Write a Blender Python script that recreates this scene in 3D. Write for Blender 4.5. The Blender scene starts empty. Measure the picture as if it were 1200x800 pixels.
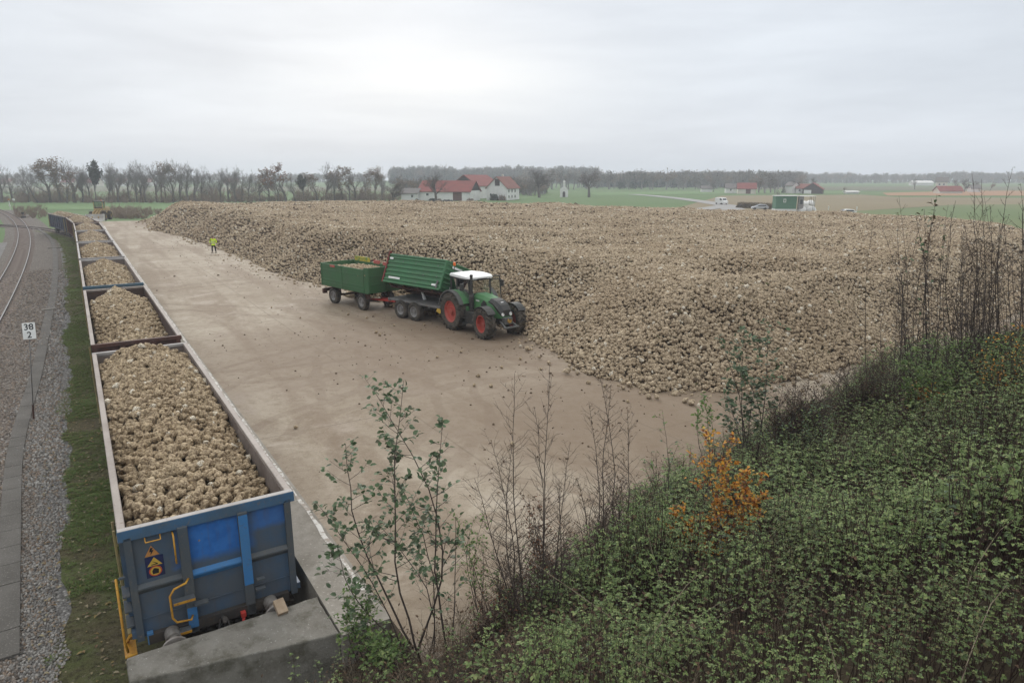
import bpy, math, random
import numpy as np
from mathutils import Vector, Matrix, Euler, noise as mnoise
R = math.radians
random.seed(7)
RNG = np.random.default_rng(7)
scene = bpy.context.scene
COL = scene.collection

# ------------------------------------------------------------------ layout helpers
CAM_H = 9.2
FPX = 800.0
PITCH = math.atan((400 - 206) / FPX)

def ray(x, y):
    cx = (x - 600) / FPX
    cy = (400 - y) / FPX
    return Vector((cx, math.cos(PITCH) + cy * math.sin(PITCH), -math.sin(PITCH) + cy * math.cos(PITCH)))

def at(x, y, z=0.0):
    d = ray(x, y)
    t = (z - CAM_H) / d.z
    return Vector((d.x * t, d.y * t, z))

def at_depth(x, y, Y):
    d = ray(x, y)
    t = Y / d.y
    return Vector((d.x * t, Y, CAM_H + d.z * t))

TH = R(32.35)
T2 = Vector((-math.sin(TH), math.cos(TH)))
R2 = Vector((math.cos(TH), math.sin(TH)))
C0 = Vector((-5.543, 11.458))

def sl(s, l, z=0.0):
    p = C0 + T2 * s + R2 * l
    return Vector((p.x, p.y, z))

def to_sl(X, Y):
    dx = X - C0.x
    dy = Y - C0.y
    return dx * T2.x + dy * T2.y, dx * R2.x + dy * R2.y

YARD_Z = 1.25

# ------------------------------------------------------------------ node / material helpers
class NT:
    def __init__(self, tree):
        self.t = tree
    def n(self, typ, inputs=None, **props):
        nd = self.t.nodes.new(typ)
        for k, v in props.items():
            setattr(nd, k, v)
        if inputs:
            for k, v in inputs.items():
                self.set(nd, k, v)
        return nd
    def set(self, nd, k, v):
        if k in nd.inputs if isinstance(k, str) else True:
            sock = nd.inputs[k]
            if hasattr(v, 'is_output') or isinstance(v, bpy.types.NodeSocket):
                self.t.links.new(v, sock)
            else:
                sock.default_value = v
    def math(self, op, a, b=0.0, clamp=False):
        nd = self.t.nodes.new('ShaderNodeMath')
        nd.operation = op
        nd.use_clamp = clamp
        self.set(nd, 0, a)
        self.set(nd, 1, b)
        return nd.outputs[0]
    def mix(self, f, a, b, blend='MIX'):
        nd = self.t.nodes.new('ShaderNodeMix')
        nd.data_type = 'RGBA'
        nd.blend_type = blend
        for i, v in ((0, f), (6, a), (7, b)):
            if isinstance(v, bpy.types.NodeSocket):
                self.t.links.new(v, nd.inputs[i])
            elif i == 0:
                nd.inputs[0].default_value = v
            else:
                nd.inputs[i].default_value = (v[0], v[1], v[2], 1)
        return nd.outputs[2]
    def noise(self, vec, scale, detail=4, rough=0.55, dist=0.0):
        nd = self.n('ShaderNodeTexNoise', {'Scale': scale, 'Detail': detail, 'Roughness': rough, 'Distortion': dist})
        if vec is not None:
            self.t.links.new(vec, nd.inputs['Vector'])
        return nd.outputs['Fac']
    def voro(self, vec, scale, out='Distance', feature='F1', rnd=1.0):
        nd = self.n('ShaderNodeTexVoronoi', {'Scale': scale, 'Randomness': rnd}, feature=feature)
        if vec is not None:
            self.t.links.new(vec, nd.inputs['Vector'])
        return nd.outputs[out]
    def ramp(self, f, lo, hi):
        nd = self.n('ShaderNodeMapRange', {'From Min': lo, 'From Max': hi}, clamp=True)
        self.t.links.new(f, nd.inputs['Value'])
        return nd.outputs['Result']
    def mapping(self, vec, scale=(1, 1, 1), rot=(0, 0, 0), loc=(0, 0, 0)):
        nd = self.n('ShaderNodeMapping', {'Scale': scale, 'Rotation': rot, 'Location': loc})
        self.t.links.new(vec, nd.inputs['Vector'])
        return nd.outputs[0]

def new_mat(name, rough=0.8, spec=0.3, metallic=0.0):
    m = bpy.data.materials.new(name)
    m.use_nodes = True
    m.node_tree.nodes.clear()
    g = NT(m.node_tree)
    out = g.n('ShaderNodeOutputMaterial')
    b = g.n('ShaderNodeBsdfPrincipled', {'Roughness': rough, 'Metallic': metallic})
    b.inputs['Specular IOR Level'].default_value = spec
    m.node_tree.links.new(b.outputs[0], out.inputs[0])
    return m, g, b

def bump(g, b, height, strength=0.5, dist=0.05):
    nd = g.n('ShaderNodeBump', {'Strength': strength, 'Distance': dist})
    g.t.links.new(height, nd.inputs['Height'])
    g.t.links.new(nd.outputs[0], b.inputs['Normal'])

def objco(g):
    return g.n('ShaderNodeTexCoord').outputs['Object']

def geoco(g):
    return g.n('ShaderNodeNewGeometry').outputs['Position']

def simple(name, c1, c2=None, scale=3.0, rough=0.7, spec=0.3, metallic=0.0, bstr=0.0, detail=5, lo=0.35, hi=0.65, world=False, c3=None, scale3=25.0):
    """paint, rust, plaster...: two base colours mixed by noise, a third as fine specks"""
    m, g, b = new_mat(name, rough, spec, metallic)
    co = geoco(g) if world else objco(g)
    if c2 is None:
        c2 = tuple(v * 0.8 for v in c1)
    f = g.ramp(g.noise(co, scale, detail), lo, hi)
    c = g.mix(f, c1, c2)
    if c3 is not None:
        c = g.mix(g.ramp(g.noise(co, scale3, 5, 0.7), 0.56, 0.68), c, c3)
    g.t.links.new(c, b.inputs['Base Color'])
    if bstr:
        bump(g, b, g.noise(co, scale * 6, 6, 0.7), bstr, 0.02)
    return m

M = {}

def leaf_mat(name, cols, rough=0.6, trans=0.25):
    m, g, b = new_mat(name, rough, 0.25)
    rnd = g.n('ShaderNodeObjectInfo').outputs['Random']
    isl = g.n('ShaderNodeNewGeometry').outputs['Random Per Island']
    v = g.math('FRACT', g.math('ADD', g.math('MULTIPLY', rnd, 3.7), isl))
    cr = g.n('ShaderNodeValToRGB')
    g.t.links.new(v, cr.inputs[0])
    el = cr.color_ramp.elements
    while len(el) < len(cols):
        el.new(0.5)
    for i, c in enumerate(cols):
        el[i].position = i / max(1, len(cols) - 1)
        el[i].color = (*c, 1)
    c = cr.outputs[0]
    nz = g.noise(geoco(g), 9.0, 3)
    c = g.mix(g.ramp(nz, 0.3, 0.8), c, g.mix(1.0, c, (0.75, 0.8, 0.65), 'MULTIPLY'))
    g.t.links.new(c, b.inputs['Base Color'])
    t = g.n('ShaderNodeBsdfTranslucent')
    g.t.links.new(c, t.inputs['Color'])
    mx = g.n('ShaderNodeMixShader', {'Fac': trans})
    out = [n for n in g.t.nodes if n.type == 'OUTPUT_MATERIAL'][0]
    g.t.links.new(b.outputs[0], mx.inputs[1])
    g.t.links.new(t.outputs[0], mx.inputs[2])
    g.t.links.new(mx.outputs[0], out.inputs[0])
    return m

def beet_mat(name, light, dark, scale=9.0):
    m, g, b = new_mat(name, 0.85, 0.15)
    oi = g.n('ShaderNodeObjectInfo')
    rnd = oi.outputs['Random']
    co = objco(g)
    off = g.n('ShaderNodeVectorMath', operation='ADD')
    g.t.links.new(co, off.inputs[0])
    sc = g.n('ShaderNodeCombineXYZ')
    g.t.links.new(g.math('MULTIPLY', rnd, 37.0), sc.inputs[0])
    g.t.links.new(sc.outputs[0], off.inputs[1])
    f = g.ramp(g.noise(off.outputs[0], scale, 3, 0.6), 0.40, 0.60)
    f = g.math('ADD', g.math('MULTIPLY', f, 0.85), g.math('MULTIPLY', g.ramp(rnd, 0.0, 1.0), 0.22), clamp=True)
    c = g.mix(f, light, dark)
    # patches of cleaner, drier or earthier beets across the load
    big = g.ramp(g.noise(oi.outputs['Location'], 0.16, 4, 0.6), 0.36, 0.66)
    c = g.mix(g.math('MULTIPLY', big, 0.5), c, g.mix(1.0, c, (0.66, 0.60, 0.54), 'MULTIPLY'))
    # a few cut crowns are nearly white
    w = g.math('GREATER_THAN', g.math('FRACT', g.math('MULTIPLY', rnd, 91.7)), 0.965)
    c = g.mix(g.math('MULTIPLY', w, g.ramp(g.noise(off.outputs[0], 4.0, 2), 0.45, 0.55)), c, (0.7, 0.66, 0.56))
    g.t.links.new(c, b.inputs['Base Color'])
    bump(g, b, g.noise(off.outputs[0], 7.0, 3, 0.6), 0.3, 0.02)
    return m

# ------------------------------------------------------------------ mesh builder
class MB:
    def __init__(self):
        self.v = []
        self.f = []
        self.m = []
    def add(self, verts, faces, mi=0):
        o = len(self.v)
        self.v.extend([tuple(p) for p in verts])
        for f in faces:
            self.f.append(tuple(i + o for i in f))
            self.m.append(mi)
    def box(self, c, s, mi=0, rot=None, taper=None):
        c = Vector(c)
        hx, hy, hz = s[0] / 2, s[1] / 2, s[2] / 2
        vs = []
        for z in (-hz, hz):
            k = taper if (taper and z > 0) else 1.0
            for x, y in ((-hx, -hy), (hx, -hy), (hx, hy), (-hx, hy)):
                p = Vector((x * k, y * k, z))
                if rot is not None:
                    p = rot @ p
                vs.append(c + p)
        self.add(vs, [(3, 2, 1, 0), (4, 5, 6, 7), (0, 1, 5, 4), (1, 2, 6, 5), (2, 3, 7, 6), (3, 0, 4, 7)], mi)
    def bar(self, a, b, w, h, mi=0):
        a = Vector(a); b = Vector(b)
        d = b - a
        q = d.to_track_quat('X', 'Z').to_matrix()
        self.box((a + b) / 2, (d.length, w, h), mi, q)
    def tube(self, pts, radii, sides=6, mi=0, cap=True):
        pts = [Vector(p) for p in pts]
        if not hasattr(radii, '__len__'):
            radii = [radii] * len(pts)
        o = len(self.v)
        up = None
        for i, p in enumerate(pts):
            if i == 0:
                d = pts[1] - pts[0]
            elif i == len(pts) - 1:
                d = pts[-1] - pts[-2]
            else:
                d = pts[i + 1] - pts[i - 1]
            if d.length < 1e-9:
                d = Vector((0, 0, 1))
            d.normalize()
            if up is None:
                ref = Vector((0, 0, 1)) if abs(d.z) < 0.9 else Vector((1, 0, 0))
                up = (ref - d * ref.dot(d)).normalized()
            else:
                up = up - d * up.dot(d)
                if up.length < 1e-6:
                    ref = Vector((0, 0, 1)) if abs(d.z) < 0.9 else Vector((1, 0, 0))
                    up = ref - d * ref.dot(d)
                up.normalize()
            sd = d.cross(up)
            for k in range(sides):
                a = 2 * math.pi * k / sides
                self.v.append(tuple(p + (up * math.cos(a) + sd * math.sin(a)) * radii[i]))
        for i in range(len(pts) - 1):
            for k in range(sides):
                a = o + i * sides + k
                b = o + i * sides + (k + 1) % sides
                self.f.append((a, b, b + sides, a + sides))
                self.m.append(mi)
        if cap and sides > 2:
            self.f.append(tuple(o + k for k in reversed(range(sides)))); self.m.append(mi)
            e = o + (len(pts) - 1) * sides
            self.f.append(tuple(e + k for k in range(sides))); self.m.append(mi)
    def lathe(self, prof, axis='y', center=(0, 0, 0), n=28, mi=0):
        """prof: list of (along axis, radius)"""
        o = len(self.v)
        c = Vector(center)
        for a, r in prof:
            for k in range(n):
                t = 2 * math.pi * k / n
                if axis == 'y':
                    p = Vector((r * math.cos(t), a, r * math.sin(t)))
                elif axis == 'x':
                    p = Vector((a, r * math.cos(t), r * math.sin(t)))
                else:
                    p = Vector((r * math.cos(t), r * math.sin(t), a))
                self.v.append(tuple(c + p))
        for i in range(len(prof) - 1):
            for k in range(n):
                a = o + i * n + k
                b = o + i * n + (k + 1) % n
                self.f.append((a, b, b + n, a + n)); self.m.append(mi)
    def prism(self, poly, z0, z1, mi=0, flip=False):
        """poly: list of (x, y); extruded along z"""
        n = len(poly)
        vs = [(x, y, z0) for x, y in poly] + [(x, y, z1) for x, y in poly]
        fs = [tuple(reversed(range(n))), tuple(range(n, 2 * n))]
        for i in range(n):
            j = (i + 1) % n
            fs.append((i, j, j + n, i + n))
        self.add(vs, fs, mi)
    def prism_y(self, poly, y0, y1, mi=0):
        """poly: list of (x, z); extruded along y"""
        n = len(poly)
        vs = [(x, y0, z) for x, z in poly] + [(x, y1, z) for x, z in poly]
        fs = [tuple(range(n)), tuple(reversed(range(n, 2 * n)))]
        for i in range(n):
            j = (i + 1) % n
            fs.append((j, i, i + n, j + n))
        self.add(vs, fs, mi)
    def prism_x(self, poly, x0, x1, mi=0):
        """poly: list of (y, z); extruded along x"""
        n = len(poly)
        vs = [(x0, y, z) for y, z in poly] + [(x1, y, z) for y, z in poly]
        fs = [tuple(reversed(range(n))), tuple(range(n, 2 * n))]
        for i in range(n):
            j = (i + 1) % n
            fs.append((i, j, j + n, i + n))
        self.add(vs, fs, mi)
    def leaf(self, p, d, up, L, W, mi=0, fold=0.25, droop=0.15):
        p = Vector(p)
        d = Vector(d).normalized()
        s = d.cross(Vector(up))
        if s.length < 1e-5:
            s = d.cross(Vector((1, 0.3, 0)))
        s.normalize()
        n = s.cross(d)
        m1 = p + d * L * 0.33 - n * L * 0.02
        m2 = p + d * L * 0.72 - n * droop * L * 0.4
        tip = p + d * L - n * droop * L
        a1 = m1 + s * W * 0.46 + n * fold * W
        b1 = m1 - s * W * 0.46 + n * fold * W
        a2 = m2 + s * W * 0.40 + n * fold * W * 0.7
        b2 = m2 - s * W * 0.40 + n * fold * W * 0.7
        self.add([p, m1, m2, tip, a1, a2, b1, b2], [(0, 1, 4), (1, 2, 5, 4), (2, 3, 5), (0, 6, 1), (1, 6, 7, 2), (2, 7, 3)], mi)
    def build(self, name, mats, parent=None, smooth=False, loc=None):
        me = bpy.data.meshes.new(name)
        me.from_pydata(self.v, [], self.f)
        if not isinstance(mats, (list, tuple)):
            mats = [mats]
        for mt in mats:
            me.materials.append(mt)
        if len(mats) > 1:
            me.polygons.foreach_set('material_index', self.m)
        if smooth:
            me.polygons.foreach_set('use_smooth', [True] * len(me.polygons))
        me.update()
        return link(name, me, parent, loc)

def link(name, me, parent=None, loc=None):
    o = bpy.data.objects.new(name, me)
    COL.objects.link(o)
    if parent is not None:
        o.parent = parent
    if loc is not None:
        o.location = loc
    return o

def tag(o, label=None, cat=None, group=None, kind=None):
    if label: o['label'] = label
    if cat: o['category'] = cat
    if group: o['group'] = group
    if kind: o['kind'] = kind
    return o

def thing(name, loc, rz=0.0, label=None, cat=None, group=None):
    o = bpy.data.objects.new(name, None)
    o.empty_display_size = 0.2
    COL.objects.link(o)
    o.location = loc
    o.rotation_euler = (0, 0, rz)
    return tag(o, label, cat, group)

def copy_tree(o, parent=None):
    c = o.copy()
    COL.objects.link(c)
    c.parent = parent
    for ch in list(o.children):
        copy_tree(ch, c)
    return c

def bevel(o, w=0.02, seg=2):
    md = o.modifiers.new('bevel', 'BEVEL')
    md.width = w
    md.segments = seg
    md.limit_method = 'ANGLE'
    md.angle_limit = R(40)
    return o

# value noise on numpy arrays
def vnoise(X, Y, scale, seed=0):
    X = np.asarray(X, float) * scale
    Y = np.asarray(Y, float) * scale
    xi = np.floor(X).astype(np.int64); yi = np.floor(Y).astype(np.int64)
    fx = X - xi; fy = Y - yi
    fx = fx * fx * (3 - 2 * fx); fy = fy * fy * (3 - 2 * fy)
    def h(a, b):
        n = (a * 374761393 + b * 668265263 + seed * 974711) & 0xffffffff
        n = ((n ^ (n >> 13)) * 1274126177) & 0xffffffff
        n = n ^ (n >> 16)
        return (n & 0xffff) / 65535.0
    return (h(xi, yi) * (1 - fx) + h(xi + 1, yi) * fx) * (1 - fy) + (h(xi, yi + 1) * (1 - fx) + h(xi + 1, yi + 1) * fx) * fy

def fbm(X, Y, scale, oct=4, seed=0):
    a = 0.5; s = 0.0; t = 0.0
    for i in range(oct):
        s = s + a * vnoise(X, Y, scale * 2 ** i, seed + i * 13)
        t += a
        a *= 0.5
    return s / t

# ------------------------------------------------------------------ scatter (geometry nodes on a mesh that holds surface + points)
def scatter_tree(name, collection):
    ng = bpy.data.node_groups.new(name, 'GeometryNodeTree')
    ng.interface.new_socket('Geometry', in_out='INPUT', socket_type='NodeSocketGeometry')
    ng.interface.new_socket('Geometry', in_out='OUTPUT', socket_type='NodeSocketGeometry')
    N = ng.nodes; Lk = ng.links.new
    gi = N.new('NodeGroupInput'); go = N.new('NodeGroupOutput')
    def attr(nm, typ):
        a = N.new('GeometryNodeInputNamedAttribute')
        a.data_type = typ
        a.inputs['Name'].default_value = nm
        return a.outputs[0]
    sep = N.new('GeometryNodeSeparateGeometry'); sep.domain = 'POINT'
    cmp_ = N.new('FunctionNodeCompare'); cmp_.data_type = 'FLOAT'; cmp_.operation = 'GREATER_THAN'
    Lk(attr('pt', 'FLOAT'), cmp_.inputs[0]); cmp_.inputs[1].default_value = 0.5
    Lk(gi.outputs[0], sep.inputs[0]); Lk(cmp_.outputs[0], sep.inputs[1])
    mp = N.new('GeometryNodeMeshToPoints')
    Lk(sep.outputs[0], mp.inputs[0])
    ci = N.new('GeometryNodeCollectionInfo')
    ci.inputs[0].default_value = collection
    ci.inputs[1].default_value = True
    ci.inputs[2].default_value = True
    ip = N.new('GeometryNodeInstanceOnPoints')
    Lk(mp.outputs[0], ip.inputs['Points'])
    Lk(ci.outputs[0], ip.inputs['Instance'])
    ip.inputs['Pick Instance'].default_value = True
    Lk(attr('idx', 'INT'), ip.inputs['Instance Index'])
    e2r = N.new('FunctionNodeEulerToRotation')
    Lk(attr('rot', 'FLOAT_VECTOR'), e2r.inputs[0])
    Lk(e2r.outputs[0], ip.inputs['Rotation'])
    Lk(attr('scl', 'FLOAT_VECTOR'), ip.inputs['Scale'])
    jn = N.new('GeometryNodeJoinGeometry')
    Lk(sep.outputs[1], jn.inputs[0]); Lk(ip.outputs[0], jn.inputs[0])
    Lk(jn.outputs[0], go.inputs[0])
    return ng

def scatter(name, ng, pts, rots, scl, idx, mat, surf=None, parent=None, smooth=True):
    """one object: surface (verts, faces) + instances at pts"""
    sv, sf = surf if surf else ([], [])
    pts = np.asarray(pts, float).reshape(-1, 3)
    n0 = len(sv)
    me = bpy.data.meshes.new(name)
    allv = np.concatenate([np.asarray(sv, float).reshape(-1, 3), pts]) if n0 else pts
    me.from_pydata(allv.tolist(), [], sf)
    def at_(nm, typ, arr, key):
        a = me.attributes.new(nm, typ, 'POINT')
        a.data.foreach_set(key, arr)
    n = len(allv)
    a = np.zeros(n, np.float32); a[n0:] = 1
    at_('pt', 'FLOAT', a, 'value')
    r = np.zeros((n, 3), np.float32); r[n0:] = rots
    at_('rot', 'FLOAT_VECTOR', r.ravel(), 'vector')
    s = np.ones((n, 3), np.float32)
    scl = np.asarray(scl, np.float32)
    s[n0:] = scl if scl.ndim == 2 else scl[:, None]
    at_('scl', 'FLOAT_VECTOR', s.ravel(), 'vector')
    ii = np.zeros(n, np.int32); ii[n0:] = idx
    at_('idx', 'INT', ii, 'value')
    me.materials.append(mat)
    if smooth and len(sf):
        me.polygons.foreach_set('use_smooth', [True] * len(me.polygons))
    me.update()
    o = link(name, me, parent)
    md = o.modifiers.new('scatter', 'NODES')
    md.node_group = ng
    return o

def source_collection(name, meshes):
    c = bpy.data.collections.new(name)          # not linked to the scene: only a store of shapes
    for i, me in enumerate(meshes):
        o = bpy.data.objects.new('%s_%02d' % (name, i), me)
        c.objects.link(o)
    return c

def mesh_of(mb, name, mats, smooth=True):
    me = bpy.data.meshes.new(name)
    me.from_pydata(mb.v, [], mb.f)
    for m in (mats if isinstance(mats, (list, tuple)) else [mats]):
        me.materials.append(m)
    if isinstance(mats, (list, tuple)) and len(mats) > 1:
        me.polygons.foreach_set('material_index', mb.m)
    if smooth:
        me.polygons.foreach_set('use_smooth', [True] * len(me.polygons))
    me.update()
    return me

# ================================================================== camera, sky, sun, haze
cam = bpy.data.cameras.new('camera')
cam.sensor_width = 36.0
cam.lens = 24.0
cam.clip_start = 0.05
cam.clip_end = 12000
camo = bpy.data.objects.new('camera', cam)
COL.objects.link(camo)
camo.location = (0, 0, CAM_H)
camo.rotation_euler = (R(90) - PITCH, 0, 0)
scene.camera = camo

SUN_EL, SUN_AZ = R(28), R(-14)      # azimuth measured from +Y (view direction) towards +X
world = bpy.data.worlds.new('World')
scene.world = world
world.use_nodes = True
wt = world.node_tree
wt.nodes.clear()
g = NT(wt)
wout = g.n('ShaderNodeOutputWorld')
bg = g.n('ShaderNodeBackground', {'Strength': 0.1})
sky = g.n('ShaderNodeTexSky')
sky.sky_type = 'NISHITA'
sky.sun_disc = False
sky.sun_elevation = SUN_EL
sky.sun_rotation = SUN_AZ
sky.air_density = 1.0
sky.dust_density = 3.0
co = g.n('ShaderNodeTexCoord').outputs['Generated']
sep = g.n('ShaderNodeSeparateXYZ'); wt.links.new(co, sep.inputs[0])
z = sep.outputs[2]
# stratus: stretched bands of lighter and darker cloud, a thin bright break low in front
band = g.noise(g.mapping(co, (1.6, 1.6, 9.0)), 1.3, 5, 0.5, 0.3)
fine = g.noise(g.mapping(co, (2.0, 2.0, 14.0)), 3.0, 5, 0.55, 0.2)
bandv = g.ramp(g.math('ADD', g.math('MULTIPLY', band, 0.75), g.math('MULTIPLY', fine, 0.25)), 0.35, 0.65)
up = g.ramp(z, 0.0, 0.16)
lowc = g.mix(up, (7.85, 8.4, 9.2), (8.0, 8.55, 9.25))
cloud = g.mix(g.math('MULTIPLY', bandv, 0.9), g.mix(1.0, lowc, (0.86, 0.865, 0.875), 'MULTIPLY'), g.mix(1.0, lowc, (1.07, 1.07, 1.065), 'MULTIPLY'))
brk = g.n('ShaderNodeVectorMath', operation='DISTANCE')
wt.links.new(g.mapping(co, (1.0, 1.0, 3.2)), brk.inputs[0])
brk.inputs[1].default_value = (-0.075, 0.985, 0.128 * 3.2)
glow = g.math('POWER', g.ramp(brk.outputs['Value'], 0.38, 0.0), 2.0)
glow = g.math('MULTIPLY', glow, g.ramp(band, 0.2, 0.6))
cloud = g.mix(g.math('MULTIPLY', glow, 0.8), cloud, (10.3, 10.45, 10.45))
cloud = g.mix(g.ramp(z, 0.26, 0.9), cloud, (15.5, 15.6, 15.4))
colr = g.mix(0.94, sky.outputs[0], cloud)
wt.links.new(colr, bg.inputs['Color'])
wt.links.new(bg.outputs[0], wout.inputs[0])

sun = bpy.data.lights.new('sun', 'SUN')
sun.energy = 1.5
sun.angle = R(20)
sun.color = (1.0, 0.965, 0.92)
suno = bpy.data.objects.new('sun', sun)
COL.objects.link(suno)
sd = Vector((math.sin(SUN_AZ) * math.cos(SUN_EL), math.cos(SUN_AZ) * math.cos(SUN_EL), math.sin(SUN_EL)))
suno.rotation_euler = sd.to_track_quat('Z', 'Y').to_euler()
suno.location = (0, 30, 60)

hz = bpy.data.materials.new('haze_air')
hz.use_nodes = True
hz.node_tree.nodes.clear()
g = NT(hz.node_tree)
o_ = g.n('ShaderNodeOutputMaterial')
vp = g.n('ShaderNodeVolumePrincipled', {'Density': 0.00058, 'Color': (0.88, 0.91, 1.0, 1), 'Anisotropy': 0.0})
hz.node_tree.links.new(vp.outputs[0], o_.inputs['Volume'])
mb = MB()
mb.box((0, 640, 16), (2300, 1400, 34.2))
hazeo = mb.build('haze', hz)
tag(hazeo, kind='stuff')

scene.view_settings.view_transform = 'Standard'
scene.view_settings.look = 'None'
scene.view_settings.exposure = 0.0
scene.view_settings.gamma = 1.0
scene.view_settings.use_curve_mapping = False
cy = scene.cycles
cy.use_denoising = True
try:
    cy.denoiser = 'OPENIMAGEDENOISE'
    cy.denoising_input_passes = 'RGB_ALBEDO_NORMAL'
    cy.denoising_prefilter = 'ACCURATE'
except Exception:
    pass
cy.max_bounces = 6
cy.diffuse_bounces = 3
cy.glossy_bounces = 2
cy.transmission_bounces = 4
cy.transparent_max_bounces = 6
cy.volume_bounces = 4
cy.caustics_reflective = False
cy.caustics_refractive = False

# ================================================================== shared materials
M['blue_clean'] = None
M['dark_steel'] = simple('dark_steel', (0.035, 0.035, 0.038), (0.06, 0.05, 0.042), 4, 0.6, 0.35, c3=(0.09, 0.06, 0.04))
M['black_rubber'] = simple('tyre_rubber', (0.035, 0.033, 0.03), (0.10, 0.085, 0.068), 3, 0.85, 0.2, c3=(0.13, 0.11, 0.085), scale3=9)
M['yellow_paint'] = simple('yellow_paint', (0.55, 0.29, 0.03), (0.42, 0.20, 0.03), 6, 0.5, 0.4, c3=(0.16, 0.08, 0.03))
M['white_paint'] = simple('white_paint', (0.72, 0.72, 0.70), (0.62, 0.62, 0.60), 3, 0.5, 0.4)
M['red_paint'] = simple('red_paint', (0.50, 0.045, 0.035), (0.38, 0.05, 0.04), 3, 0.5, 0.4, c3=(0.24, 0.10, 0.07), scale3=12)
M['dull_red'] = simple('dull_red', (0.20, 0.035, 0.03), (0.12, 0.035, 0.028), 3, 0.6, 0.3)
M['rust'] = simple('rust', (0.085, 0.038, 0.026), (0.045, 0.026, 0.022), 5, 0.8, 0.2, c3=(0.15, 0.09, 0.06))
M['concrete'] = simple('old_concrete', (0.23, 0.215, 0.19), (0.155, 0.145, 0.125), 1.6, 0.9, 0.2, bstr=0.5, c3=(0.36, 0.34, 0.31), scale3=30)
M['wood'] = simple('wood', (0.36, 0.28, 0.20), (0.26, 0.19, 0.13), 6, 0.8, 0.2)

def glass_mat():
    m, g, b = new_mat('cab_glass', 0.06, 0.5)
    b.inputs['Base Color'].default_value = (0.55, 0.66, 0.64, 1)
    b.inputs['Transmission Weight'].default_value = 0.0
    tr = g.n('ShaderNodeBsdfTransparent', {'Color': (0.62, 0.70, 0.68, 1)})
    gl = g.n('ShaderNodeBsdfGlossy', {'Roughness': 0.03, 'Color': (1, 1, 1, 1)})
    fr = g.n('ShaderNodeFresnel', {'IOR': 1.5})
    mx = g.n('ShaderNodeMixShader')
    out = [n for n in g.t.nodes if n.type == 'OUTPUT_MATERIAL'][0]
    g.t.links.new(g.math('ADD', fr.outputs[0], 0.30), mx.inputs[0])
    g.t.links.new(tr.outputs[0], mx.inputs[1])
    g.t.links.new(gl.outputs[0], mx.inputs[2])
    g.t.links.new(mx.outputs[0], out.inputs[0])
    return m
M['glass'] = glass_mat()
M['dark_glass'] = simple('dark_glass', (0.03, 0.035, 0.04), (0.04, 0.045, 0.05), 2, 0.1, 0.5)

# ================================================================== ground
def field_mat(name, a, b_, c3, s1=0.02, s2=1.3):
    m, g, b = new_mat(name, 0.95, 0.1)
    co = geoco(g)
    f1 = g.ramp(g.noise(co, s1, 4), 0.35, 0.65)
    f2 = g.ramp(g.noise(co, s2, 6, 0.7), 0.35, 0.7)
    c = g.mix(g.math('MULTIPLY', f1, 0.8), a, b_)
    c = g.mix(g.math('MULTIPLY', f2, 0.5), c, c3)
    g.t.links.new(c, b.inputs['Base Color'])
    bump(g, b, g.noise(co, 3.0, 6, 0.75), 0.6, 0.15)
    return m
M['meadow'] = field_mat('meadow', (0.085, 0.155, 0.055), (0.11, 0.165, 0.07), (0.125, 0.14, 0.075))
M['pasture'] = field_mat('pasture', (0.115, 0.20, 0.08), (0.11, 0.175, 0.075), (0.16, 0.20, 0.095))
M['ploughed'] = field_mat('ploughed', (0.21, 0.165, 0.11), (0.24, 0.20, 0.13), (0.16, 0.15, 0.08))
M['stubble'] = field_mat('stubble', (0.34, 0.18, 0.105), (0.30, 0.19, 0.12), (0.24, 0.18, 0.10))
M['greenfield'] = field_mat('greenfield', (0.11, 0.16, 0.065), (0.15, 0.17, 0.08), (0.17, 0.17, 0.10))

me = MB()
NG = 24
for i in range(NG + 1):
    for j in range(NG + 1):
        me.v.append((-1130 + 2260 * i / NG, -40 + 1360 * j / NG, -0.06))
for i in range(NG):
    for j in range(NG):
        a = i * (NG + 1) + j
        me.f.append((a, a + NG + 1, a + NG + 2, a + 1)); me.m.append(0)
tag(me.build('ground', M['meadow']), kind='structure')

def patch(name, pix, mat, z):
    mb = MB()
    pts = [at(x, y, 0.0) for x, y in pix]
    mb.add([(p.x, p.y, z) for p in pts], [tuple(range(len(pts)))])
    # make it face up
    o = mb.build(name, mat)
    if o.data.polygons[0].normal.z < 0:
        o.data.flip_normals()
    return tag(o, kind='structure')
patch('ploughed_field', [(775, 249), (845, 229.5), (1010, 228.2), (1050, 231), (1400, 233), (1400, 238), (1120, 240), (960, 250), (930, 262)], M['ploughed'], 0.0)
patch('stubble_field', [(1040, 229.3), (1034, 226), (1150, 223.5), (1420, 224), (1420, 229.5)], M['stubble'], 0.03)
patch('green_field', [(1130, 240), (960, 250), (940, 262), (1400, 275), (1400, 238)], M['greenfield'], 0.03)
patch('pasture_strip', [(-200, 237), (-200, 246), (0, 246), (200, 246), (420, 243), (470, 240.2), (480, 238), (430, 236.5), (200, 236.8)], M['pasture'], 0.03)
patch('pasture_far', [(700, 229), (860, 227), (1000, 227), (1010, 224.5), (860, 223.5), (690, 226)], M['pasture'], 0.03)

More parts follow.
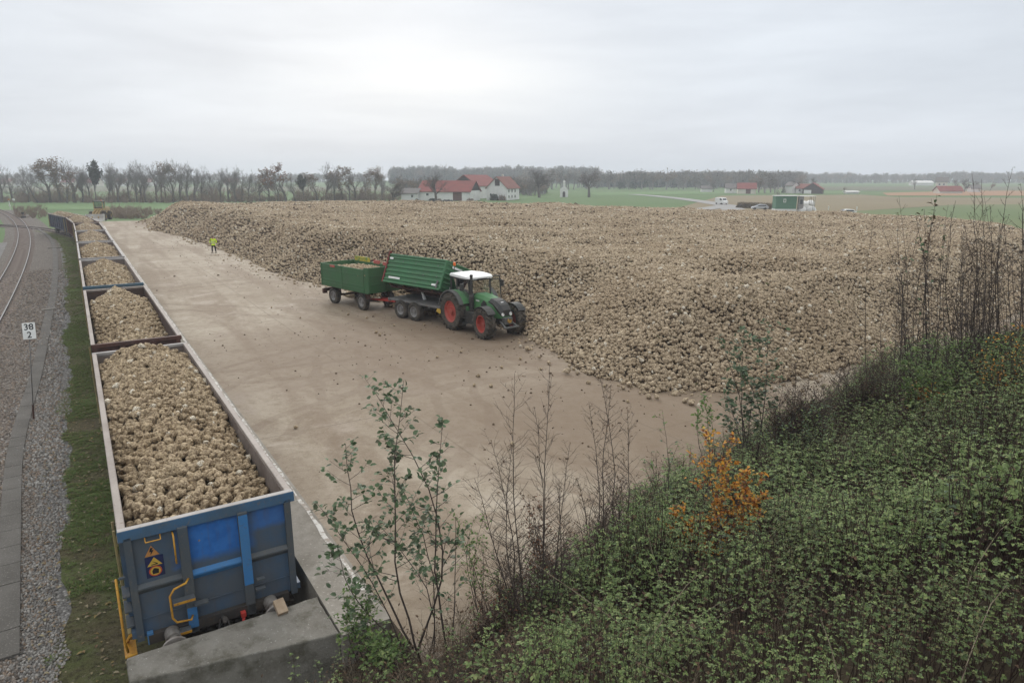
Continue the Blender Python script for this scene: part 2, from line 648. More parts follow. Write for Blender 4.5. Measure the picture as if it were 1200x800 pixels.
M['far_plain'] = field_mat('far_plain', (0.115, 0.13, 0.08), (0.15, 0.14, 0.095), (0.13, 0.12, 0.085), 0.012, .3)
patch('far_field', [(850, 221.5), (850, 219.6), (1000, 218.6), (1420, 218.6), (1420, 223), (1150, 223), (1020, 223.6)], M['far_plain'], 0.02)
patch('far_field', [(-220, 219), (-220, 225), (470, 224), (470, 219)], M['far_plain'], 0.02)
M['tarmac'] = simple('lane_tarmac', (0.30, 0.29, 0.28), (0.25, 0.245, 0.235), 0.3, 0.9, 0.2, world=True)
def lane(name, pix, widths, z):
    pts = [at(x, y, 0.0) for x, y in pix]
    mb = MB()
    for i, p in enumerate(pts):
        d = (pts[min(i + 1, len(pts) - 1)] - pts[max(i - 1, 0)]).normalized()
        n = Vector((-d.y, d.x, 0))
        w = widths / 2
        mb.v += [(p.x + n.x * w, p.y + n.y * w, z), (p.x - n.x * w, p.y - n.y * w, z)]
    for i in range(len(pts) - 1):
        a = 2 * i
        mb.f.append((a + 1, a + 3, a + 2, a)); mb.m.append(0)
    o = mb.build(name, M['tarmac'])
    return tag(o, kind='structure')
lane('lane', [(742, 227.8), (765, 229.5), (795, 232.5), (825, 236.5), (850, 240.6), (860, 246), (850, 254), (838, 262)], 6.5, 0.06)
lane('lane_spur', [(852, 241), (836, 243.5), (815, 246.5), (800, 251)], 6.0, 0.065)

# ================================================================== yard: raised concrete hardstanding
def edge_lat(s):
    return 2.48 + max(0.0, s - 95) * 0.004
def yard_mat():
    m, g, b = new_mat('yard_concrete', 0.88, 0.22)
    co = geoco(g)
    al = g.mapping(co, (1, 1, 1), (0, 0, -TH))            # y runs along the train
    streak = g.noise(g.mapping(al, (1.0, 0.10, 1.0)), 0.55, 6, 0.6, 0.6)
    big = g.noise(co, 0.10, 4, 0.55)
    mid = g.noise(co, 0.45, 5, 0.6, 0.8)
    fine = g.noise(co, 3.5, 6, 0.7)
    c = g.mix(g.ramp(big, 0.36, 0.62), (0.262, 0.214, 0.156), (0.350, 0.300, 0.234))
    c = g.mix(g.math('MULTIPLY', g.ramp(streak, 0.45, 0.60), 0.7), c, (0.195, 0.145, 0.100))
    c = g.mix(g.math('MULTIPLY', g.ramp(mid, 0.50, 0.66), 0.65), c, (0.215, 0.165, 0.118))
    c = g.mix(g.math('MULTIPLY', g.ramp(mid, 0.45, 0.28), 0.5), c, (0.46, 0.40, 0.345))
    c = g.mix(g.math('MULTIPLY', g.ramp(fine, 0.48, 0.70), 0.55), c, (0.172, 0.132, 0.092))
    spk = g.noise(co, 16.0, 4, 0.75)
    c = g.mix(g.math('MULTIPLY', g.ramp(spk, 0.57, 0.66), 0.6), c, (0.12, 0.085, 0.055))
    c = g.mix(g.math('MULTIPLY', g.ramp(spk, 0.40, 0.32), 0.5), c, (0.50, 0.45, 0.38))
    # earth carried around where the tractors turn
    sx = g.n('ShaderNodeSeparateXYZ'); g.t.links.new(co, sx.inputs[0])
    def blob(x, y, rx, ry):
        dx = g.math('MULTIPLY', g.math('SUBTRACT', sx.outputs[0], x), 1.0 / rx)
        dy = g.math('MULTIPLY', g.math('SUBTRACT', sx.outputs[1], y), 1.0 / ry)
        d = g.math('ADD', g.math('MULTIPLY', dx, dx), g.math('MULTIPLY', dy, dy))
        return g.ramp(g.math('ADD', d, g.math('MULTIPLY', g.math('SUBTRACT', mid, 0.5), 2.2)), 1.3, 0.2)
    e = g.math('MAXIMUM', blob(-5.5, 31.5, 10, 8.5), blob(3.5, 22.5, 8, 6))
    c = g.mix(g.math('MULTIPLY', e, 0.8), c, (0.175, 0.128, 0.088))
    # ring-shaped tyre marks
    def ringmark(x, y, r, w):
        dx = g.math('SUBTRACT', sx.outputs[0], x); dy = g.math('SUBTRACT', sx.outputs[1], y)
        d = g.math('SQRT', g.math('ADD', g.math('MULTIPLY', dx, dx), g.math('MULTIPLY', dy, dy)))
        d = g.math('ADD', d, g.math('MULTIPLY', g.math('SUBTRACT', big, 0.5), 5.0))
        k = g.math('ABSOLUTE', g.math('SUBTRACT', d, r))
        return g.math('MULTIPLY', g.ramp(k, w, w * 0.65), g.ramp(mid, 0.34, 0.5))
    rings = None
    for q in ((2.0, 20.0, 7.0, .30), (2.0, 20.0, 8.9, .30), (-2.0, 24.0, 9.5, .28), (-2.0, 24.0, 11.4, .28), (-14, 40, 13, .3), (-14, 40, 14.9, .3), (-22, 22, 19.0, .28), (-22, 22, 20.9, .28), (9, 33, 16.5, .28), (9, 33, 18.4, .28), (6, 14, 14, .3), (6, 14, 15.9, .3)):
        k = ringmark(*q)
        rings = k if rings is None else g.math('MAXIMUM', rings, k)
    c = g.mix(g.math('MULTIPLY', rings, 0.36), c, (0.155, 0.110, 0.075))
    # slab joints
    jx = g.n('ShaderNodeSeparateXYZ'); g.t.links.new(al, jx.inputs[0])
    def joint(v, per):
        fr = g.math('FRACT', g.math('MULTIPLY', v, 1.0 / per))
        return g.math('LESS_THAN', g.math('ABSOLUTE', g.math('SUBTRACT', fr, 0.5)), 0.035 / per)
    j = g.math('MAXIMUM', joint(jx.outputs[0], 6.0), joint(jx.outputs[1], 6.0))
    c = g.mix(g.math('MULTIPLY', g.math('MULTIPLY', j, g.ramp(mid, 0.65, 0.4)), 0.6), c, (0.15, 0.115, 0.08))
    g.t.links.new(c, b.inputs['Base Color'])
    g.t.links.new(g.math('ADD', 0.62, g.math('MULTIPLY', fine, 0.4)), b.inputs['Roughness'])
    bump(g, b, g.noise(co, 7, 6, 0.75), 0.35, 0.03)
    return m
M['yard'] = yard_mat()
edge_s = [-2.1, 5, 14, 22, 40, 70, 100, 131]
yp = [sl(s, edge_lat(s) + 0.1) for s in edge_s]
poly = [(p.x, p.y) for p in yp] + [(-58, 131), (30, 128), (66, 92), (66, 40), (40, 30), (14, 20), (1, 6)]
mb = MB()
mb.prism(list(reversed(poly)), -0.1, YARD_Z)
tag(mb.build('yard', M['yard']), kind='structure')

# coping wall of the loading ramp beside the siding
def coping_mat():
    m, g, b = new_mat('ramp_concrete', 0.9, 0.2)
    co = geoco(g)
    f = g.ramp(g.noise(co, 1.3, 6, 0.65), 0.35, 0.65)
    c = g.mix(f, (0.30, 0.275, 0.24), (0.20, 0.18, 0.15))
    c = g.mix(g.ramp(g.noise(co, 14, 5, 0.7), 0.58, 0.7), c, (0.40, 0.37, 0.33))
    g.t.links.new(c, b.inputs['Base Color'])
    bump(g, b, g.noise(co, 10, 6, 0.7), 0.5, 0.03)
    return m
M['coping'] = coping_mat()
mb = MB()
for i in range(len(edge_s) - 1):
    s0, s1 = edge_s[i], edge_s[i + 1]
    a0, a1 = sl(s0, 1.66 + edge_lat(s0) - 2.48), sl(s1, 1.66 + edge_lat(s1) - 2.48)
    b0, b1 = sl(s0, edge_lat(s0) + 0.1), sl(s1, edge_lat(s1) + 0.1)
    o = len(mb.v)
    zt = YARD_Z + 0.012
    mb.v += [(a0.x, a0.y, -0.1), (a1.x, a1.y, -0.1), (a1.x, a1.y, zt), (a0.x, a0.y, zt), (b0.x, b0.y, zt), (b1.x, b1.y, zt), (b1.x, b1.y, YARD_Z - .2), (b0.x, b0.y, YARD_Z - .2)]
    mb.f += [(o, o + 3, o + 2, o + 1), (o + 3, o + 4, o + 5, o + 2), (o + 4, o + 7, o + 6, o + 5)]
    mb.m += [0, 0, 0]
p = sl(-2.1, 1.66); q = sl(-2.1, 2.58)
o = len(mb.v)
mb.v += [(p.x, p.y, -.1), (q.x, q.y, -.1), (q.x, q.y, zt), (p.x, p.y, zt)]
mb.f.append((o, o + 1, o + 2, o + 3)); mb.m.append(0)
rw = mb.build('retaining_wall', M['coping'])
tag(rw, 'long grey concrete retaining wall along the yard edge beside the wagons', 'retaining wall')
# worn white edge line
def line_mat():
    m, g, b = new_mat('worn_white_line', 0.8, 0.3)
    co = geoco(g)
    k = g.ramp(g.noise(co, 5.0, 6, 0.75), 0.46, 0.55)
    c = g.mix(k, (0.56, 0.54, 0.50), (0.30, 0.26, 0.22))
    g.t.links.new(c, b.inputs['Base Color'])
    return m
mb = MB()
ss = np.linspace(-1.0, 118, 240)
for i, s in enumerate(ss):
    j = 0.025 * math.sin(s * 3.1) + random.uniform(-.03, .03)
    k = random.uniform(-.03, .03)
    wv = 0.042 if s < 60 else 0.08
    a = sl(s, edge_lat(s) - wv + j); b_ = sl(s, edge_lat(s) + wv + k)
    mb.v += [(a.x, a.y, YARD_Z + 0.017), (b_.x, b_.y, YARD_Z + 0.017)]
for i in range(len(ss) - 1):
    mb.f.append((2 * i, 2 * i + 1, 2 * i + 3, 2 * i + 2)); mb.m.append(0)
tag(mb.build('edge_line', line_mat(), rw))

# concrete buffer block at the end of the siding
def block_mat():
    m, g, b = new_mat('buffer_block_concrete', 0.92, 0.2)
    co = objco(g)
    f = g.ramp(g.noise(co, 1.2, 6, 0.65), 0.35, 0.65)
    c = g.mix(f, (0.27, 0.255, 0.225), (0.185, 0.17, 0.145))
    c = g.mix(g.ramp(g.noise(co, 9, 6, 0.75), 0.55, 0.75), c, (0.33, 0.32, 0.29))
    c = g.mix(g.ramp(g.noise(co, 30, 3, 0.6), 0.66, 0.70), c, (0.46, 0.45, 0.42))
    c = g.mix(g.math('MULTIPLY', g.ramp(g.noise(co, 2.3, 5, 0.7), 0.50, 0.66), 0.7), c, (0.085, 0.078, 0.055))
    g.t.links.new(c, b.inputs['Base Color'])
    bump(g, b, g.noise(co, 9, 7, 0.8), 1.0, 0.05)
    return m
bb = MB()
n = 14
BX0, BX1, BY = -1.98, -0.68, 1.63
for i in range(n + 1):
    for j in range(7):
        y = -BY + 2 * BY * i / n
        xn = BX0 + .62 * (i / n)
        x = xn + (BX1 - xn) * j / 6
        bb.v.append((x + random.uniform(-.012, .012), y + random.uniform(-.012, .012), 1.245 + random.uniform(-.012, .012)))
for i in range(n):
    for j in range(6):
        a = i * 7 + j
        bb.f.append((a, a + 1, a + 8, a + 7)); bb.m.append(0)
def skirt(idx):
    o = len(bb.v)
    for k in idx:
        x, y, z = bb.v[k]
        bb.v.append((x, y, -0.3))
    for q in range(len(idx) - 1):
        bb.f.append((idx[q], idx[q + 1], o + q + 1, o + q)); bb.m.append(0)
skirt([i * 7 for i in range(n + 1)]); skirt([i * 7 + 6 for i in range(n, -1, -1)])
skirt([j for j in range(6, -1, -1)]); skirt([n * 7 + j for j in range(7)])
TRACK_RZ = R(90) + TH
blk = bb.build('buffer_block', block_mat())
blk.location = sl(0, 0, 0)
blk.rotation_euler = (0, 0, TRACK_RZ)
bevel(blk, 0.03, 2)
tag(blk, 'massive weathered concrete block closing the siding in front of the blue wagon', 'buffer block')
wdb = MB(); wdb.box((0, 0, 0.09), (0.30, 0.19, 0.10), 0, Euler((0, -0.5, 0)).to_matrix())
wd = wdb.build('wood_block', M['wood'])
wd.location = sl(-0.78, 0.92, 1.245); wd.rotation_euler = (0, 0, TRACK_RZ + 0.1)
bevel(wd, 0.006, 1)
tag(wd, 'small pale wooden chock lying on the concrete buffer block', 'wood block')

# ================================================================== railway: siding and main line
def siding_lat(s):
    u = max(0.0, s - 80)
    return -3.9e-5 * u ** 3
def siding_pt(s, off=0.0, z=0.0):
    p = sl(s, siding_lat(s), z)
    q = sl(s + 0.1, siding_lat(s + 0.1), z)
    d = (q - p).normalized()
    nr = Vector((d.y, -d.x, 0))
    return p + nr * off, d
rr_px = [(0, 374.6), (12.7, 349), (25.5, 323.5), (33, 300), (35, 281), (33, 269), (27.6, 259.8), (19, 253.4), (8.5, 248.7), (0, 245.3)]
rr = [at(x, y, 0.17) for x, y in rr_px]
cf = np.polyfit([p.y for p in rr], [p.x for p in rr], 3)
Y0, Y1 = rr[0].y, rr[-1].y
def main_x(Y):
    if Y < Y0:
        return np.polyval(cf, Y0) + np.polyval(np.polyder(cf), Y0) * (Y - Y0)
    if Y > Y1:
        return np.polyval(cf, Y1) + np.polyval(np.polyder(cf), Y1) * (Y - Y1) 
    return np.polyval(cf, Y)
def main_pt(Y, off, z):
    """point at lateral offset (positive right) from the right-hand rail"""
    x = main_x(Y); d = Vector((main_x(Y + .2) - x, .2, 0)).normalized()
    return Vector((x, Y, 0)) + Vector((d.y, -d.x, 0)) * off + Vector((0, 0, z)), d
def steel_rail_mat():
    m, g, b = new_mat('rail_steel', 0.35, 0.5, 0.0)
    nz = g.n('ShaderNodeSeparateXYZ'); g.t.links.new(g.n('ShaderNodeNewGeometry').outputs['Normal'], nz.inputs[0])
    k = g.math('GREATER_THAN', nz.outputs[2], 0.7)
    f = g.ramp(g.noise(geoco(g), 3, 4), 0.4, 0.6)
    side = g.mix(f, (0.045, 0.030, 0.024), (0.032, 0.024, 0.020))
    g.t.links.new(g.mix(k, side, (0.20, 0.195, 0.19)), b.inputs['Base Color'])
    g.t.links.new(g.math('SUBTRACT', 0.8, g.math('MULTIPLY', k, 0.28)), b.inputs['Roughness'])
    return m
M['rail'] = steel_rail_mat()
M['sleeper'] = simple('sleeper_concrete', (0.24, 0.20, 0.175), (0.16, 0.125, 0.105), 2, 0.9, 0.15)
def sweep(pts_dirs, w, h, mat, name, parent):
    mb = MB()
    for p, d in pts_dirs:
        nr = Vector((d.y, -d.x, 0))
        for o_, zz in ((-w / 2, -h), (-w / 2, 0), (w / 2, 0), (w / 2, -h)):
            q = p + nr * o_
            mb.v.append((q.x, q.y, q.z + zz))
    for i in range(len(pts_dirs) - 1):
        a = 4 * i
        for k in range(3):
            mb.f.append((a + k, a + k + 1, a + k + 5, a + k + 4)); mb.m.append(0)
    return mb.build(name, mat, parent)
def sleeper_mesh(w=2.5):
    mb = MB(); mb.box((0, 0, 0), (0.26, w, 0.14), taper=0.94)
    return mesh_of(mb, 'sleeper', M['sleeper'], False)
SLP = sleeper_mesh()
mt = thing('railway_track', (0, 0, 0), 0, 'curved main line track with two bright worn rails, left of the wagons', 'railway track')
Ys = list(np.arange(6, 260, 2.0))
for off in (0.0, -1.5):
    sweep([main_pt(Y, off, 0.19) for Y in Ys], 0.075, 0.19, M['rail'], 'rail', mt)
# sleepers in view: first hundred one by one, the far rest as one
Yc = 35.0; k = 0; rest = MB()
while Yc < 230:
    p, d = main_pt(Yc, -0.75, -0.015)
    a = math.atan2(d.y, d.x)
    if k < 100:
        so = link('sleeper', SLP, mt, p); so.rotation_euler = (0, 0, a)
    else:
        rest.box(p, (0.26, 2.5, 0.14), 0, Euler((0, 0, a)).to_matrix())
    Yc += 0.63 * d.y; k += 1
tag(rest.build('sleeper', M['sleeper'], mt), kind='stuff')
st_ = thing('railway_track', (0, 0, 0), 0, 'rusty siding track under the loaded wagons, running to the switch', 'railway track')
Ss = list(np.arange(-0.6, 164, 2.0))
for off in (-0.75, 0.75):
    sweep([siding_pt(s, off, 0.17) for s in Ss], 0.075, 0.17, M['rail'], 'rail', st_)
for s in np.arange(112, 164, 0.7):
    p, d = siding_pt(s, 0, -0.03)
    so = link('sleeper', SLP, st_, p); so.rotation_euler = (0, 0, math.atan2(d.y, d.x))

# ballast
def stone_col(g, co, sc, cols):
    c0, c1, c2 = cols
    r = g.voro(co, sc, 'Color')
    s = g.n('ShaderNodeSeparateColor'); g.t.links.new(r, s.inputs[0])
    c = g.mix(s.outputs[0], c0, c1)
    c = g.mix(g.math('GREATER_THAN', s.outputs[1], 0.8), c, c2)
    return c
def ballast_mat(name, cols, sc=14.0, tint=None):
    m, g, b = new_mat(name, 0.9, 0.2)
    co = geoco(g)
    c = stone_col(g, co, sc, cols)
    big = g.ramp(g.noise(co, 0.5, 4, 0.6), 0.35, 0.65)
    c = g.mix(g.math('MULTIPLY', big, 0.5), c, tint or g.mix(1.0, c, (0.7, 0.66, 0.6), 'MULTIPLY'))
    d = g.voro(co, sc, 'Distance')
    c = g.mix(g.math('MULTIPLY', g.ramp(d, 0.35, 0.75), 0.6), c, (0.05, 0.045, 0.04))
    g.t.links.new(c, b.inputs['Base Color'])
    bump(g, b, g.math('MULTIPLY', d, -1.0), 1.0, 0.05)
    return m
M['ballast'] = ballast_mat('brown_ballast', ((0.165, 0.140, 0.118), (0.105, 0.088, 0.074), (0.24, 0.22, 0.195)), 11)
M['gravel'] = ballast_mat('grey_gravel', ((0.26, 0.255, 0.25), (0.15, 0.145, 0.14), (0.36, 0.35, 0.34)), 15)
mb = MB()
Yb = list(np.arange(4, 262, 3.0))
for Y in Yb:
    for off, zz in ((-3.3, -0.05), (-2.5, 0.02), (1.7, 0.024), (3.2, 0.006)):
        p, d = main_pt(Y, off, zz)
        mb.v.append(tuple(p))
for i in range(len(Yb) - 1):
    for k in range(3):
        a = 4 * i + k
        mb.f.append((a, a + 1, a + 5, a + 4)); mb.m.append(0)
tag(mb.build('ballast', M['ballast']), kind='structure')
mb = MB()
Sb = list(np.arange(108, 164, 3.0))
for s in Sb:
    for off in (-1.9, 1.9):
        p, d = siding_pt(s, off, 0.012); mb.v.append(tuple(p))
for i in range(len(Sb) - 1):
    mb.f.append((2 * i, 2 * i + 1, 2 * i + 3, 2 * i + 2)); mb.m.append(0)
tag(mb.build('siding_ballast', M['ballast']), kind='structure')

# gravel between main line and grass strip: bed sheet + loose stones lying on it
def ico(sub=1):
    import bmesh
    bm = bmesh.new()
    bmesh.ops.create_icosphere(bm, subdivisions=sub, radius=1.0)
    v = [p.co.copy() for p in bm.verts]
    f = [tuple(x.index for x in q.verts) for q in bm.faces]
    bm.free()
    return v, f
def stone_mat(brown=False):
    m, g, b = new_mat('ballast_stone' if brown else 'gravel_stone', 0.9, 0.2)
    r = g.n('ShaderNodeObjectInfo').outputs['Random']
    c = g.mix(r, (0.345, 0.328, 0.305), (0.145, 0.135, 0.124))
    if brown: c = g.mix(r, (0.27, 0.235, 0.205), (0.10, 0.083, 0.07))
    c = g.mix(g.math('GREATER_THAN', g.math('FRACT', g.math('MULTIPLY', r, 17.3)), 0.8), c, (0.23, 0.18, 0.14))
    g.t.links.new(c, b.inputs['Base Color'])
    return m
M['stone'] = stone_mat(); M['stone_brown'] = stone_mat(True)
stones = []
for k in range(8):
    v, f = ico(1)
    rr_ = np.random.default_rng(k)
    vv = [Vector((p.x * 1.25, p.y * 0.9, p.z * 0.7)) * (0.75 + 0.5 * rr_.random()) for p in v]
    q = MB(); q.add(vv, f); stones.append(mesh_of(q, 'stone', M['stone'] if k < 4 else M['stone_brown'], False))
NG_ST = scatter_tree('stone_scatter', source_collection('stones', stones))
def pixel_of(X, Y, Z):
    dz = Z - CAM_H
    fw = Y * math.cos(PITCH) - dz * math.sin(PITCH)
    upv = Y * math.sin(PITCH) + dz * math.cos(PITCH)
    fw = np.maximum(fw, 0.01)
    return 600 + FPX * X / fw, 400 - FPX * upv / fw
pts = []
for s0, s1, sp in ((-6, 9, .056), (9, 22, .078), (22, 36, .12), (36, 70, .2)):
    S, L = np.meshgrid(np.arange(s0, s1, sp), np.arange(-16, -2.45, sp))
    S = S.ravel() + RNG.uniform(-.5, .5, S.size) * sp
    L = L.ravel() + RNG.uniform(-.5, .5, L.size) * sp
    X = C0.x + T2.x * S + R2.x * L; Y = C0.y + T2.y * S + R2.y * L
    px, py = pixel_of(X, Y, 0.0)
    mx_ = np.array([main_x(y) for y in Y]) if len(Y) < 1 else np.interp(Y, np.arange(-20, 120, 1.0), [main_x(y) for y in np.arange(-20, 120, 1.0)])
    edge = -2.72 + 0.35 * (fbm(S, L, 0.8, 3, 5) - 0.5) * 2
    ok = (px > -60) & (py < 900) & (X > mx_ - 2.6) & (L < edge) & (Y > 1)
    pts.append(np.stack([X[ok], Y[ok], np.full(ok.sum(), 0.012)], 1))
pts = np.concatenate(pts)
nn = len(pts)
gsurf = MB()
a_s = list(np.arange(-8, 112, 4.0))
for s in a_s:
    w0 = -17 if s < 60 else -17 + (s - 60) * 0.02
    for l in (w0, -2.3):
        p = sl(s, l, 0.0); gsurf.v.append(tuple(p))
for i in range(len(a_s) - 1):
    gsurf.f.append((2 * i, 2 * i + 1, 2 * i + 3, 2 * i + 2))
dist = np.hypot(pts[:, 0], pts[:, 1])
gs = scatter('gravel', NG_ST, pts, RNG.uniform(0, 6.28, (nn, 3)), RNG.uniform(0.022, 0.042, nn) * np.where(dist > 24, 1.6, 1.0) * np.where(dist > 45, 1.5, 1.0), RNG.integers(0, 4, nn) + 4 * (pts[:, 0] < np.interp(pts[:, 1], np.arange(-20, 120, 1.0), [main_x(y) for y in np.arange(-20, 120, 1.0)]) + 3.1 + 1.3 * (fbm(pts[:, 0], pts[:, 1], .5, 3, 99) - .5) * 2 + RNG.normal(0, .5, nn)), M['gravel'], (gsurf.v, gsurf.f), smooth=False)
tag(gs, kind='stuff')

# concrete cable trough, slab after slab
tr_px = [(12, 622), (15.5, 535.6), (28, 485), (42.5, 441), (54.5, 382), (58, 364.5), (61.5, 353), (64.5, 330), (65.5, 302), (62.5, 283), (54, 274), (45.5, 269)]
tr = [at(x, y, 0.05) for x, y in tr_px]
d0 = (tr[0] - tr[1]).normalized()
tr = [tr[0] + d0 * 6] + tr
def resample(P, step):
    out = [P[0].copy()]; acc = 0.0; i = 0; pos = P[0].copy()
    for a, b_ in zip(P[:-1], P[1:]):
        L_ = (b_ - a).length; t = step - acc
        while t <= L_:
            out.append(a + (b_ - a) * (t / L_)); t += step
        acc = L_ - (t - step)
    return out
sm = tr
for _ in range(3):
    sm2 = [sm[0]]
    for a, b_ in zip(sm[:-1], sm[1:]):
        sm2 += [a * .75 + b_ * .25, a * .25 + b_ * .75]
    sm = sm2 + [sm[-1]]
RS = resample(sm, 1.0)
mb = MB()
for i in range(len(RS) - 1):
    a, b_ = RS[i], RS[i + 1]
    d = (b_ - a); m_ = (a + b_) / 2
    mb.box((m_.x, m_.y, 0.0 + random.uniform(-.004, .006)), (d.length - 0.018, 0.47, 0.16), 0, d.to_track_quat('X', 'Z').to_matrix())
M['trough'] = simple('trough_concrete', (0.118, 0.110, 0.100), (0.082, 0.076, 0.068), 0.9, 0.9, 0.2, world=True, bstr=0.2, c3=(0.23, 0.215, 0.195))
tag(mb.build('cable_trough', M['trough']), 'narrow line of grey concrete cable trough covers running along the gravel', 'cable trough')
for (x0, y0, x1, y1), wd_ in (((49, 363.5, 66, 361.5), .35), ((56, 290.6, 72, 290), .4), ((40, 268, 47, 268.5), .5)):
    a = at(x0, y0, 0.09); b_ = at(x1, y1, 0.09)
    mb = MB(); mb.bar(a, b_, wd_, 0.1)
    cs = mb.build('cover_slab', M['concrete'])
    tag(cs, 'pale concrete slab lying across the cable trough, %s' % ('nearest of three' if y0 > 350 else 'middle one of three' if y0 > 280 else 'farthest, near the siding track'), 'slab', 'slabs across the cable trough')

# left-hand verge beyond the main line
M['verge'] = field_mat('verge', (0.15, 0.13, 0.07), (0.10, 0.13, 0.05), (0.22, 0.17, 0.11), 0.15, 1.5)
mb = MB()
for Y in Yb:
    for off, zz in ((-14, 0.9), (-8, 0.5), (-5.2, 0.0), (-4.2, -0.03)):
        p, d = main_pt(Y, off, zz); mb.v.append(tuple(p))
for i in range(len(Yb) - 1):
    for k in range(3):
        a = 4 * i + k
        mb.f.append((a, a + 1, a + 5, a + 4)); mb.m.append(0)
tag(mb.build('verge', M['verge'], smooth=True), kind='structure')

# grass and moss strip beside the siding
def moss_mat():
    m, g, b = new_mat('moss', 0.95, 0.1)
    co = geoco(g)
    f = g.ramp(g.noise(co, 0.9, 6, 0.7), 0.38, 0.62)
    c = g.mix(f, (0.125, 0.104, 0.064), (0.090, 0.092, 0.040))
    c = g.mix(g.ramp(g.noise(co, 0.35, 4, 0.6), 0.45, 0.65), c, (0.100, 0.145, 0.042))
    c = g.mix(g.math('MULTIPLY', g.ramp(g.noise(co, 7, 6, 0.8), 0.48, 0.62), 0.85), c, (0.038, 0.032, 0.02))
    c = g.mix(g.math('MULTIPLY', g.ramp(g.noise(co, 11, 5, 0.75), 0.55, 0.68), 0.8), c, (0.17, 0.15, 0.11))
    c = g.mix(g.math('MULTIPLY', g.ramp(g.noise(co, 30, 4, 0.7), 0.64, 0.72), 0.8), c, (0.20, 0.17, 0.12))
    g.t.links.new(c, b.inputs['Base Color'])
    bump(g, b, g.noise(co, 18, 6, 0.8), 0.9, 0.05)
    return m
M['blade'] = leaf_mat('grass_blade', [(0.09, 0.16, 0.04), (0.13, 0.20, 0.05), (0.15, 0.17, 0.06), (0.18, 0.15, 0.08)], 0.7, 0.2)
M['dead_leaf'] = leaf_mat('dead_leaf', [(0.24, 0.19, 0.12), (0.34, 0.29, 0.2), (0.16, 0.10, 0.06), (0.30, 0.22, 0.10)], 0.8, 0.1)
tufts = []
for k in range(5):
    q = MB(); rr_ = random.Random(k)
    if k < 4:
        for i in range(16):
            a = rr_.uniform(0, 6.28); r0 = rr_.uniform(0, .06); h = rr_.uniform(.03, .09)
            lean = Vector((math.cos(a), math.sin(a), rr_.uniform(.5, 1.6))).normalized()
            q.leaf((math.cos(a) * r0, math.sin(a) * r0, 0), lean, (0, 0, 1), h, .012, 0, .1, .4)
        tufts.append(mesh_of(q, 'tuft', M['blade'], False))
    else:
        q.leaf((0, 0, .01), (1, 0, .25), (0, 0, 1), .09, .06, 0, .2, .4)
        tufts.append(mesh_of(q, 'litter', M['dead_leaf'], False))
NG_GR = scatter_tree('grass_scatter', source_collection('tufts', tufts))
gsurf = MB()
a_s = list(np.arange(-9, 131, 0.5))
for s in a_s:
    e = -2.72 + 0.5 * (fbm(np.array([s]), np.array([0.0]), 0.7, 4, 3)[0] - 0.5) * 2
    if s < 2: e += -(2 - s) * .06
    if s > 60: e -= (s - 60) * 0.012
    off = siding_lat(s)
    for l in (e + off, -2.0 + off, -0.9 + off):
        gsurf.v.append(tuple(sl(s, l, 0.03 if l > e + off + .01 else 0.008)))
for i in range(len(a_s) - 1):
    for k in range(2):
        a = 3 * i + k
        gsurf.f.append((a, a + 1, a + 4, a + 3))
pts = []; idx = []
for s0, s1, n_ in ((-6, 12, 9500), (12, 40, 7500), (40, 120, 4000)):
    S = RNG.uniform(s0, s1, n_); L = RNG.uniform(-3.1, -1.45, n_)
    keep = fbm(S, L, 0.9, 4, 11) + RNG.uniform(-.12, .12, n_) > np.where(S < 9, 0.56, .44)
    keep &= L > -2.75 + 0.5 * (fbm(S, S * 0, 0.7, 4, 3) - .5) * 2 - (S > 60) * (S - 60) * .012
    S, L = S[keep], L[keep]
    lat = np.array([siding_lat(s) for s in S])
    pts.append(np.stack([C0.x + T2.x * S + R2.x * (L + lat), C0.y + T2.y * S + R2.y * (L + lat), np.full(len(S), .025)], 1))
    idx.append(RNG.integers(0, 4, len(S)))
S = RNG.uniform(-5, 25, 900); L = RNG.uniform(-3.3, -1.4, 900)
pts.append(np.stack([C0.x + T2.x * S + R2.x * L, C0.y + T2.y * S + R2.y * L, np.full(900, .04)], 1)); idx.append(np.full(900, 4))
pts = np.concatenate(pts); idx = np.concatenate(idx)
rot = np.zeros((len(pts), 3)); rot[:, 2] = RNG.uniform(0, 6.28, len(pts))
scl = RNG.uniform(.4, 1.3, len(pts)) * np.where(pts[:, 1] > 45, 1.3, 1.0)
tag(scatter('grass', NG_GR, pts, rot, scl, idx, moss_mat(), (gsurf.v, gsurf.f)), kind='stuff')

# ================================================================== sugar beets
M['beet'] = beet_mat('beet', (0.55, 0.445, 0.30), (0.16, 0.115, 0.074), 1.9)
M['beet_far'] = beet_mat('beet_far', (0.56, 0.46, 0.325), (0.185, 0.138, 0.094), 1.9)
def beet_shape(seed, sub):
    """a sugar beet: blunt crown, broad shoulder, root tapering to a broken tip; unit length about 2"""
    r = np.random.default_rng(seed)
    v, f = ico(sub)
    L = r.uniform(0.85, 1.55); bx = r.uniform(-.25, .25); ph = r.uniform(0, 6.28)
    out = []
    for p in v:
        t = (p.x + 1) / 2
        rad = 0.50 + 0.52 * math.sin(min(1, t * 1.15) * math.pi * 0.62) if t < .8 else 1.0 - (t - .8) * 1.2
        rad *= (0.34 + 0.66 * min(1, t * 1.9)) if t < .53 else 1.0
        nz = mnoise.noise(Vector((p.x * 1.7 + seed * 9.1, p.y * 1.7, p.z * 1.7))) * 0.26
        ang = math.atan2(p.z, p.y)
        groove = -0.07 * math.cos(2 * (ang - ph)) - .03 * math.cos(5 * ang + ph)
        k = rad * (1 + nz + groove)
        hyp = math.hypot(p.y, p.z)
        s = math.sqrt(max(0, 1 - p.x * p.x))
        out.append(Vector((p.x * L, p.y * k * 0.95 + bx * (1 - t) ** 2 * 1.2, p.z * k * 0.95)))
    return out, f
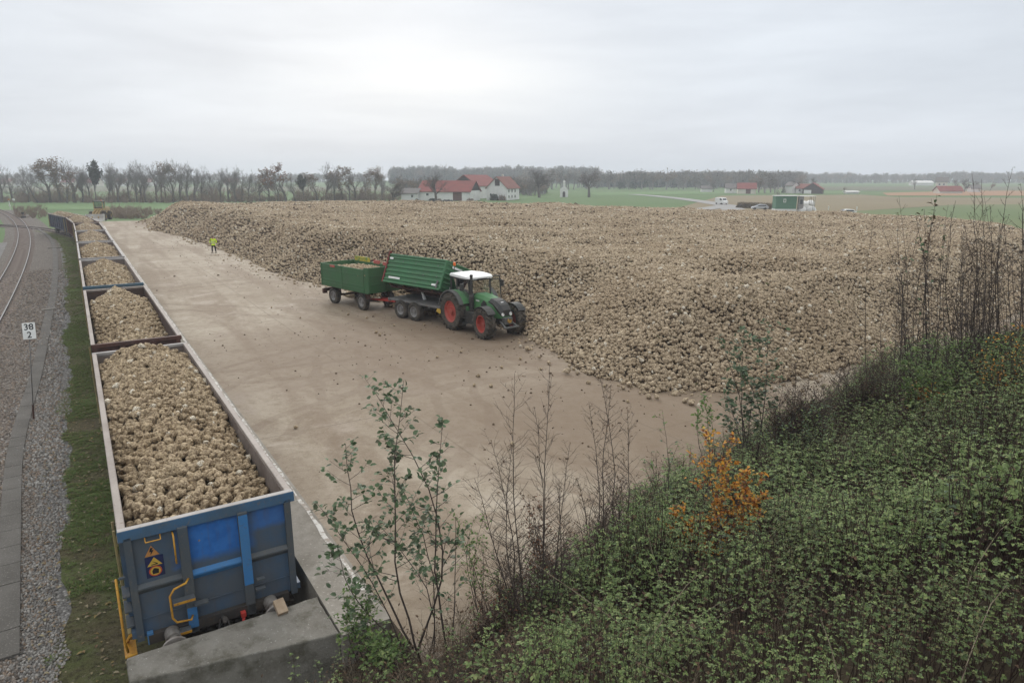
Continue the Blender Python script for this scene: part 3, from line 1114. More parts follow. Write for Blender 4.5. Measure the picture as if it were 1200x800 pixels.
def beet_mesh(seed, sub, mat):
    v, f = beet_shape(seed, sub)
    q = MB(); q.add(v, f)
    return mesh_of(q, 'sugar_beet', mat, True)
BEET_NEAR = [beet_mesh(k, 3, M['beet']) for k in range(8)]
BEET_MID = [beet_mesh(k, 2, M['beet']) for k in range(6)]
BEET_FAR = [beet_mesh(k + 20, 1, M['beet_far']) for k in range(6)]
HEAP_NEAR = [beet_mesh(k + 40, 2, M['beet_far']) for k in range(6)]
NG_NEAR = scatter_tree('beet_scatter_near', source_collection('beets_near', BEET_NEAR))
NG_MID = scatter_tree('beet_scatter_mid', source_collection('beets_mid', BEET_MID))
NG_FAR = scatter_tree('beet_scatter_far', source_collection('beets_far', BEET_FAR))
M['beet_gap_shade'] = simple('beet_gaps', (0.085, 0.062, 0.042), (0.05, 0.038, 0.027), 2, 0.95, 0.1, world=True)  # dark sheet below the beets: shade of the gaps put into its colour

def random_rots(n, tilt=0.5):
    e = np.zeros((n, 3))
    e[:, 0] = RNG.uniform(0, 6.28, n)
    e[:, 1] = RNG.normal(0, tilt, n)
    e[:, 2] = RNG.uniform(0, 6.28, n)
    return e

# ================================================================== wagons
def blue_mat():
    """bright blue and grimy grey-blue; the dirt has its own blotchy edges, the clean patch its own outline"""
    m, g, b = new_mat('blue_wagon_paint', 0.5, 0.35)
    co = objco(g)
    sx = g.n('ShaderNodeSeparateXYZ'); g.t.links.new(co, sx.inputs[0])
    nz = g.noise(co, 1.7, 5, 0.6)
    f = g.ramp(g.noise(co, 0.9, 5, 0.6), 0.40, 0.58)
    dirt = g.mix(f, (0.084, 0.100, 0.122), (0.056, 0.100, 0.165))
    # brighter blue box with noisy edge on the upper middle panel, weaker at upper right
    dy = g.math('ABSOLUTE', g.math('SUBTRACT', sx.outputs[1], -0.04))
    dz = g.math('ABSOLUTE', g.math('SUBTRACT', sx.outputs[2], 2.66))
    d = g.math('MAXIMUM', g.math('MULTIPLY', dy, 1.0 / 0.60), g.math('MULTIPLY', dz, 1.0 / 0.38))
    d = g.math('ADD', d, g.math('MULTIPLY', g.math('SUBTRACT', nz, 0.5), 0.9))
    k = g.ramp(d, 1.25, 0.75)
    dy2 = g.math('ABSOLUTE', g.math('SUBTRACT', sx.outputs[1], -1.12))
    dz2 = g.math('ABSOLUTE', g.math('SUBTRACT', sx.outputs[2], 2.84))
    d2 = g.math('MAXIMUM', g.math('MULTIPLY', dy2, 1.0 / 0.40), g.math('MULTIPLY', dz2, 1.0 / 0.24))
    d2 = g.math('ADD', d2, g.math('MULTIPLY', g.math('SUBTRACT', nz, 0.5), 0.9))
    k = g.math('MAXIMUM', k, g.math('MULTIPLY', g.ramp(d2, 1.3, 0.8), 0.7))
    clean = g.mix(g.ramp(g.noise(co, 5, 4), 0.4, 0.6), (0.024, 0.125, 0.40), (0.034, 0.155, 0.46))
    c = g.mix(k, dirt, clean)
    c = g.mix(g.math('MULTIPLY', g.ramp(g.noise(co, 16, 5, 0.75), 0.62, 0.7), 0.7), c, (0.12, 0.075, 0.05))
    c = g.mix(g.math('MULTIPLY', g.ramp(g.noise(g.mapping(co, (6, 6, 0.6)), 2.0, 4), 0.55, 0.75), 0.3), c, (0.10, 0.085, 0.07))
    g.t.links.new(c, b.inputs['Base Color'])
    bump(g, b, g.noise(co, 3.0, 3, 0.5), 0.25, 0.06)
    return m
def worn_paint(name, a, b_, worn, sc=1.2, rough=0.6):
    m, g, b = new_mat(name, rough, 0.3)
    co = objco(g)
    c = g.mix(g.ramp(g.noise(co, sc, 6, 0.65), 0.4, 0.62), a, b_)
    c = g.mix(g.math('MULTIPLY', g.ramp(g.noise(co, 9, 6, 0.75), 0.56, 0.68), 0.75), c, worn)
    g.t.links.new(c, b.inputs['Base Color'])
    bump(g, b, g.noise(co, 14, 5, 0.7), 0.25, 0.02)
    return m
M['blue_body'] = blue_mat()
M['blue_trim'] = worn_paint('blue_trim', (0.055, 0.125, 0.225), (0.07, 0.10, 0.13), (0.16, 0.13, 0.11), 0.8)
M['blue_bright'] = worn_paint('blue_bright', (0.045, 0.18, 0.42), (0.065, 0.17, 0.32), (0.10, 0.12, 0.14), 0.9)
M['grey_trim'] = worn_paint('grey_trim', (0.088, 0.094, 0.098), (0.068, 0.085, 0.105), (0.15, 0.125, 0.105), 1.2)
M['rim_pale'] = worn_paint('rim_pale', (0.36, 0.34, 0.325), (0.25, 0.235, 0.225), (0.17, 0.12, 0.095), 0.7)
M['rim_pink'] = worn_paint('rim_pink', (0.30, 0.262, 0.232), (0.215, 0.18, 0.158), (0.14, 0.09, 0.07), 0.7)
M['inner'] = worn_paint('wagon_inside', (0.20, 0.165, 0.145), (0.135, 0.105, 0.09), (0.26, 0.23, 0.205), 1.0, 0.8)
M['inner_dark'] = worn_paint('wagon_inside_dark', (0.085, 0.055, 0.045), (0.055, 0.04, 0.036), (0.14, 0.10, 0.08), 1.0, 0.8)
M['body_rust'] = worn_paint('wagon_rust', (0.095, 0.042, 0.030), (0.06, 0.034, 0.028), (0.14, 0.09, 0.07))
M['body_dark'] = worn_paint('wagon_dark', (0.030, 0.033, 0.042), (0.045, 0.036, 0.034), (0.075, 0.055, 0.045))
M['body_navy'] = worn_paint('wagon_navy', (0.022, 0.034, 0.065), (0.035, 0.035, 0.045), (0.075, 0.06, 0.05))
M['body_grey'] = worn_paint('wagon_grey', (0.13, 0.125, 0.12), (0.09, 0.08, 0.075), (0.16, 0.10, 0.08))
M['teal'] = worn_paint('wagon_teal', (0.055, 0.12, 0.165), (0.075, 0.11, 0.135), (0.16, 0.13, 0.11))
M['steel_dome'] = simple('worn_steel', (0.30, 0.28, 0.26), (0.18, 0.155, 0.135), 4, 0.5, 0.5, 0.4, c3=(0.10, 0.08, 0.065), scale3=14)
M['orange_sign'] = simple('sign_orange', (0.50, 0.23, 0.07), (0.38, 0.17, 0.06), 9, 0.6, 0.3)
M['yellow_sign'] = simple('sign_yellow', (0.58, 0.38, 0.06), (0.46, 0.30, 0.05), 9, 0.6, 0.3)
M['navy_sign'] = simple('sign_navy', (0.018, 0.024, 0.085), (0.02, 0.025, 0.06), 6, 0.5, 0.3)
M['black_mark'] = simple('black_mark', (0.014, 0.014, 0.016), (0.022, 0.02, 0.02), 6, 0.6, 0.3)
M['red_mark'] = simple('red_mark', (0.50, 0.07, 0.03), (0.42, 0.07, 0.03), 6, 0.6, 0.3)
M['yellow_dirty'] = worn_paint('yellow_dirty', (0.30, 0.235, 0.10), (0.19, 0.16, 0.09), (0.10, 0.08, 0.055))

WL, HW, RIM = 14.55, 1.5, 3.22
PITCH_W = 15.86
def wheel_mesh_rail():
    q = MB()
    q.lathe([(-.07, 0.04), (-.07, .40), (-.06, .47), (-.03, .50), (-.02, .465), (.07, .46), (.07, .40), (.03, .38), (.03, .12), (.08, .10), (.08, .03)], 'y', n=24)
    return mesh_of(q, 'wheel', M['dark_steel'], False)
RWHEEL = wheel_mesh_rail()
def plate(mb, pts2, x, mi, th=0.006):
    """flat sticker on the end wall: pts2 in (y, z), facing -x"""
    mb.prism_x([(y, z) for y, z in pts2], x - th, x, mi)
def disc2(cy_, cz, r, n=20, sq=1.0):
    return [(cy_ + r * math.cos(2 * math.pi * i / n), cz + r * sq * math.sin(2 * math.pi * i / n)) for i in range(n)]

def make_wagon(i, rz, loc, label, body, rimm, rime, inner, endbar, near=False):
    w = thing('freight_wagon', loc, rz, label, 'freight wagon', 'open freight wagons loaded with beets')
    iw = HW - 0.13
    # side walls with ribs
    for sgn in (1, -1):
        q = MB()
        q.box((WL / 2, sgn * (HW - 0.10), 2.16), (WL - 0.10, 0.06, 1.92))
        for k in range(9):
            x = 0.5 + k * (WL - 1.0) / 8
            q.box((x, sgn * (HW - 0.035), 2.14), (0.11, 0.072, 1.86))
        q.box((WL / 2, sgn * (HW - 0.05), 1.16), (WL - .04, 0.10, 0.13))
        q.build('side_wall', body, w)
    # inner lining and floor
    q = MB()
    for sgn in (1, -1):
        q.box((WL / 2, sgn * (iw - 0.004), 2.16), (WL - 0.24, 0.008, 1.94))
    for x in (0.126, WL - 0.126):
        q.box((x, 0, 2.16), (0.008, 2 * iw - .02, 1.94))
    q.box((WL / 2, 0, 1.2), (WL - .2, 2 * iw - .02, 0.06))
    q.build('lining', inner, w)
    # end walls
    q = MB()
    q.box((0.09, 0, 2.08), (0.06, 2 * HW - 0.16, 2.04))
    if near:
        q.box((0.052, 0, 1.42), (0.02, 2 * HW - 0.30, 0.012))
    q.build('end_wall', body, w)
    q = MB(); q.box((WL - 0.09, 0, 2.08), (0.06, 2 * HW - 0.16, 2.04)); q.build('end_wall', body, w)
    # rim
    q = MB()
    for sgn in (1, -1):
        q.box((WL / 2, sgn * (HW - 0.065), RIM - 0.075), (WL - 0.26, 0.13, 0.15))
    r_ = q.build('side_rim', rimm, w); bevel(r_, 0.012, 1)
    for x in (0.065, WL - 0.065):
        q = MB(); q.box((x, 0, RIM - 0.076), (0.13, 2 * HW + 0.004, 0.158))
        if near and x < 1:
            q.box((-.004, 0, RIM - .10), (.012, 2 * HW + .02, .20))
        e = q.build('end_rim', endbar if x < 1 else rime, w); bevel(e, 0.012, 1)
        if near and x < 1:
            q = MB(); q.box((.062, 0, RIM + .0055), (.125, 2 * HW - .01, .006)); q.build('rim_top', M['rim_pale'], e)
    # end posts and mid rail
    for xe, sg in ((0.05, -1), (WL - 0.05, 1)):
        for y in (0.5, -0.53):
            q = MB(); q.box((xe + sg * 0.055, y, 1.98), (0.11, 0.17, 2.16))
            pst = q.build('end_post', M['grey_trim'] if near else body, w); bevel(pst, 0.008, 1)
            if near and y < 0 and sg < 0:
                q = MB(); q.box((xe - .1125, y, 2.28), (.005, .166, 1.46)); q.build('paint_patch', M['blue_bright'], pst)
            if near and y > 0 and sg < 0:
                q = MB(); q.box((xe - .1125, y, 1.22), (.005, .166, .42)); q.build('paint_patch', M['blue_bright'], pst)
        for y in (HW - 0.13, -HW + 0.13):
            q = MB(); q.box((xe + sg * 0.03, y, 2.05), (0.06, 0.12, 2.05))
            q.build('corner_post', M['blue_trim'] if near and y > 0 and False else (M['grey_trim'] if near else body), w)
        for y0, y1, mt_ in ((HW - .19, .585, 'grey_trim'), (.415, -.445, 'blue_bright'), (-.615, -HW + .19, 'grey_trim')):
            q = MB(); q.prism_y([(xe - .001 * sg, 2.12), (xe + sg * .07, 2.06), (xe + sg * .07, 2.03), (xe - .001 * sg, 1.93)], min(y0, y1), max(y0, y1))
            q.build('end_rail', M[mt_] if near else body, w)
    # headstock, buffers, hook
    for xe, sg in ((0.03, -1), (WL - 0.03, 1)):
        q = MB(); q.box((xe + sg * 0.02, 0, 1.03), (0.14, 2.5, 0.18)); q.build('headstock', M['dark_steel'], w)
        for y in (0.875, -0.875):
            q = MB()
            q.lathe([(0.0, 0.0), (0.0, 0.13), (0.26, 0.13), (0.26, 0.085), (0.50, 0.085), (0.50, 0.20), (0.53, 0.235), (0.56, 0.225), (0.575, 0.12), (0.58, 0.0)], 'x', (0, 0, 0), 24)
            if sg < 0:
                q.v = [(-x, -yy, zz) for x, yy, zz in q.v]
            q.build('buffer', M['steel_dome'], w, smooth=False, loc=(xe + sg * 0.09, y, 1.06))
        q = MB()
        q.tube([(xe + sg * .05, 0, 1.04), (xe + sg * .3, 0, 1.04), (xe + sg * .38, 0, 1.12), (xe + sg * .32, 0, 1.18)], .035, 6)
        q.tube([(xe + sg * .12, .05, 1.04), (xe + sg * .3, .12, .8), (xe + sg * .34, 0, .62), (xe + sg * .3, -.12, .8), (xe + sg * .12, -.05, 1.04)], .022, 6)
        q.build('coupling', M['dark_steel'], w)
        if near and sg < 0:
            q = MB()
            q.tube([(xe - .06, -.36, .98), (xe - .16, -.36, .94), (xe - .24, -.32, .78)], .03, 6)
            q.box((xe - .12, -.36, 1.0), (.14, .09, .09))
            q.build('brake_cock', M['red_paint'], w)
    # underframe and bogies
    q = MB()
    q.box((WL / 2, 0, 1.0), (WL - .5, 0.36, 0.26))
    for sgn in (1, -1):
        q.box((WL / 2, sgn * 1.16, 1.04), (WL - .3, 0.10, 0.20))
    q.box((WL / 2, .5, .8), (1.0, .4, .35))
    q.build('underframe', M['dark_steel'], w)
    for xb in (2.4, WL - 2.4):
        q = MB()
        for sgn in (1, -1):
            q.prism_y([(-1.25, .40), (-1.25, .62), (-.5, .68), (0, .62), (.5, .68), (1.25, .62), (1.25, .40), (.6, .36), (0, .26), (-.6, .36)], sgn * 1.0 - .05, sgn * 1.0 + .05)
        q.box((0, 0, .62), (.45, 2.0, .22))
        bg_ = q.build('bogie', M['dark_steel'], w, loc=(xb, 0, 0))
        for xw in (-.9, .9):
            for sgn in (1, -1):
                wh = link('wheel', RWHEEL, bg_, (xw, sgn * .80, .63))
                if sgn < 0:
                    wh.rotation_euler = (0, 0, math.pi)
    # ladder corner posts in dirty yellow on the left side, seen on the far wagons
    for x in (1.0, WL - 1.0):
        q = MB()
        q.tube([(x - .2, HW + .03, 1.0), (x - .2, HW + .05, 2.9)], .028, 5)
        q.tube([(x + .2, HW + .03, 1.0), (x + .2, HW + .05, 2.9)], .028, 5)
        for z_ in (0.75, 1.05, 1.4, 1.8, 2.2, 2.6):
            q.box((x, HW + .04, z_), (.44, .06, .03))
        q.build('ladder', M['yellow_dirty'], w)
    if near:
        # yellow grab handles on the end wall
        yh = M['yellow_paint']
        def tube(pts, r=.015):
            qq = MB(); qq.tube(pts, r, 8); return qq.build('handrail', yh, w, smooth=True)
        f = -0.05
        tube([(.05, .66, 2.98), (f - .06, .66, 2.97), (f - .06, .66, 2.42), (.05, .66, 2.41)])
        tube([(.05, 1.10, 3.03), (f - .05, 1.10, 2.96), (f - .05, .86, 2.96), (.05, .86, 3.03)], .013)
        tube([(-.05, .50, 2.03), (-.19, .56, 2.03), (-.20, .76, 1.98), (-.20, .84, 1.86), (-.20, .84, 1.42), (-.20, .78, 1.31), (-.19, .54, 1.27), (-.05, .50, 1.27)], .020)
        for z_, y0, y1 in ((1.70, .44, .80), (1.08, .56, .92)):
            q = MB()
            q.box((-.15, (y0 + y1) / 2, z_), (.16, y1 - y0, .02), 0)
            q.box((-.235, (y0 + y1) / 2, z_ - .005), (.02, y1 - y0, .045), 0)
            stp = q.build('step', M['grey_trim'], w)
            q = MB(); q.box((-.2475, (y0 + y1) / 2, z_ - .004), (.006, y1 - y0, .047)); q.build('step_edge', yh, stp)
        q = MB(); q.box((-.10, .34, 1.50), (.14, .24, .03)); q.box((-.09, -.74, 1.62), (.1, .14, .03)); q.box((-.09, -.72, 1.42), (.1, .18, .03)); q.build('bracket', M['grey_trim'], w)
        # side ladder near the left corner
        tube([(.16, HW + .12, 2.28), (.16, HW + .13, 1.0), (.16, HW + .10, .78)], .022)
        q = MB()
        q.bar((.25, HW + .02, 1.05), (.75, HW + .10, .62), .05, .05)
        q.box((.5, HW + .06, .62), (.5, .2, .03))
        q.build('foot_step', yh, w)
        q = MB()
        for z_ in (1.3, 1.6, 1.9):
            q.box((.32, HW + .0, z_), (.42, .12, .025))
        q.tube([(.14, HW + .08, 2.28), (.14, HW - .02, 2.28)], .03, 6)
        q.build('ladder_rung', M['grey_trim'], w)
        # warning stickers
        x = .0555
        yc = 1.02
        def shrink(*ms):
            for o_ in ms:
                for v_ in o_.data.vertices:
                    v_.co.y = yc + (v_.co.y - yc) * .78; v_.co.z = 2.42 + (v_.co.z - 2.42) * .86
        q = MB()
        plate(q, [(yc + .15, 2.64), (yc - .15, 2.64), (yc, 2.87)][::-1], x, 0)
        s1 = q.build('warning_sign', M['orange_sign'], w)
        tag(s1, 'orange warning triangle with a lightning bolt')
        q = MB()
        plate(q, [(yc + .02, 2.82), (yc - .035, 2.82), (yc - .005, 2.765), (yc - .045, 2.765), (yc + .03, 2.66), (yc + .015, 2.735), (yc + .05, 2.735)], x - .006, 0, .003)
        bm_ = q.build('bolt_mark', M['black_mark'], s1)
        yc2 = yc - .03
        q = MB(); plate(q, [(yc2 - .19, 2.15), (yc2 + .19, 2.15), (yc2 + .19, 2.62), (yc2 - .19, 2.62)], x, 0)
        s2 = q.build('warning_sign', M['navy_sign'], w)
        tag(s2, 'dark blue panel with a yellow warning triangle above a red prohibition ring')
        q = MB(); plate(q, [(yc2 + .155, 2.41), (yc2 - .155, 2.41), (yc2, 2.60)][::-1], x - .006, 0, .003); q.build('triangle_mark', M['yellow_sign'], s2)
        q = MB(); plate(q, [(yc2 + .05, 2.515), (yc2 - .0, 2.49), (yc2 - .07, 2.445), (yc2 - .06, 2.43), (yc2 + .07, 2.43), (yc2 + .07, 2.445), (yc2 - .03, 2.45)], x - .009, 0, .003); q.build('figure_mark', M['black_mark'], s2)
        q = MB(); plate(q, disc2(yc2, 2.285, .135, 22, .85), x - .006, 0, .003); q.build('ring_mark', M['red_mark'], s2)
        q = MB(); plate(q, disc2(yc2, 2.285, .108, 22, .85), x - .009, 0, .003); q.build('disc_mark', M['yellow_sign'], s2)
        q = MB(); plate(q, [(yc2 - .06, 2.225), (yc2 + .06, 2.225), (yc2 + .07, 2.295), (yc2 + .03, 2.355), (yc2 - .02, 2.345), (yc2 - .07, 2.315)], x - .012, 0, .003); q.build('figure_mark', M['black_mark'], s2)
        shrink(s1, bm_, s2, *s2.children)
        q = MB(); q.box((-.004, 1.22, 1.05), (.10, .10, .22)); q.build('cable_box', M['blue_bright'], w)
    return w

wagon_cfg = [
    ('blue', 'nearest open wagon with grimy blue end wall and yellow handles, against the buffer block', 'blue_body', 'rim_pink', 'rim_pale', 'inner', 'blue_trim'),
    ('rust', 'second wagon from the buffer block, with a rust brown end beam', 'body_rust', 'rim_pink', 'rim_pink', 'inner_dark', 'body_rust'),
    ('teal', 'third wagon from the buffer block, with a dark teal end beam', 'body_dark', 'rim_pink', 'rim_pale', 'inner', 'teal'),
    ('grey', 'fourth wagon from the buffer block, with a pale grey end beam', 'body_grey', 'rim_pale', 'rim_pale', 'inner', 'rim_pale'),
    ('grey2', 'fifth wagon from the buffer block, with a thin whitish end beam', 'body_grey', 'rim_pale', 'rim_pale', 'inner', 'rim_pale'),
    ('brown', 'sixth wagon from the buffer block, dark sided, where the train starts to bend', 'body_dark', 'rim_pink', 'rim_pink', 'inner_dark', 'rim_pale'),
    ('dark', 'brownish black wagon standing second from the far end of the train', 'body_rust', 'rim_pink', 'rim_pink', 'inner_dark', 'body_rust'),
    ('navy', 'navy sided wagon at the far end of the train, nearest the switch', 'body_navy', 'rim_pink', 'rim_pink', 'inner_dark', 'body_rust'),
]
WAGONS = []
for i, cfg in enumerate(wagon_cfg):
    s0 = i * PITCH_W
    a, _ = siding_pt(s0 + 2.4, 0); b_, _ = siding_pt(s0 + WL - 2.4, 0)
    d = (b_ - a).normalized()
    loc = a - d * 2.4
    rz = math.atan2(d.y, d.x)
    WAGONS.append((make_wagon(i, rz, loc, cfg[1], M[cfg[2]], M[cfg[3]], M[cfg[4]], M[cfg[5]], M[cfg[6]], near=(i == 0)), loc, rz))

# loads: sugar beets heaped in the wagons
def load_h(x, y, i):
    """height of the load above the wagon floor frame: x along, y across"""
    base = RIM - (0.40 if i == 0 else 0.50)
    crown = (0.46 if i == 0 else 0.60) * (1 - (np.abs(y) / 1.37) ** (2.4 if i == 0 else 1.5))
    u = x / WL
    lo, hi = ((-0.38, 0.06), (-0.50, 0.04), (-0.42, 0.02), (-0.30, 0.04), (-0.25, 0.0), (-0.25, 0.05), (-0.1, 0.2), (-0.1, 0.25))[i]
    prof = lo + (hi - lo) * np.clip(u * 1.6, 0, 1) ** 0.8
    drop = -(0.5 if i == 0 else 0.80 if i < 4 else .5) * np.clip((u - (.92 if i == 0 else 0.84)) / (.08 if i == 0 else 0.16), 0, 1) ** 1.3 * np.clip((np.abs(y) - .15) / .8, 0, 1)
    drop = drop - 0.25 * np.clip((u - .95) / .05, 0, 1)
    drop = drop - 0.20 * np.clip(1 - u / .10, 0, 1) ** 1.5
    wave = 0.22 * (fbm(x + i * 31.7, y, 0.28, 3, i) - 0.5) + 0.14 * (fbm(x + i * 17.3, y, 0.9, 2, i + 3) - 0.5)
    return base + crown * (0.8 if i else 1.0) + prof + drop + wave
used_single = 0
for i, (w, loc, rz) in enumerate(WAGONS):
    # surface under the beets
    nx, ny = 60, 12
    xs = np.linspace(0.14, WL - 0.14, nx); ys = np.linspace(-1.355, 1.355, ny)
    GX, GY = np.meshgrid(xs, ys, indexing='ij')
    GZ = load_h(GX, GY, i) - 0.10
    M4 = Matrix.Translation(loc) @ Matrix.Rotation(rz, 4, 'Z')
    sv = [tuple(M4 @ Vector((a, b_, c))) for a, b_, c in zip(GX.ravel(), GY.ravel(), GZ.ravel())]
    sf = [(a * ny + b_, (a + 1) * ny + b_, (a + 1) * ny + b_ + 1, a * ny + b_ + 1) for a in range(nx - 1) for b_ in range(ny - 1)]
    sp = (0.128, 0.130, 0.130, 0.138, 0.145, 0.16, 0.18, 0.2)[i]
    X, Y = np.meshgrid(np.arange(0.22, WL - 0.2, sp), np.arange(-1.29, 1.30, sp), indexing='ij')
    X = X.ravel() + RNG.uniform(-.5, .5, X.size) * sp; Y = Y.ravel() + RNG.uniform(-.5, .5, Y.size) * sp
    # a second, looser layer on top
    k = RNG.random(X.size) < 0.35
    X2 = np.concatenate([X, X[k] + RNG.uniform(-.06, .06, k.sum())]); Y2 = np.concatenate([Y, np.clip(Y[k] + RNG.uniform(-.06, .06, k.sum()), -1.29, 1.29)])
    Z2 = load_h(X2, Y2, i) + RNG.uniform(-.075, .055, X2.size)
    Z2[X.size:] += 0.06
    n_ = X2.size
    big = np.clip(RNG.normal(0.081, 0.021, n_), .04, .14)
    rots = random_rots(n_)
    pw = np.array([tuple(M4 @ Vector((a, b_, c))) for a, b_, c in zip(X2, Y2, Z2)])
    rots[:, 2] += rz
    if i == 0:
        # the 260 beets nearest the camera are objects of their own
        order = np.argsort(X2 + 0.25 * np.abs(Y2))
        near = order[:262]
        for j in near:
            o = link('sugar_beet', BEET_NEAR[j % 8], None, pw[j])
            o.rotation_euler = rots[j]
            o.scale = [big[j]] * 3
            tag(o, 'earthy sugar beet lying at the near end of the load in the blue wagon', 'sugar beet', 'beets at the near end of the blue wagon')
        rest = order[262:]
    else:
        rest = np.arange(n_)
    ng = NG_NEAR if i == 0 else NG_MID if i < 4 else NG_FAR
    o = scatter('sugar_beet_load', ng, pw[rest], rots[rest], big[rest] * (1.0 if i < 4 else 1.15), RNG.integers(0, 6, len(rest)), M['beet_gap_shade'], (sv, sf))
    tag(o, kind='stuff')

# bed of the siding under the wagons
mb = MB()
a_s = list(np.arange(-0.6, 126, 3.0))
for s in a_s:
    for off in (-1.75, 1.75):
        p, d = siding_pt(s, off, 0.02); mb.v.append(tuple(p))
for i in range(len(a_s) - 1):
    mb.f.append((2 * i, 2 * i + 1, 2 * i + 3, 2 * i + 2)); mb.m.append(0)
tag(mb.build('siding_bed', M['ballast']), kind='structure')

# ================================================================== the big heap
from_poly = [(-66, 123.5), (-57, 108), (-42, 89.6), (-34.3, 78.7), (-26, 66), (-18.7, 55), (-10.5, 46.6), (-4.5, 41.5), (0.9, 33.9), (3.5, 27.0), (5.1, 24.5), (8.1, 24.6), (12.1, 26.4), (18.6, 31.5), (26, 37), (38, 47), (52, 60), (57, 78), (48, 92), (22, 116), (-10, 123), (-45, 127)]
HP = np.array(from_poly, float)
def poly_sd(X, Y):
    """signed distance to the heap outline, positive inside"""
    X = np.asarray(X, float); Y = np.asarray(Y, float)
    best = np.full(X.shape, 1e9); inside = np.zeros(X.shape, bool)
    n = len(HP)
    for i in range(n):
        ax, ay = HP[i]; bx, by = HP[(i + 1) % n]
        ex, ey = bx - ax, by - ay
        t = np.clip(((X - ax) * ex + (Y - ay) * ey) / (ex * ex + ey * ey), 0, 1)
        d = np.hypot(X - ax - t * ex, Y - ay - t * ey)
        best = np.minimum(best, d)
        c = ((ay > Y) != (by > Y)) & (X < (bx - ax) * (Y - ay) / (by - ay + 1e-12) + ax)
        inside ^= c
    return np.where(inside, best, -best)
def heap_h(X, Y):
    d = poly_sd(X, Y) + 1.6 * (fbm(X, Y, 0.16, 3, 41) - 0.5) + 0.8 * (fbm(X, Y, 0.55, 2, 43) - 0.5)
    top = 3.45 + 0.8 * (fbm(X, Y, 0.05, 3, 47) - 0.5) + 0.6 * (fbm(X, Y, 0.17, 3, 49) - 0.5) + 0.35 * (fbm(X, Y, .5, 2, 52) - .5)
    # the plateau falls off towards the right-hand side, with a trough the loader left
    top = top - np.clip((X - 12) / 40, 0, 1) * 0.55
    tx, ty = 0.93, 0.37
    q = -(X - 9.5) * ty + (Y - 34.5) * tx
    along = (X - 9.5) * tx + (Y - 34.5) * ty
    top = top - 0.95 * np.exp(-(q / 1.6) ** 2) * np.clip((along + 1) / 3, 0, 1) * np.clip((18 - along) / 5, 0, 1)
    top = top - 0.9 * np.exp(-((X - 10) / 6.0) ** 2 - ((Y - 27.5) / 3.2) ** 2) * 0.3
    ramp = np.maximum(d, 0) * 0.66
    k = 0.55
    h = np.clip(0.5 + 0.5 * (top - ramp) / k / 2, 0, 1)
    res = top * (1 - h) + ramp * h - k * h * (1 - h)
    return np.where(d > 0, np.maximum(res, 0), -0.25)
st = 0.8
gx = np.arange(-70, 62, st); gy = np.arange(22, 130, st)
GX, GY = np.meshgrid(gx, gy, indexing='ij')
GH = heap_h(GX, GY)
sv = np.stack([GX.ravel(), GY.ravel(), (YARD_Z + GH - 0.09).ravel()], 1).tolist()
ny = len(gy); nx = len(gx)
sf = []
for a in range(nx - 1):
    for b_ in range(ny - 1):
        if GH[a:a + 2, b_:b_ + 2].max() > -0.2:
            sf.append((a * ny + b_, (a + 1) * ny + b_, (a + 1) * ny + b_ + 1, a * ny + b_ + 1))
P = []; SC = []
for y0, y1, sp in ((22, 34, .102), (34, 44, .122), (44, 58, .18), (58, 76, .23), (76, 98, .30), (98, 130, .40)):
    X, Y = np.meshgrid(np.arange(-70, 60, sp), np.arange(y0, y1, sp), indexing='ij')
    X = X.ravel() + RNG.uniform(-.5, .5, X.size) * sp; Y = Y.ravel() + RNG.uniform(-.5, .5, Y.size) * sp
    px, _ = pixel_of(X, Y, 3.0)
    k = (px > 120) & (px < 1300) & (poly_sd(X, Y) > -2.2)
    X, Y = X[k], Y[k]
    H_ = heap_h(X, Y)
    d_ = poly_sd(X, Y)
    # loose single beets rolled out at the foot
    foot = (H_ < 0) & (d_ > -1.5) & (RNG.random(len(X)) < 0.035 * np.exp(d_ * 1.2 + .6))
    k = (H_ >= 0) | foot
    Z = np.where(H_ < 0, 0.05, H_)
    P.append(np.stack([X[k], Y[k], YARD_Z + Z[k] + RNG.uniform(-.085, .085, k.sum()) * (1.0 if y0 < 40 else .45)], 1))
    SC.append(np.clip(RNG.normal(0.081 * max(1.0, (sp / .14) ** .85), 0.023, k.sum()), .04, .30))
P = np.concatenate(P); SC = np.concatenate(SC)
rots = random_rots(len(P), .6)
print('heap beets', len(P))
IDX = np.where(P[:, 1] < 46, RNG.integers(0, 6, len(P)), RNG.integers(6, 12, len(P)))
M['clod'] = simple('earth_clod', (0.12, 0.085, 0.055), (0.075, 0.055, 0.038), 4, 0.95, 0.1)
M['scrap'] = leaf_mat('beet_leaf_scrap', [(0.10, 0.13, 0.05), (0.17, 0.15, 0.07), (0.12, 0.085, 0.05)], .8, .1)
def clod(seed):
    v, f = ico(2); q = MB()
    q.add([p * (1 + .45 * mnoise.noise(p * 2.1 + Vector((seed * 5.1, 0, 0)))) for p in v], f)
    return mesh_of(q, 'clod', M['clod'], False)
def scrap(seed):
    q = MB(); r_ = random.Random(seed)
    for i in range(5):
        a = r_.uniform(0, 6.28); q.leaf((0, 0, .3), (math.cos(a), math.sin(a), r_.uniform(-.1, .5)), (0, 0, 1), r_.uniform(.8, 1.6), .5, 0, .15, .4)
    return mesh_of(q, 'scrap', M['scrap'], False)
DEB = [clod(1), clod(2), scrap(1), scrap(2)]
k = RNG.random(len(P)); IDX = np.where(k > .972, RNG.integers(12, 14, len(P)), IDX); IDX = np.where(k > .990, RNG.integers(14, 16, len(P)), IDX)
NG_HEAP = scatter_tree('beet_scatter_heap', source_collection('beets_heap', [m_ for m_ in HEAP_NEAR] + BEET_FAR + DEB))
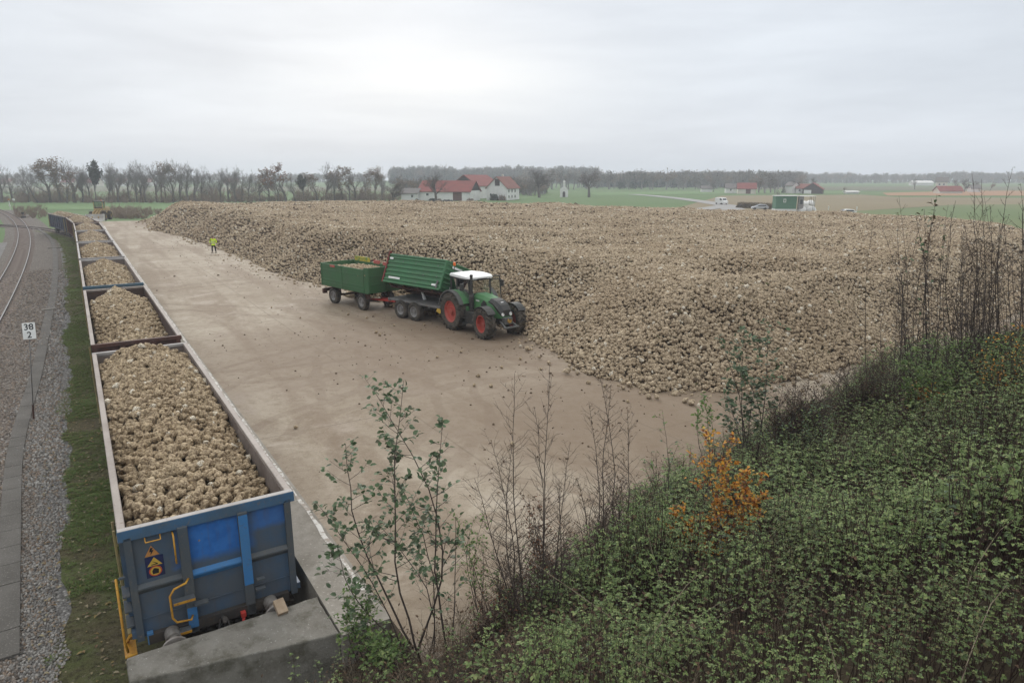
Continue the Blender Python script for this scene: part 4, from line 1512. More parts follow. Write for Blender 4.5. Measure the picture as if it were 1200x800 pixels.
# earth, root tips and leaf scraps trodden over the yard
n_ = 26000
X = RNG.uniform(-45, 20, n_); Y = RNG.uniform(9, 95, n_)
px, py = pixel_of(X, Y, YARD_Z)
S_, L_ = to_sl(X, Y)
d_ = poly_sd(X, Y)
w_ = np.exp(np.minimum(d_, 0) / 2.2) * .75 + .26 * np.exp(-(((X + 5) / 9) ** 2 + ((Y - 33) / 7) ** 2)) + .012
k = (d_ < -.1) & (L_ > 2.7) & (RNG.random(n_) < w_ * (.35 + 1.3 * fbm(X, Y, .35, 3, 61))) & (px > -10) & (px < 1210)
cr = np.stack([X[k], Y[k], np.full(k.sum(), YARD_Z + .006)], 1)
o = scatter('soil_crumbs', scatter_tree('crumb_scatter', source_collection('crumbs', DEB)), cr, random_rots(len(cr), .2), RNG.gamma(1.6, .009, len(cr)) + .009, np.where(RNG.random(len(cr)) > .86, RNG.integers(2, 4, len(cr)), RNG.integers(0, 2, len(cr))), M['clod'])
tag(o, kind='stuff')
hp = scatter('sugar_beet_heap', NG_HEAP, P, rots, SC, IDX, M['beet_gap_shade'], (sv, sf))
tag(hp, kind='stuff')

# beets tipped under and behind the trailers
P = []
for cx_, cy_, rx, ry, hh in ((-3.6, 40.3, 3.6, 1.7, 1.0), (-9.0, 45.6, 3.2, 1.6, .9), (-6.3, 42.6, 2.2, 1.5, .9)):
    for k in range(700):
        a = random.uniform(0, 6.28); r_ = math.sqrt(random.random())
        P.append((cx_ + rx * r_ * math.cos(a) * .8 + ry * r_ * math.sin(a) * .3, cy_ + ry * r_ * math.sin(a) - .75 * rx * r_ * math.cos(a) * .6, YARD_Z + .06 + hh * (1 - r_) ** 1.0 * random.random()))
P = np.array(P)
o = scatter('spilled_beets', NG_MID, P, random_rots(len(P), .6), np.clip(RNG.normal(.085, .016, len(P)), .05, .13), RNG.integers(0, 6, len(P)), M['beet_gap_shade'])
tag(o, kind='stuff')
# single beets that rolled across the yard
loose_px = [(441, 389), (445, 392), (372, 331), (352, 372), (318, 360), (588, 430), (560, 440), (512, 418), (575, 452), (556, 451), (640, 406), (655, 418), (672, 432), (540, 412), (430, 372), (408, 368), (462, 381), (497, 380), (690, 448), (736, 470), (708, 452), (280, 312), (300, 318), (262, 305), (347, 500), (610, 420), (634, 432), (600, 520)]
for k, (x, y) in enumerate(loose_px):
    p = at(x, y, YARD_Z + .055)
    o = link('sugar_beet', BEET_MID[k % 6], None, p)
    o.rotation_euler = (random.uniform(0, 6), random.uniform(-.3, .3), random.uniform(0, 6))
    s_ = random.uniform(.055, .09); o.scale = (s_, s_, s_)
    tag(o, 'single sugar beet lying loose on the open concrete of the yard', 'sugar beet', 'loose beets on the yard')

# ================================================================== tractor
M['tr_green'] = worn_paint('tractor_green', (0.080, 0.215, 0.085), (0.070, 0.180, 0.075), (0.125, 0.150, 0.085), 1.0, 0.42)
M['tr_dark'] = simple('tractor_dark', (0.028, 0.030, 0.030), (0.045, 0.042, 0.038), 3, 0.55, 0.35, c3=(0.09, 0.075, 0.06), scale3=10)
M['tr_grey'] = simple('fender_grey', (0.12, 0.12, 0.115), (0.09, 0.088, 0.082), 3, 0.6, 0.3)
M['rim_red'] = simple('rim_red', (0.42, 0.055, 0.040), (0.30, 0.070, 0.050), 3, 0.5, 0.4, c3=(0.30, 0.10, 0.07), scale3=8)
M['roof_white'] = simple('roof_white', (0.80, 0.80, 0.79), (0.74, 0.74, 0.72), 2, 0.4, 0.4)
M['lamp'] = simple('lamp_glass', (0.75, 0.75, 0.72), (0.65, 0.65, 0.62), 9, 0.15, 0.6)
M['orange_lamp'] = simple('orange_lamp', (0.75, 0.16, 0.03), (0.65, 0.13, 0.03), 9, 0.25, 0.5)
M['rim_grey'] = simple('rim_grey', (0.27, 0.265, 0.26), (0.19, 0.18, 0.17), 4, 0.6, 0.4, c3=(0.13, 0.10, 0.08), scale3=9)
M['tl_green'] = worn_paint('trailer_green', (0.044, 0.152, 0.064), (0.052, 0.138, 0.064), (0.125, 0.150, 0.095), 0.8, 0.5)
M['tl_green2'] = worn_paint('old_trailer_green', (0.042, 0.125, 0.050), (0.048, 0.112, 0.050), (0.120, 0.125, 0.075), 0.9, 0.6)
M['tl_frame'] = simple('trailer_frame', (0.17, 0.17, 0.17), (0.11, 0.105, 0.10), 2, 0.6, 0.35, c3=(0.15, 0.11, 0.08), scale3=8)
M['hiviz'] = simple('hi_vis_yellow', (0.62, 0.80, 0.03), (0.52, 0.70, 0.03), 6, 0.7, 0.2)
M['navy_cloth'] = simple('dark_trousers', (0.018, 0.020, 0.028), (0.028, 0.029, 0.036), 6, 0.85, 0.15)
M['reflect'] = simple('reflective_band', (0.60, 0.60, 0.58), (0.5, 0.5, 0.49), 6, 0.5, 0.4)
M['skin'] = simple('skin', (0.48, 0.28, 0.20), (0.42, 0.24, 0.17), 20, 0.6, 0.3)
M['hair'] = simple('dark_hair', (0.025, 0.018, 0.014), (0.04, 0.028, 0.02), 20, 0.7, 0.3)

def lug_tyre(r, w, rim_r, nl=19):
    q = MB()
    h = w / 2
    q.lathe([(-h * .62, rim_r), (-h * .86, rim_r + .03), (-h, rim_r + (r - rim_r) * .45), (-h * .93, r - .09), (-h * .80, r - .035), (0, r - .02), (h * .80, r - .035), (h * .93, r - .09), (h, rim_r + (r - rim_r) * .45), (h * .86, rim_r + .03), (h * .62, rim_r)], 'y', n=40)
    for k in range(nl):
        for sd in (-1, 1):
            a = 2 * math.pi * (k + (0.5 if sd > 0 else 0)) / nl
            rot = Euler((0, -a, 0)).to_matrix()
            lr = rot @ Euler((sd * 0.72 * 1, 0, 0)).to_matrix()
            c = rot @ Vector((r - .01, sd * h * .48, 0))
            # lug lies tangentially, slanted like a chevron
            bx = Matrix.Rotation(-a, 3, 'Y') @ Matrix.Rotation(sd * 0.75, 3, 'X')
            q.box(c, (.075, h * 1.18, .055), 0, bx)
            c2 = rot @ Vector((r - .07, sd * h * .93, .10 * 1))
            q.box(c2, (.12, .06, .055), 0, bx)
    return mesh_of(q, 'tyre', M['black_rubber'], False)
def rim_mesh(rr_, w, mat, name='rim', dish=.35):
    q = MB(); h = w / 2
    q.lathe([(-h * .70, rr_ + .015), (-h * .74, rr_ + .03), (-h * .78, rr_ + .02), (-h * .74, rr_ - .03), (-h * dish, rr_ * .86), (-h * (dish - .12), rr_ * .5), (-h * dish * .9, rr_ * .42), (-h * dish * .9, rr_ * .3), (-h * (dish + .25), rr_ * .26), (-h * (dish + .27), 0.0)], 'y', n=32)
    q.lathe([(h * .3, 0), (h * .3, rr_ * .9), (h * .70, rr_ + .015)], 'y', n=32)
    for k in range(8):
        a = 2 * math.pi * k / 8
        q.box((rr_ * .36 * math.cos(a), -h * dish * .9 - .012, rr_ * .36 * math.sin(a)), (.045, .03, .045))
    return mesh_of(q, name, mat, False)

hd = Vector((.60, -.80)).normalized()
TR = Vector((-2.3, 36.25))
t_rz = math.atan2(hd.y, hd.x)
tr = thing('tractor', (TR.x, TR.y, YARD_Z), t_rz, 'green farm tractor with white cab roof and red wheel rims, one cab door open', 'tractor')
def wheel(parent, tyre, rim, loc, right, steer=0.0):
    e = bpy.data.objects.new('wheel', tyre)
    COL.objects.link(e); e.parent = parent; e.location = loc
    e.rotation_euler = (0, random.uniform(0, 1), (0 if right else math.pi) + steer)
    r_ = link('rim', rim, e)
    return e
TY_R, TY_F = lug_tyre(.99, .62, .56, 20), lug_tyre(.77, .52, .43, 18)
RM_R, RM_F = rim_mesh(.56, .62, M['rim_red'], dish=.5), rim_mesh(.43, .52, M['rim_red'], dish=.05)
for y in (-.98, .98):
    wheel(tr, TY_R, RM_R, (0, y, .97), y < 0)
    wheel(tr, TY_F, RM_F, (2.78, y * .97, .755), y < 0, R(-3))
q = MB()
q.box((1.3, 0, .82), (3.2, .55, .42)); q.box((0, 0, .97), (.5, 1.6, .36)); q.box((2.78, 0, .72), (.26, 1.5, .22))
q.box((2.9, 0, .95), (.9, .6, .3))
bevel(q.build('chassis', M['tr_dark'], tr), .03)
# hood: narrow tapering bonnet, green flanks, dark upper nose
def loft(secs, mi=0, q=None):
    """secs: list of closed rings with the same count"""
    q = q or MB(); n = len(secs[0]); o = len(q.v)
    for s in secs: q.v += [tuple(p) for p in s]
    for i in range(len(secs) - 1):
        for k in range(n):
            a = o + i * n + k; b_ = o + i * n + (k + 1) % n
            q.f.append((a, b_, b_ + n, a + n)); q.m.append(mi)
    q.f.append(tuple(o + k for k in reversed(range(n)))); q.m.append(mi)
    e = o + (len(secs) - 1) * n
    q.f.append(tuple(e + k for k in range(n))); q.m.append(mi)
    return q
def hood_ring(x, w, zb, zt, sh):
    return [(x, -w, zb), (x, w, zb), (x, w * 1.03, zb + (zt - zb) * .5), (x, w * .94, zt - sh), (x, w * .62, zt), (x, -w * .62, zt), (x, -w * .94, zt - sh), (x, -w * 1.03, zb + (zt - zb) * .5)]
hq = loft([hood_ring(1.12, .50, 1.05, 2.02, .16), hood_ring(1.8, .47, 1.02, 1.98, .16), hood_ring(2.6, .43, .98, 1.86, .17), hood_ring(3.15, .38, .98, 1.66, .2), hood_ring(3.36, .31, 1.02, 1.42, .16)])
hood = hq.build('hood', M['tr_green'], tr, smooth=False); bevel(hood, .03, 2)
nq = loft([hood_ring(2.42, .443, 1.74, 1.912, .14), hood_ring(2.8, .424, 1.62, 1.842, .16), hood_ring(3.17, .386, 1.30, 1.672, .19), hood_ring(3.385, .315, 1.12, 1.43, .16)])
bevel(nq.build('hood_nose', M['tr_dark'], hood), .02, 2)
q = MB()
for sgn in (-1, 1):
    q.prism_y([(1.75, 1.5), (2.05, 1.78), (2.2, 1.70), (2.62, 1.18), (2.5, 1.10)], sgn * .462 - .02, sgn * .462 + .02)
q.build('side_grille', M['tr_dark'], hood)
q = MB(); q.box((3.25, 0, 1.78), (.0, 0, 0))
q = MB(); q.prism_y([(2.88, 1.795), (2.98, 1.765), (3.05, 1.70), (2.98, 1.68)], -.05, .10); q.build('hood_badge', M['roof_white'], hood)
q = MB(); q.box((1.55, -.505, 1.70), (.30, .012, .07)); q.box((1.55, .505, 1.70), (.30, .012, .07)); q.build('name_strip', M['reflect'], hood)
for y in (-.24, .24):
    q = MB(); q.lathe([(0, 0), (.035, .07), (.0, .085), (-.05, .085)], 'x', (3.40, y, 1.22), 14); q.build('headlight', M['lamp'], hood)
# cab
cab_posts = MB()
B = {'fl': ((1.12, .62, 1.30), (.98, .66, 2.72)), 'fr': ((1.12, -.62, 1.30), (.98, -.66, 2.72)), 'ml': ((.05, .80, 1.35), (.02, .76, 2.72)), 'mr': ((.05, -.80, 1.35), (.02, -.76, 2.72)), 'bl': ((-.68, .74, 1.6), (-.62, .70, 2.72)), 'br': ((-.68, -.74, 1.6), (-.62, -.70, 2.72))}
for a, b_ in B.values():
    cab_posts.bar(a, b_, .085, .085)
cab_posts.bar((-.68, -.74, 1.6), (-.68, .74, 1.6), .08, .08)
cab_posts.bar((1.0, -.64, 2.70), (1.0, .64, 2.70), .10, .10)
for y in (-.66, .66):
    cab_posts.bar((1.0, y, 2.70), (-.62, y * 1.06, 2.70), .09, .09)
cab = cab_posts.build('cab', M['tr_dark'], tr)
q = MB()
q.prism_y([(1.14, 1.02), (1.16, 1.36), (.2, 1.34), (-.2, 1.62), (-.72, 1.64), (-.72, 1.05)], -.66, .66)
bevel(q.build('cab_base', M['tr_dark'], cab), .03)
q = MB()
for yy in (-.845, .60):
    q.prism_y([(1.05, .96), (1.12, 1.38), (.75, 1.30), (.55, 1.08), (.30, .98)], yy, yy + .22)
q.build('cab_step_panel', M['tr_green'], cab)
rf = loft([[(x, -w, z0), (x, w, z0), (x, w, z1 - .05), (x, w * .88, z1), (x, -w * .88, z1), (x, -w, z1 - .05)] for x, w, z0, z1 in ((-.86, .62, 2.76, 2.86), (-.72, .76, 2.75, 2.91), (.2, .84, 2.75, 2.95), (.95, .82, 2.75, 2.92), (1.22, .70, 2.76, 2.85))])
roof = rf.build('cab_roof', M['roof_white'], cab); bevel(roof, .04, 2)
q = MB()
for y in (-.55, -.38, .38, .55):
    q.box((1.225, y, 2.79), (.04, .13, .09))
q.build('work_lights', M['lamp'], roof)
# glass panes
def pane(name, pts, parent):
    q = MB()
    n_ = (Vector(pts[1]) - Vector(pts[0])).cross(Vector(pts[2]) - Vector(pts[0])).normalized() * .006
    a = [Vector(p) + n_ for p in pts]; b_ = [Vector(p) - n_ for p in pts]
    m_ = len(pts)
    q.v = [tuple(p) for p in a + b_]
    q.f = [tuple(range(m_)), tuple(reversed(range(m_, 2 * m_)))] + [(i, i + m_, (i + 1) % m_ + m_, (i + 1) % m_) for i in range(m_)]
    q.m = [0] * len(q.f)
    return q.build(name, M['glass'], parent)
pane('windscreen', [(1.13, -.57, 1.40), (1.13, .57, 1.40), (1.02, .60, 2.66), (1.02, -.60, 2.66)], cab)
pane('side_window', [(1.04, -.66, 1.42), (.12, -.80, 1.42), (.08, -.77, 2.66), (.95, -.68, 2.66)], cab)
pane('side_window', [(-.04, -.79, 1.55), (-.62, -.74, 1.68), (-.58, -.71, 2.66), (-.03, -.76, 2.66)], cab)
pane('side_window', [(-.04, .79, 1.55), (-.62, .74, 1.68), (-.58, .71, 2.66), (-.03, .76, 2.66)], cab)
pane('rear_window', [(-.68, -.68, 1.68), (-.68, .68, 1.68), (-.63, .64, 2.64), (-.63, -.64, 2.64)], cab)
# open door on the left, hinged at the middle post and swung out
door = bpy.data.objects.new('cab_door', None); COL.objects.link(door); door.parent = tr; door.location = (.06, .84, 0); door.rotation_euler = (0, 0, R(72))
q = MB()
fr_ = [(0, 0, 1.40), (.30, 0, 1.12), (.92, 0, 1.12), (1.05, 0, 1.45), (.96, 0, 2.68), (0, 0, 2.68)]
for i in range(len(fr_)):
    q.bar(fr_[i], fr_[(i + 1) % len(fr_)], .05, .05)
q.box((.85, .03, 1.75), (.12, .05, .10))
q.build('door_frame', M['tr_dark'], door)
pane('door_pane', fr_, door)
# seat and steering wheel
q = MB(); q.box((-.2, 0, 1.72), (.52, .52, .14)); q.box((-.48, 0, 2.08), (.14, .50, .72), 0, Euler((0, -.14, 0)).to_matrix()); q.box((-.2, .36, 1.9), (.42, .1, .08)); q.box((-.2, -.38, 1.9), (.48, .16, .08))
bevel(q.build('driver_seat', M['tr_dark'], cab), .04)
q = MB()
pts = [(.55 + .19 * math.cos(a) * .8, .19 * math.sin(a), 1.98 + .19 * math.cos(a) * -.55) for a in np.linspace(0, 6.283, 17)]
q.tube(pts, .018, 6); q.tube([(.72, 0, 1.45), (.55, 0, 1.98)], .035, 6); q.box((.82, 0, 1.62), (.28, .5, .36))
q.build('steering_wheel', M['tr_dark'], cab)
# fenders
def fender(y0, y1, r, x, z, a0, a1, th, mat, name, n=14):
    q = MB()
    ou = [(x + r * math.cos(R(a)), z + r * math.sin(R(a))) for a in np.linspace(a0, a1, n)]
    inn = [(x + (r - th) * math.cos(R(a)), z + (r - th) * math.sin(R(a))) for a in np.linspace(a0, a1, n)]
    for i in range(n - 1):
        q.prism_y([ou[i], ou[i + 1], inn[i + 1], inn[i]], y0, y1)
    return q.build(name, mat, tr)
for sg in (-1, 1):
    a, b_ = sorted((sg * .66, sg * 1.02)); fender(a, b_, 1.14, 0, .97, 28, 168, .05, M['tr_green'], 'rear_fender')
    a, b_ = sorted((sg * 1.02, sg * 1.26)); fender(a, b_, 1.145, 0, .97, 26, 168, .06, M['tr_grey'], 'fender_extension')
    a, b_ = sorted((sg * .72, sg * 1.18)); fender(a, b_, .88, 2.78, .755, 40, 140, .035, M['tr_dark'], 'front_fender', 8)
    q = MB()
    q.prism_y([(-.6, 1.2), (-.55, 1.75), (.05, 1.75), (.62, 1.30), (.80, 1.05)], sg * .68 - .03, sg * .68 + .03); q.build('fender_panel', M['tr_green'], tr)
# exhaust, tank, steps, mirrors, linkage
q = MB(); q.lathe([(1.15, .0), (1.15, .11), (1.9, .13), (2.0, .08), (2.9, .07), (2.95, .09), (3.02, .075), (3.02, .0)], 'z', (1.22, -.66, 0), 14); q.build('exhaust', M['tr_dark'], tr)
q = MB(); q.box((1.35, -.72, .82), (.95, .46, .62)); q.box((1.35, .72, .82), (.95, .46, .62))
for z_ in (.5, .78):
    q.box((1.05, -1.0, z_), (.42, .22, .04)); q.box((1.05, 1.0, z_), (.42, .22, .04))
bevel(q.build('fuel_tank', M['tr_dark'], tr), .04)
for sg in (-1, 1):
    q = MB(); q.tube([(1.02, sg * .66, 2.62), (1.25, sg * 1.15, 2.66), (1.25, sg * 1.25, 2.6)], .02, 6); q.box((1.25, sg * 1.27, 2.42), (.08, .2, .34)); bevel(q.build('mirror', M['tr_dark'], tr), .02)
q = MB(); q.tube([(-.55, -.55, 2.95), (-.55, -.55, 3.32)], .018, 6); q.build('beacon_pole', M['tr_dark'], roof)
q = MB(); q.lathe([(3.30, 0), (3.30, .075), (3.44, .07), (3.48, .03), (3.485, 0)], 'z', (-.55, -.55, 0), 12); q.build('beacon', M['orange_lamp'], roof)
q = MB()
for y in (-.28, .28):
    q.bar((3.2, y, .85), (3.75, y * 1.3, .62), .09, .12)
q.box((3.45, 0, .9), (.24, .5, .34)); q.box((3.80, 0, .62), (.10, .95, .09)); q.bar((3.4, 0, 1.0), (3.7, 0, 1.02), .07, .07)
bevel(q.build('front_linkage', M['tr_grey'], tr), .02)
q = MB(); q.lathe([(0, 0), (0, .12), (.06, .11), (.06, 0)], 'x', (3.58, .02, .92), 14); q.build('power_take_off', simple('brass_cover', (.45, .26, .05), (.3, .17, .05), 8, .5), tr)
q = MB(); q.box((-.75, 0, .62), (.7, .22, .16)); q.bar((-.4, .4, .7), (-1.0, .45, .6), .07, .09); q.bar((-.4, -.4, .7), (-1.0, -.45, .6), .07, .09); q.build('hitch', M['tr_dark'], tr)

# ================================================================== tipping trailer (body tipped sideways towards the heap)
def road_wheel(r, w, rim_r, rim_mat):
    q = MB(); h = w / 2
    q.lathe([(-h * .7, rim_r), (-h * .95, rim_r + .05), (-h, rim_r + (r - rim_r) * .5), (-h * .9, r - .03), (-h * .6, r), (h * .6, r), (h * .9, r - .03), (h, rim_r + (r - rim_r) * .5), (h * .95, rim_r + .05), (h * .7, rim_r)], 'y', n=32)
    for k in range(36):
        a = 2 * math.pi * k / 36
        for yy in (-h * .55, 0, h * .55):
            q.box((r * math.cos(a + yy), yy, r * math.sin(a + yy)), (.03, h * .42, .055), 0, Euler((0, -(a + yy), 0)).to_matrix())
    return mesh_of(q, 'tyre', M['black_rubber'], False), rim_mesh(rim_r, w, rim_mat, dish=.35)
TYT, RMT = road_wheel(.52, .42, .29, M['rim_grey'])
h1 = Vector((.75, -.66)).normalized()
l1 = Vector((-h1.y, h1.x))
pn = (at(469.5, 372.8, YARD_Z) + at(485.5, 375.6, YARD_Z)) / 2
T1 = Vector((pn.x, pn.y)) + l1 * 1.13
t1 = thing('tipping_trailer', (T1.x, T1.y, YARD_Z), math.atan2(h1.y, h1.x), 'green ribbed tipping trailer with its body tipped sideways towards the beet heap', 'trailer')
for x in (-.58, .58):
    for y in (-.98, .98):
        wheel(t1, TYT, RMT, (x, y, .515), y < 0)
q = MB()
for y in (-.5, .5):
    q.box((.55, y, .93), (4.7, .14, .24))
for x in (-1.75, -.58, .58, 1.7, 2.85):
    q.box((x, 0, .93), (.16, 2.0 if abs(x) > 1 else 1.5, .16))
for y in (-1.0, 1.0):
    q.box((.55, y, .99), (4.7, .09, .13))
q.box((.55, 0, 1.035), (4.6, 1.95, .02))
q.box((0, 0, .52), (.12, 1.7, .12)); q.box((-.58, 0, .52), (.14, 1.8, .14)); q.box((.58, 0, .52), (.14, 1.8, .14))
for y in (-.5, .5):
    q.bar((-.9, y, .72), (.9, y, .72), .12, .1)
bevel(q.build('chassis', M['tl_frame'], t1), .015, 1)
q = MB(); q.bar((2.8, .48, .88), (3.75, .06, .66), .1, .14); q.bar((2.8, -.48, .88), (3.75, -.06, .66), .1, .14); q.box((3.8, 0, .64), (.22, .16, .12)); q.build('drawbar', M['tl_frame'], t1)
q = MB(); q.box((2.62, -1.02, .80), (.45, .05, .26), 0, Euler((0, .35, 0)).to_matrix()); q.build('yellow_wedge', M['yellow_sign'], t1)
TILT = R(-22)
body = bpy.data.objects.new('tipped_body', None); COL.objects.link(body); body.parent = t1
body.location = (.25, 1.12, 1.08); body.rotation_euler = (TILT, 0, 0)
LB, WB, HB = 4.85, 2.36, 1.58
q = MB()
q.box((0, -WB / 2, .05), (LB, WB, .10))
q.box((0, -WB + .03, .05 + HB / 2), (LB, .05, HB)); q.box((LB / 2 - .025, -WB / 2, .05 + HB / 2), (.05, WB, HB))
for k in range(6):
    z_ = .20 + k * (HB - .15) / 5.6
    q.prism_x([(-WB + .006, z_ - .07), (-WB - .05, z_ - .035), (-WB - .05, z_ + .035), (-WB + .006, z_ + .07)], -LB / 2 + .03, LB / 2 - .03)
    q.prism_y([(LB / 2 - .002, z_ - .07), (LB / 2 + .045, z_ - .035), (LB / 2 + .045, z_ + .035), (LB / 2 - .002, z_ + .07)], -WB + .03, -.03)
q.box((0, -WB, HB + .06), (LB + .02, .10, .10)); q.box((LB / 2, -WB / 2, HB + .062), (.10, WB, .09))
q.box((LB / 2, -WB, HB / 2 + .05), (.11, .12, HB + .05)); q.box((0, -WB - .03, .04), (LB, .09, .12))
bodyw = q.build('body_wall', M['tl_green'], body); bevel(bodyw, .012, 1)
q = MB(); q.box((-LB / 2 + .02, -WB - .01, HB / 2 + .12), (.10, .14, HB + .28)); q.box((-LB / 2 + .03, -WB / 2, HB / 2), (.05, WB, HB)); q.box((-LB / 2, -WB / 2, HB + .1), (.08, WB, .1))
q.build('tailgate', M['dull_red'], body)
q = MB()
for y in (-.55, -1.75):
    q.box((0, y, -.09), (LB - .3, .12, .16))
for x in (-1.8, -.6, .6, 1.8):
    q.box((x, -WB / 2, -.07), (.1, WB - .1, .1))
q.build('subframe', M['rust'], body)
q = MB()
for x, z_, w_ in ((-2.1, 1.42, .3), (-1.45, .30, 1.0), (1.95, .24, .38)):
    q.box((x, -WB - .056, z_), (w_, .01, .11))
for y, z_, w_ in ((-1.5, 1.42, .8), (-1.4, .86, .55), (-1.35, .3, .75)):
    q.box((LB / 2 + .052, y, z_), (.01, w_, .11))
q.build('sticker', M['white_paint'], body)
q = MB()
for x, z_ in ((-1.0, 1.3), (.1, 1.25), (1.9, 1.3), (-1.2, .75), (.9, .7), (2.0, .7)):
    q.box((x, -WB - .058, z_), (.07, .02, .05))
q.box((LB / 2 - .25, -WB - .07, .28), (.1, .05, .45))
q.build('latch', M['tl_frame'], body)
q = MB(); q.tube([(.35, -.05, .95), (.35, -.30, 1.62)], .075, 10); q.tube([(.35, -.05, .95), (.35, -.16, 1.25)], .10, 10); q.build('tipping_ram', M['roof_white'], t1)

# ================================================================== drawbar trailer behind
pa = at(391, 355.2, YARD_Z); pb = at(424, 363.2, YARD_Z)
h2 = Vector((pb.x - pa.x, pb.y - pa.y)); WBASE = h2.length; h2.normalize()
l2 = Vector((-h2.y, h2.x))
T2_ = Vector((pa.x, pa.y)) + l2 * 1.05
t2 = thing('drawbar_trailer', (T2_.x, T2_.y, YARD_Z), math.atan2(h2.y, h2.x), 'older green two axle trailer still filled with beets, hitched at the rear', 'trailer')
TYD, RMD = road_wheel(.50, .34, .29, M['rim_grey'])
for x in (0, WBASE):
    for y in (-.92, .92):
        wheel(t2, TYD, RMD, (x, y, .50), y < 0)
q = MB()
for y in (-.45, .45):
    q.box((1.3, y, .98), (4.6, .12, .2))
q.box((0, 0, .5), (.12, 1.7, .12)); q.box((WBASE, 0, .5), (.12, 1.7, .12))
for x in (-.35, .35, WBASE - .35, WBASE + .35):
    for y in (-.72, .72):
        q.box((x, y, .78), (.08, .1, .3))
for y in (-.72, .72):
    q.box((0, y, .66), (.9, .08, .07)); q.box((WBASE, y, .66), (.9, .08, .07))
q.box((-1.0, 0, .78), (.12, 2.2, .2)); q.box((-1.0, -1.05, .7), (.2, .25, .3))
q.box((WBASE + .55, -.95, .88), (.5, .05, .32))
q.build('chassis', M['rust'], t2)
q = MB(); q.bar((WBASE, .4, .62), (WBASE + 2.1, .04, .68), .08, .10); q.bar((WBASE, -.4, .62), (WBASE + 2.1, -.04, .68), .08, .10); q.box((WBASE + .9, 0, .65), (.08, .5, .08))
q.build('drawbar', M['red_paint'], t2)
X0, X1, W2, ZB, H2 = -1.0, WBASE + .95, 1.2, 1.12, 1.42
q = MB()
ch = .30
pl = [(X0, -W2), (X1 - ch, -W2), (X1, -W2 + ch * .4), (X1, W2), (X0, W2)]
def wall(q, a, b_, z0, z1, th=.05):
    q.bar((a[0], a[1], (z0 + z1) / 2), (b_[0], b_[1], (z0 + z1) / 2), th, z1 - z0)
for i in range(len(pl)):
    a, b_ = pl[i], pl[(i + 1) % len(pl)]
    top = ZB + H2 + (.10 if i in (1, 2) else 0)
    wall(q, a, b_, ZB, top)
q.box(((X0 + X1) / 2, 0, ZB), (X1 - X0 - .1, 2 * W2 - .1, .08))
xm = (X0 + X1 - ch) / 2
for x in (X0 + .05, xm, X1 - ch - .04):
    q.box((x, -W2 - .03, ZB + H2 / 2), (.09, .06, H2 + .02))
for z_ in (.22, .42, 1.05):
    q.box(((X0 + X1 - ch) / 2, -W2 - .032, ZB + z_), (X1 - X0 - ch - .02, .035, .055))
for z_ in (.5, 1.0):
    q.box((X1 + .03, .0, ZB + z_), (.04, 2 * W2 - .5, .05))
bevel(q.build('body_wall', M['tl_green2'], t2), .01, 1)
q = MB()
for z_ in np.arange(.15, 1.35, .2):
    q.box((X1 + .09, .25, ZB + z_), (.03, .42, .03))
for y in (.04, .46):
    q.box((X1 + .08, y, ZB + .75), (.04, .04, 1.4))
q.build('ladder', M['tl_green2'], t2)
q = MB()
q.box((X0 + 1.1, W2 - .005, ZB + H2 + .13), (1.7, .06, .30), 0)
q.build('side_board', worn_paint('board_yellow', (.60, .42, .03), (.06, .20, .07), (.45, .30, .05), 2.2), t2)
q = MB(); q.box((X0 + 2.75, W2 - .005, ZB + H2 + .06), (.65, .06, .22)); q.box((X0 + 3.9, W2 - .005, ZB + H2 + .02), (.9, .06, .2)); q.box((X0 + 1.45, -W2 - .055, ZB + H2 - .09), (.55, .02, .14))
q.build('board_patch', simple('faded_red', (.42, .10, .08), (.32, .09, .07), 5, .7), t2)
M4 = t2.matrix_basis if False else Matrix.Translation((T2_.x, T2_.y, YARD_Z)) @ Matrix.Rotation(math.atan2(h2.y, h2.x), 4, 'Z')
sp = .125
X, Y = np.meshgrid(np.arange(X0 + .12, X1 - .12, sp), np.arange(-W2 + .12, W2 - .1, sp), indexing='ij')
X = X.ravel() + RNG.uniform(-.06, .06, X.size); Y = Y.ravel() + RNG.uniform(-.06, .06, Y.size)
def l2h(x, y):
    return ZB + H2 - .40 + .22 * (1 - (y / 1.3) ** 2) * (1 - ((x - (X0 + X1) / 2 - .3) / 2.9) ** 2) + .12 * (fbm(x, y, .8, 2, 9) - .5)
Z = l2h(X, Y)
Z = Z + RNG.uniform(-.07, .09, Z.size)
P = np.array([tuple(M4 @ Vector(p)) for p in zip(X, Y, Z)])
gx = np.linspace(X0 + .05, X1 - .05, 12); gy = np.linspace(-W2 + .05, W2 - .05, 8)
sv = [tuple(M4 @ Vector((a, b_, float(l2h(np.array(a), np.array(b_))) - .08))) for a in gx for b_ in gy]
sf = [(a * 8 + b_, (a + 1) * 8 + b_, (a + 1) * 8 + b_ + 1, a * 8 + b_ + 1) for a in range(11) for b_ in range(7)]
tag(scatter('sugar_beet_load', NG_MID, P, random_rots(len(P)), np.clip(RNG.normal(.085, .016, len(P)), .05, .13), RNG.integers(0, 6, len(P)), M['beet_gap_shade'], (sv, sf)), kind='stuff')

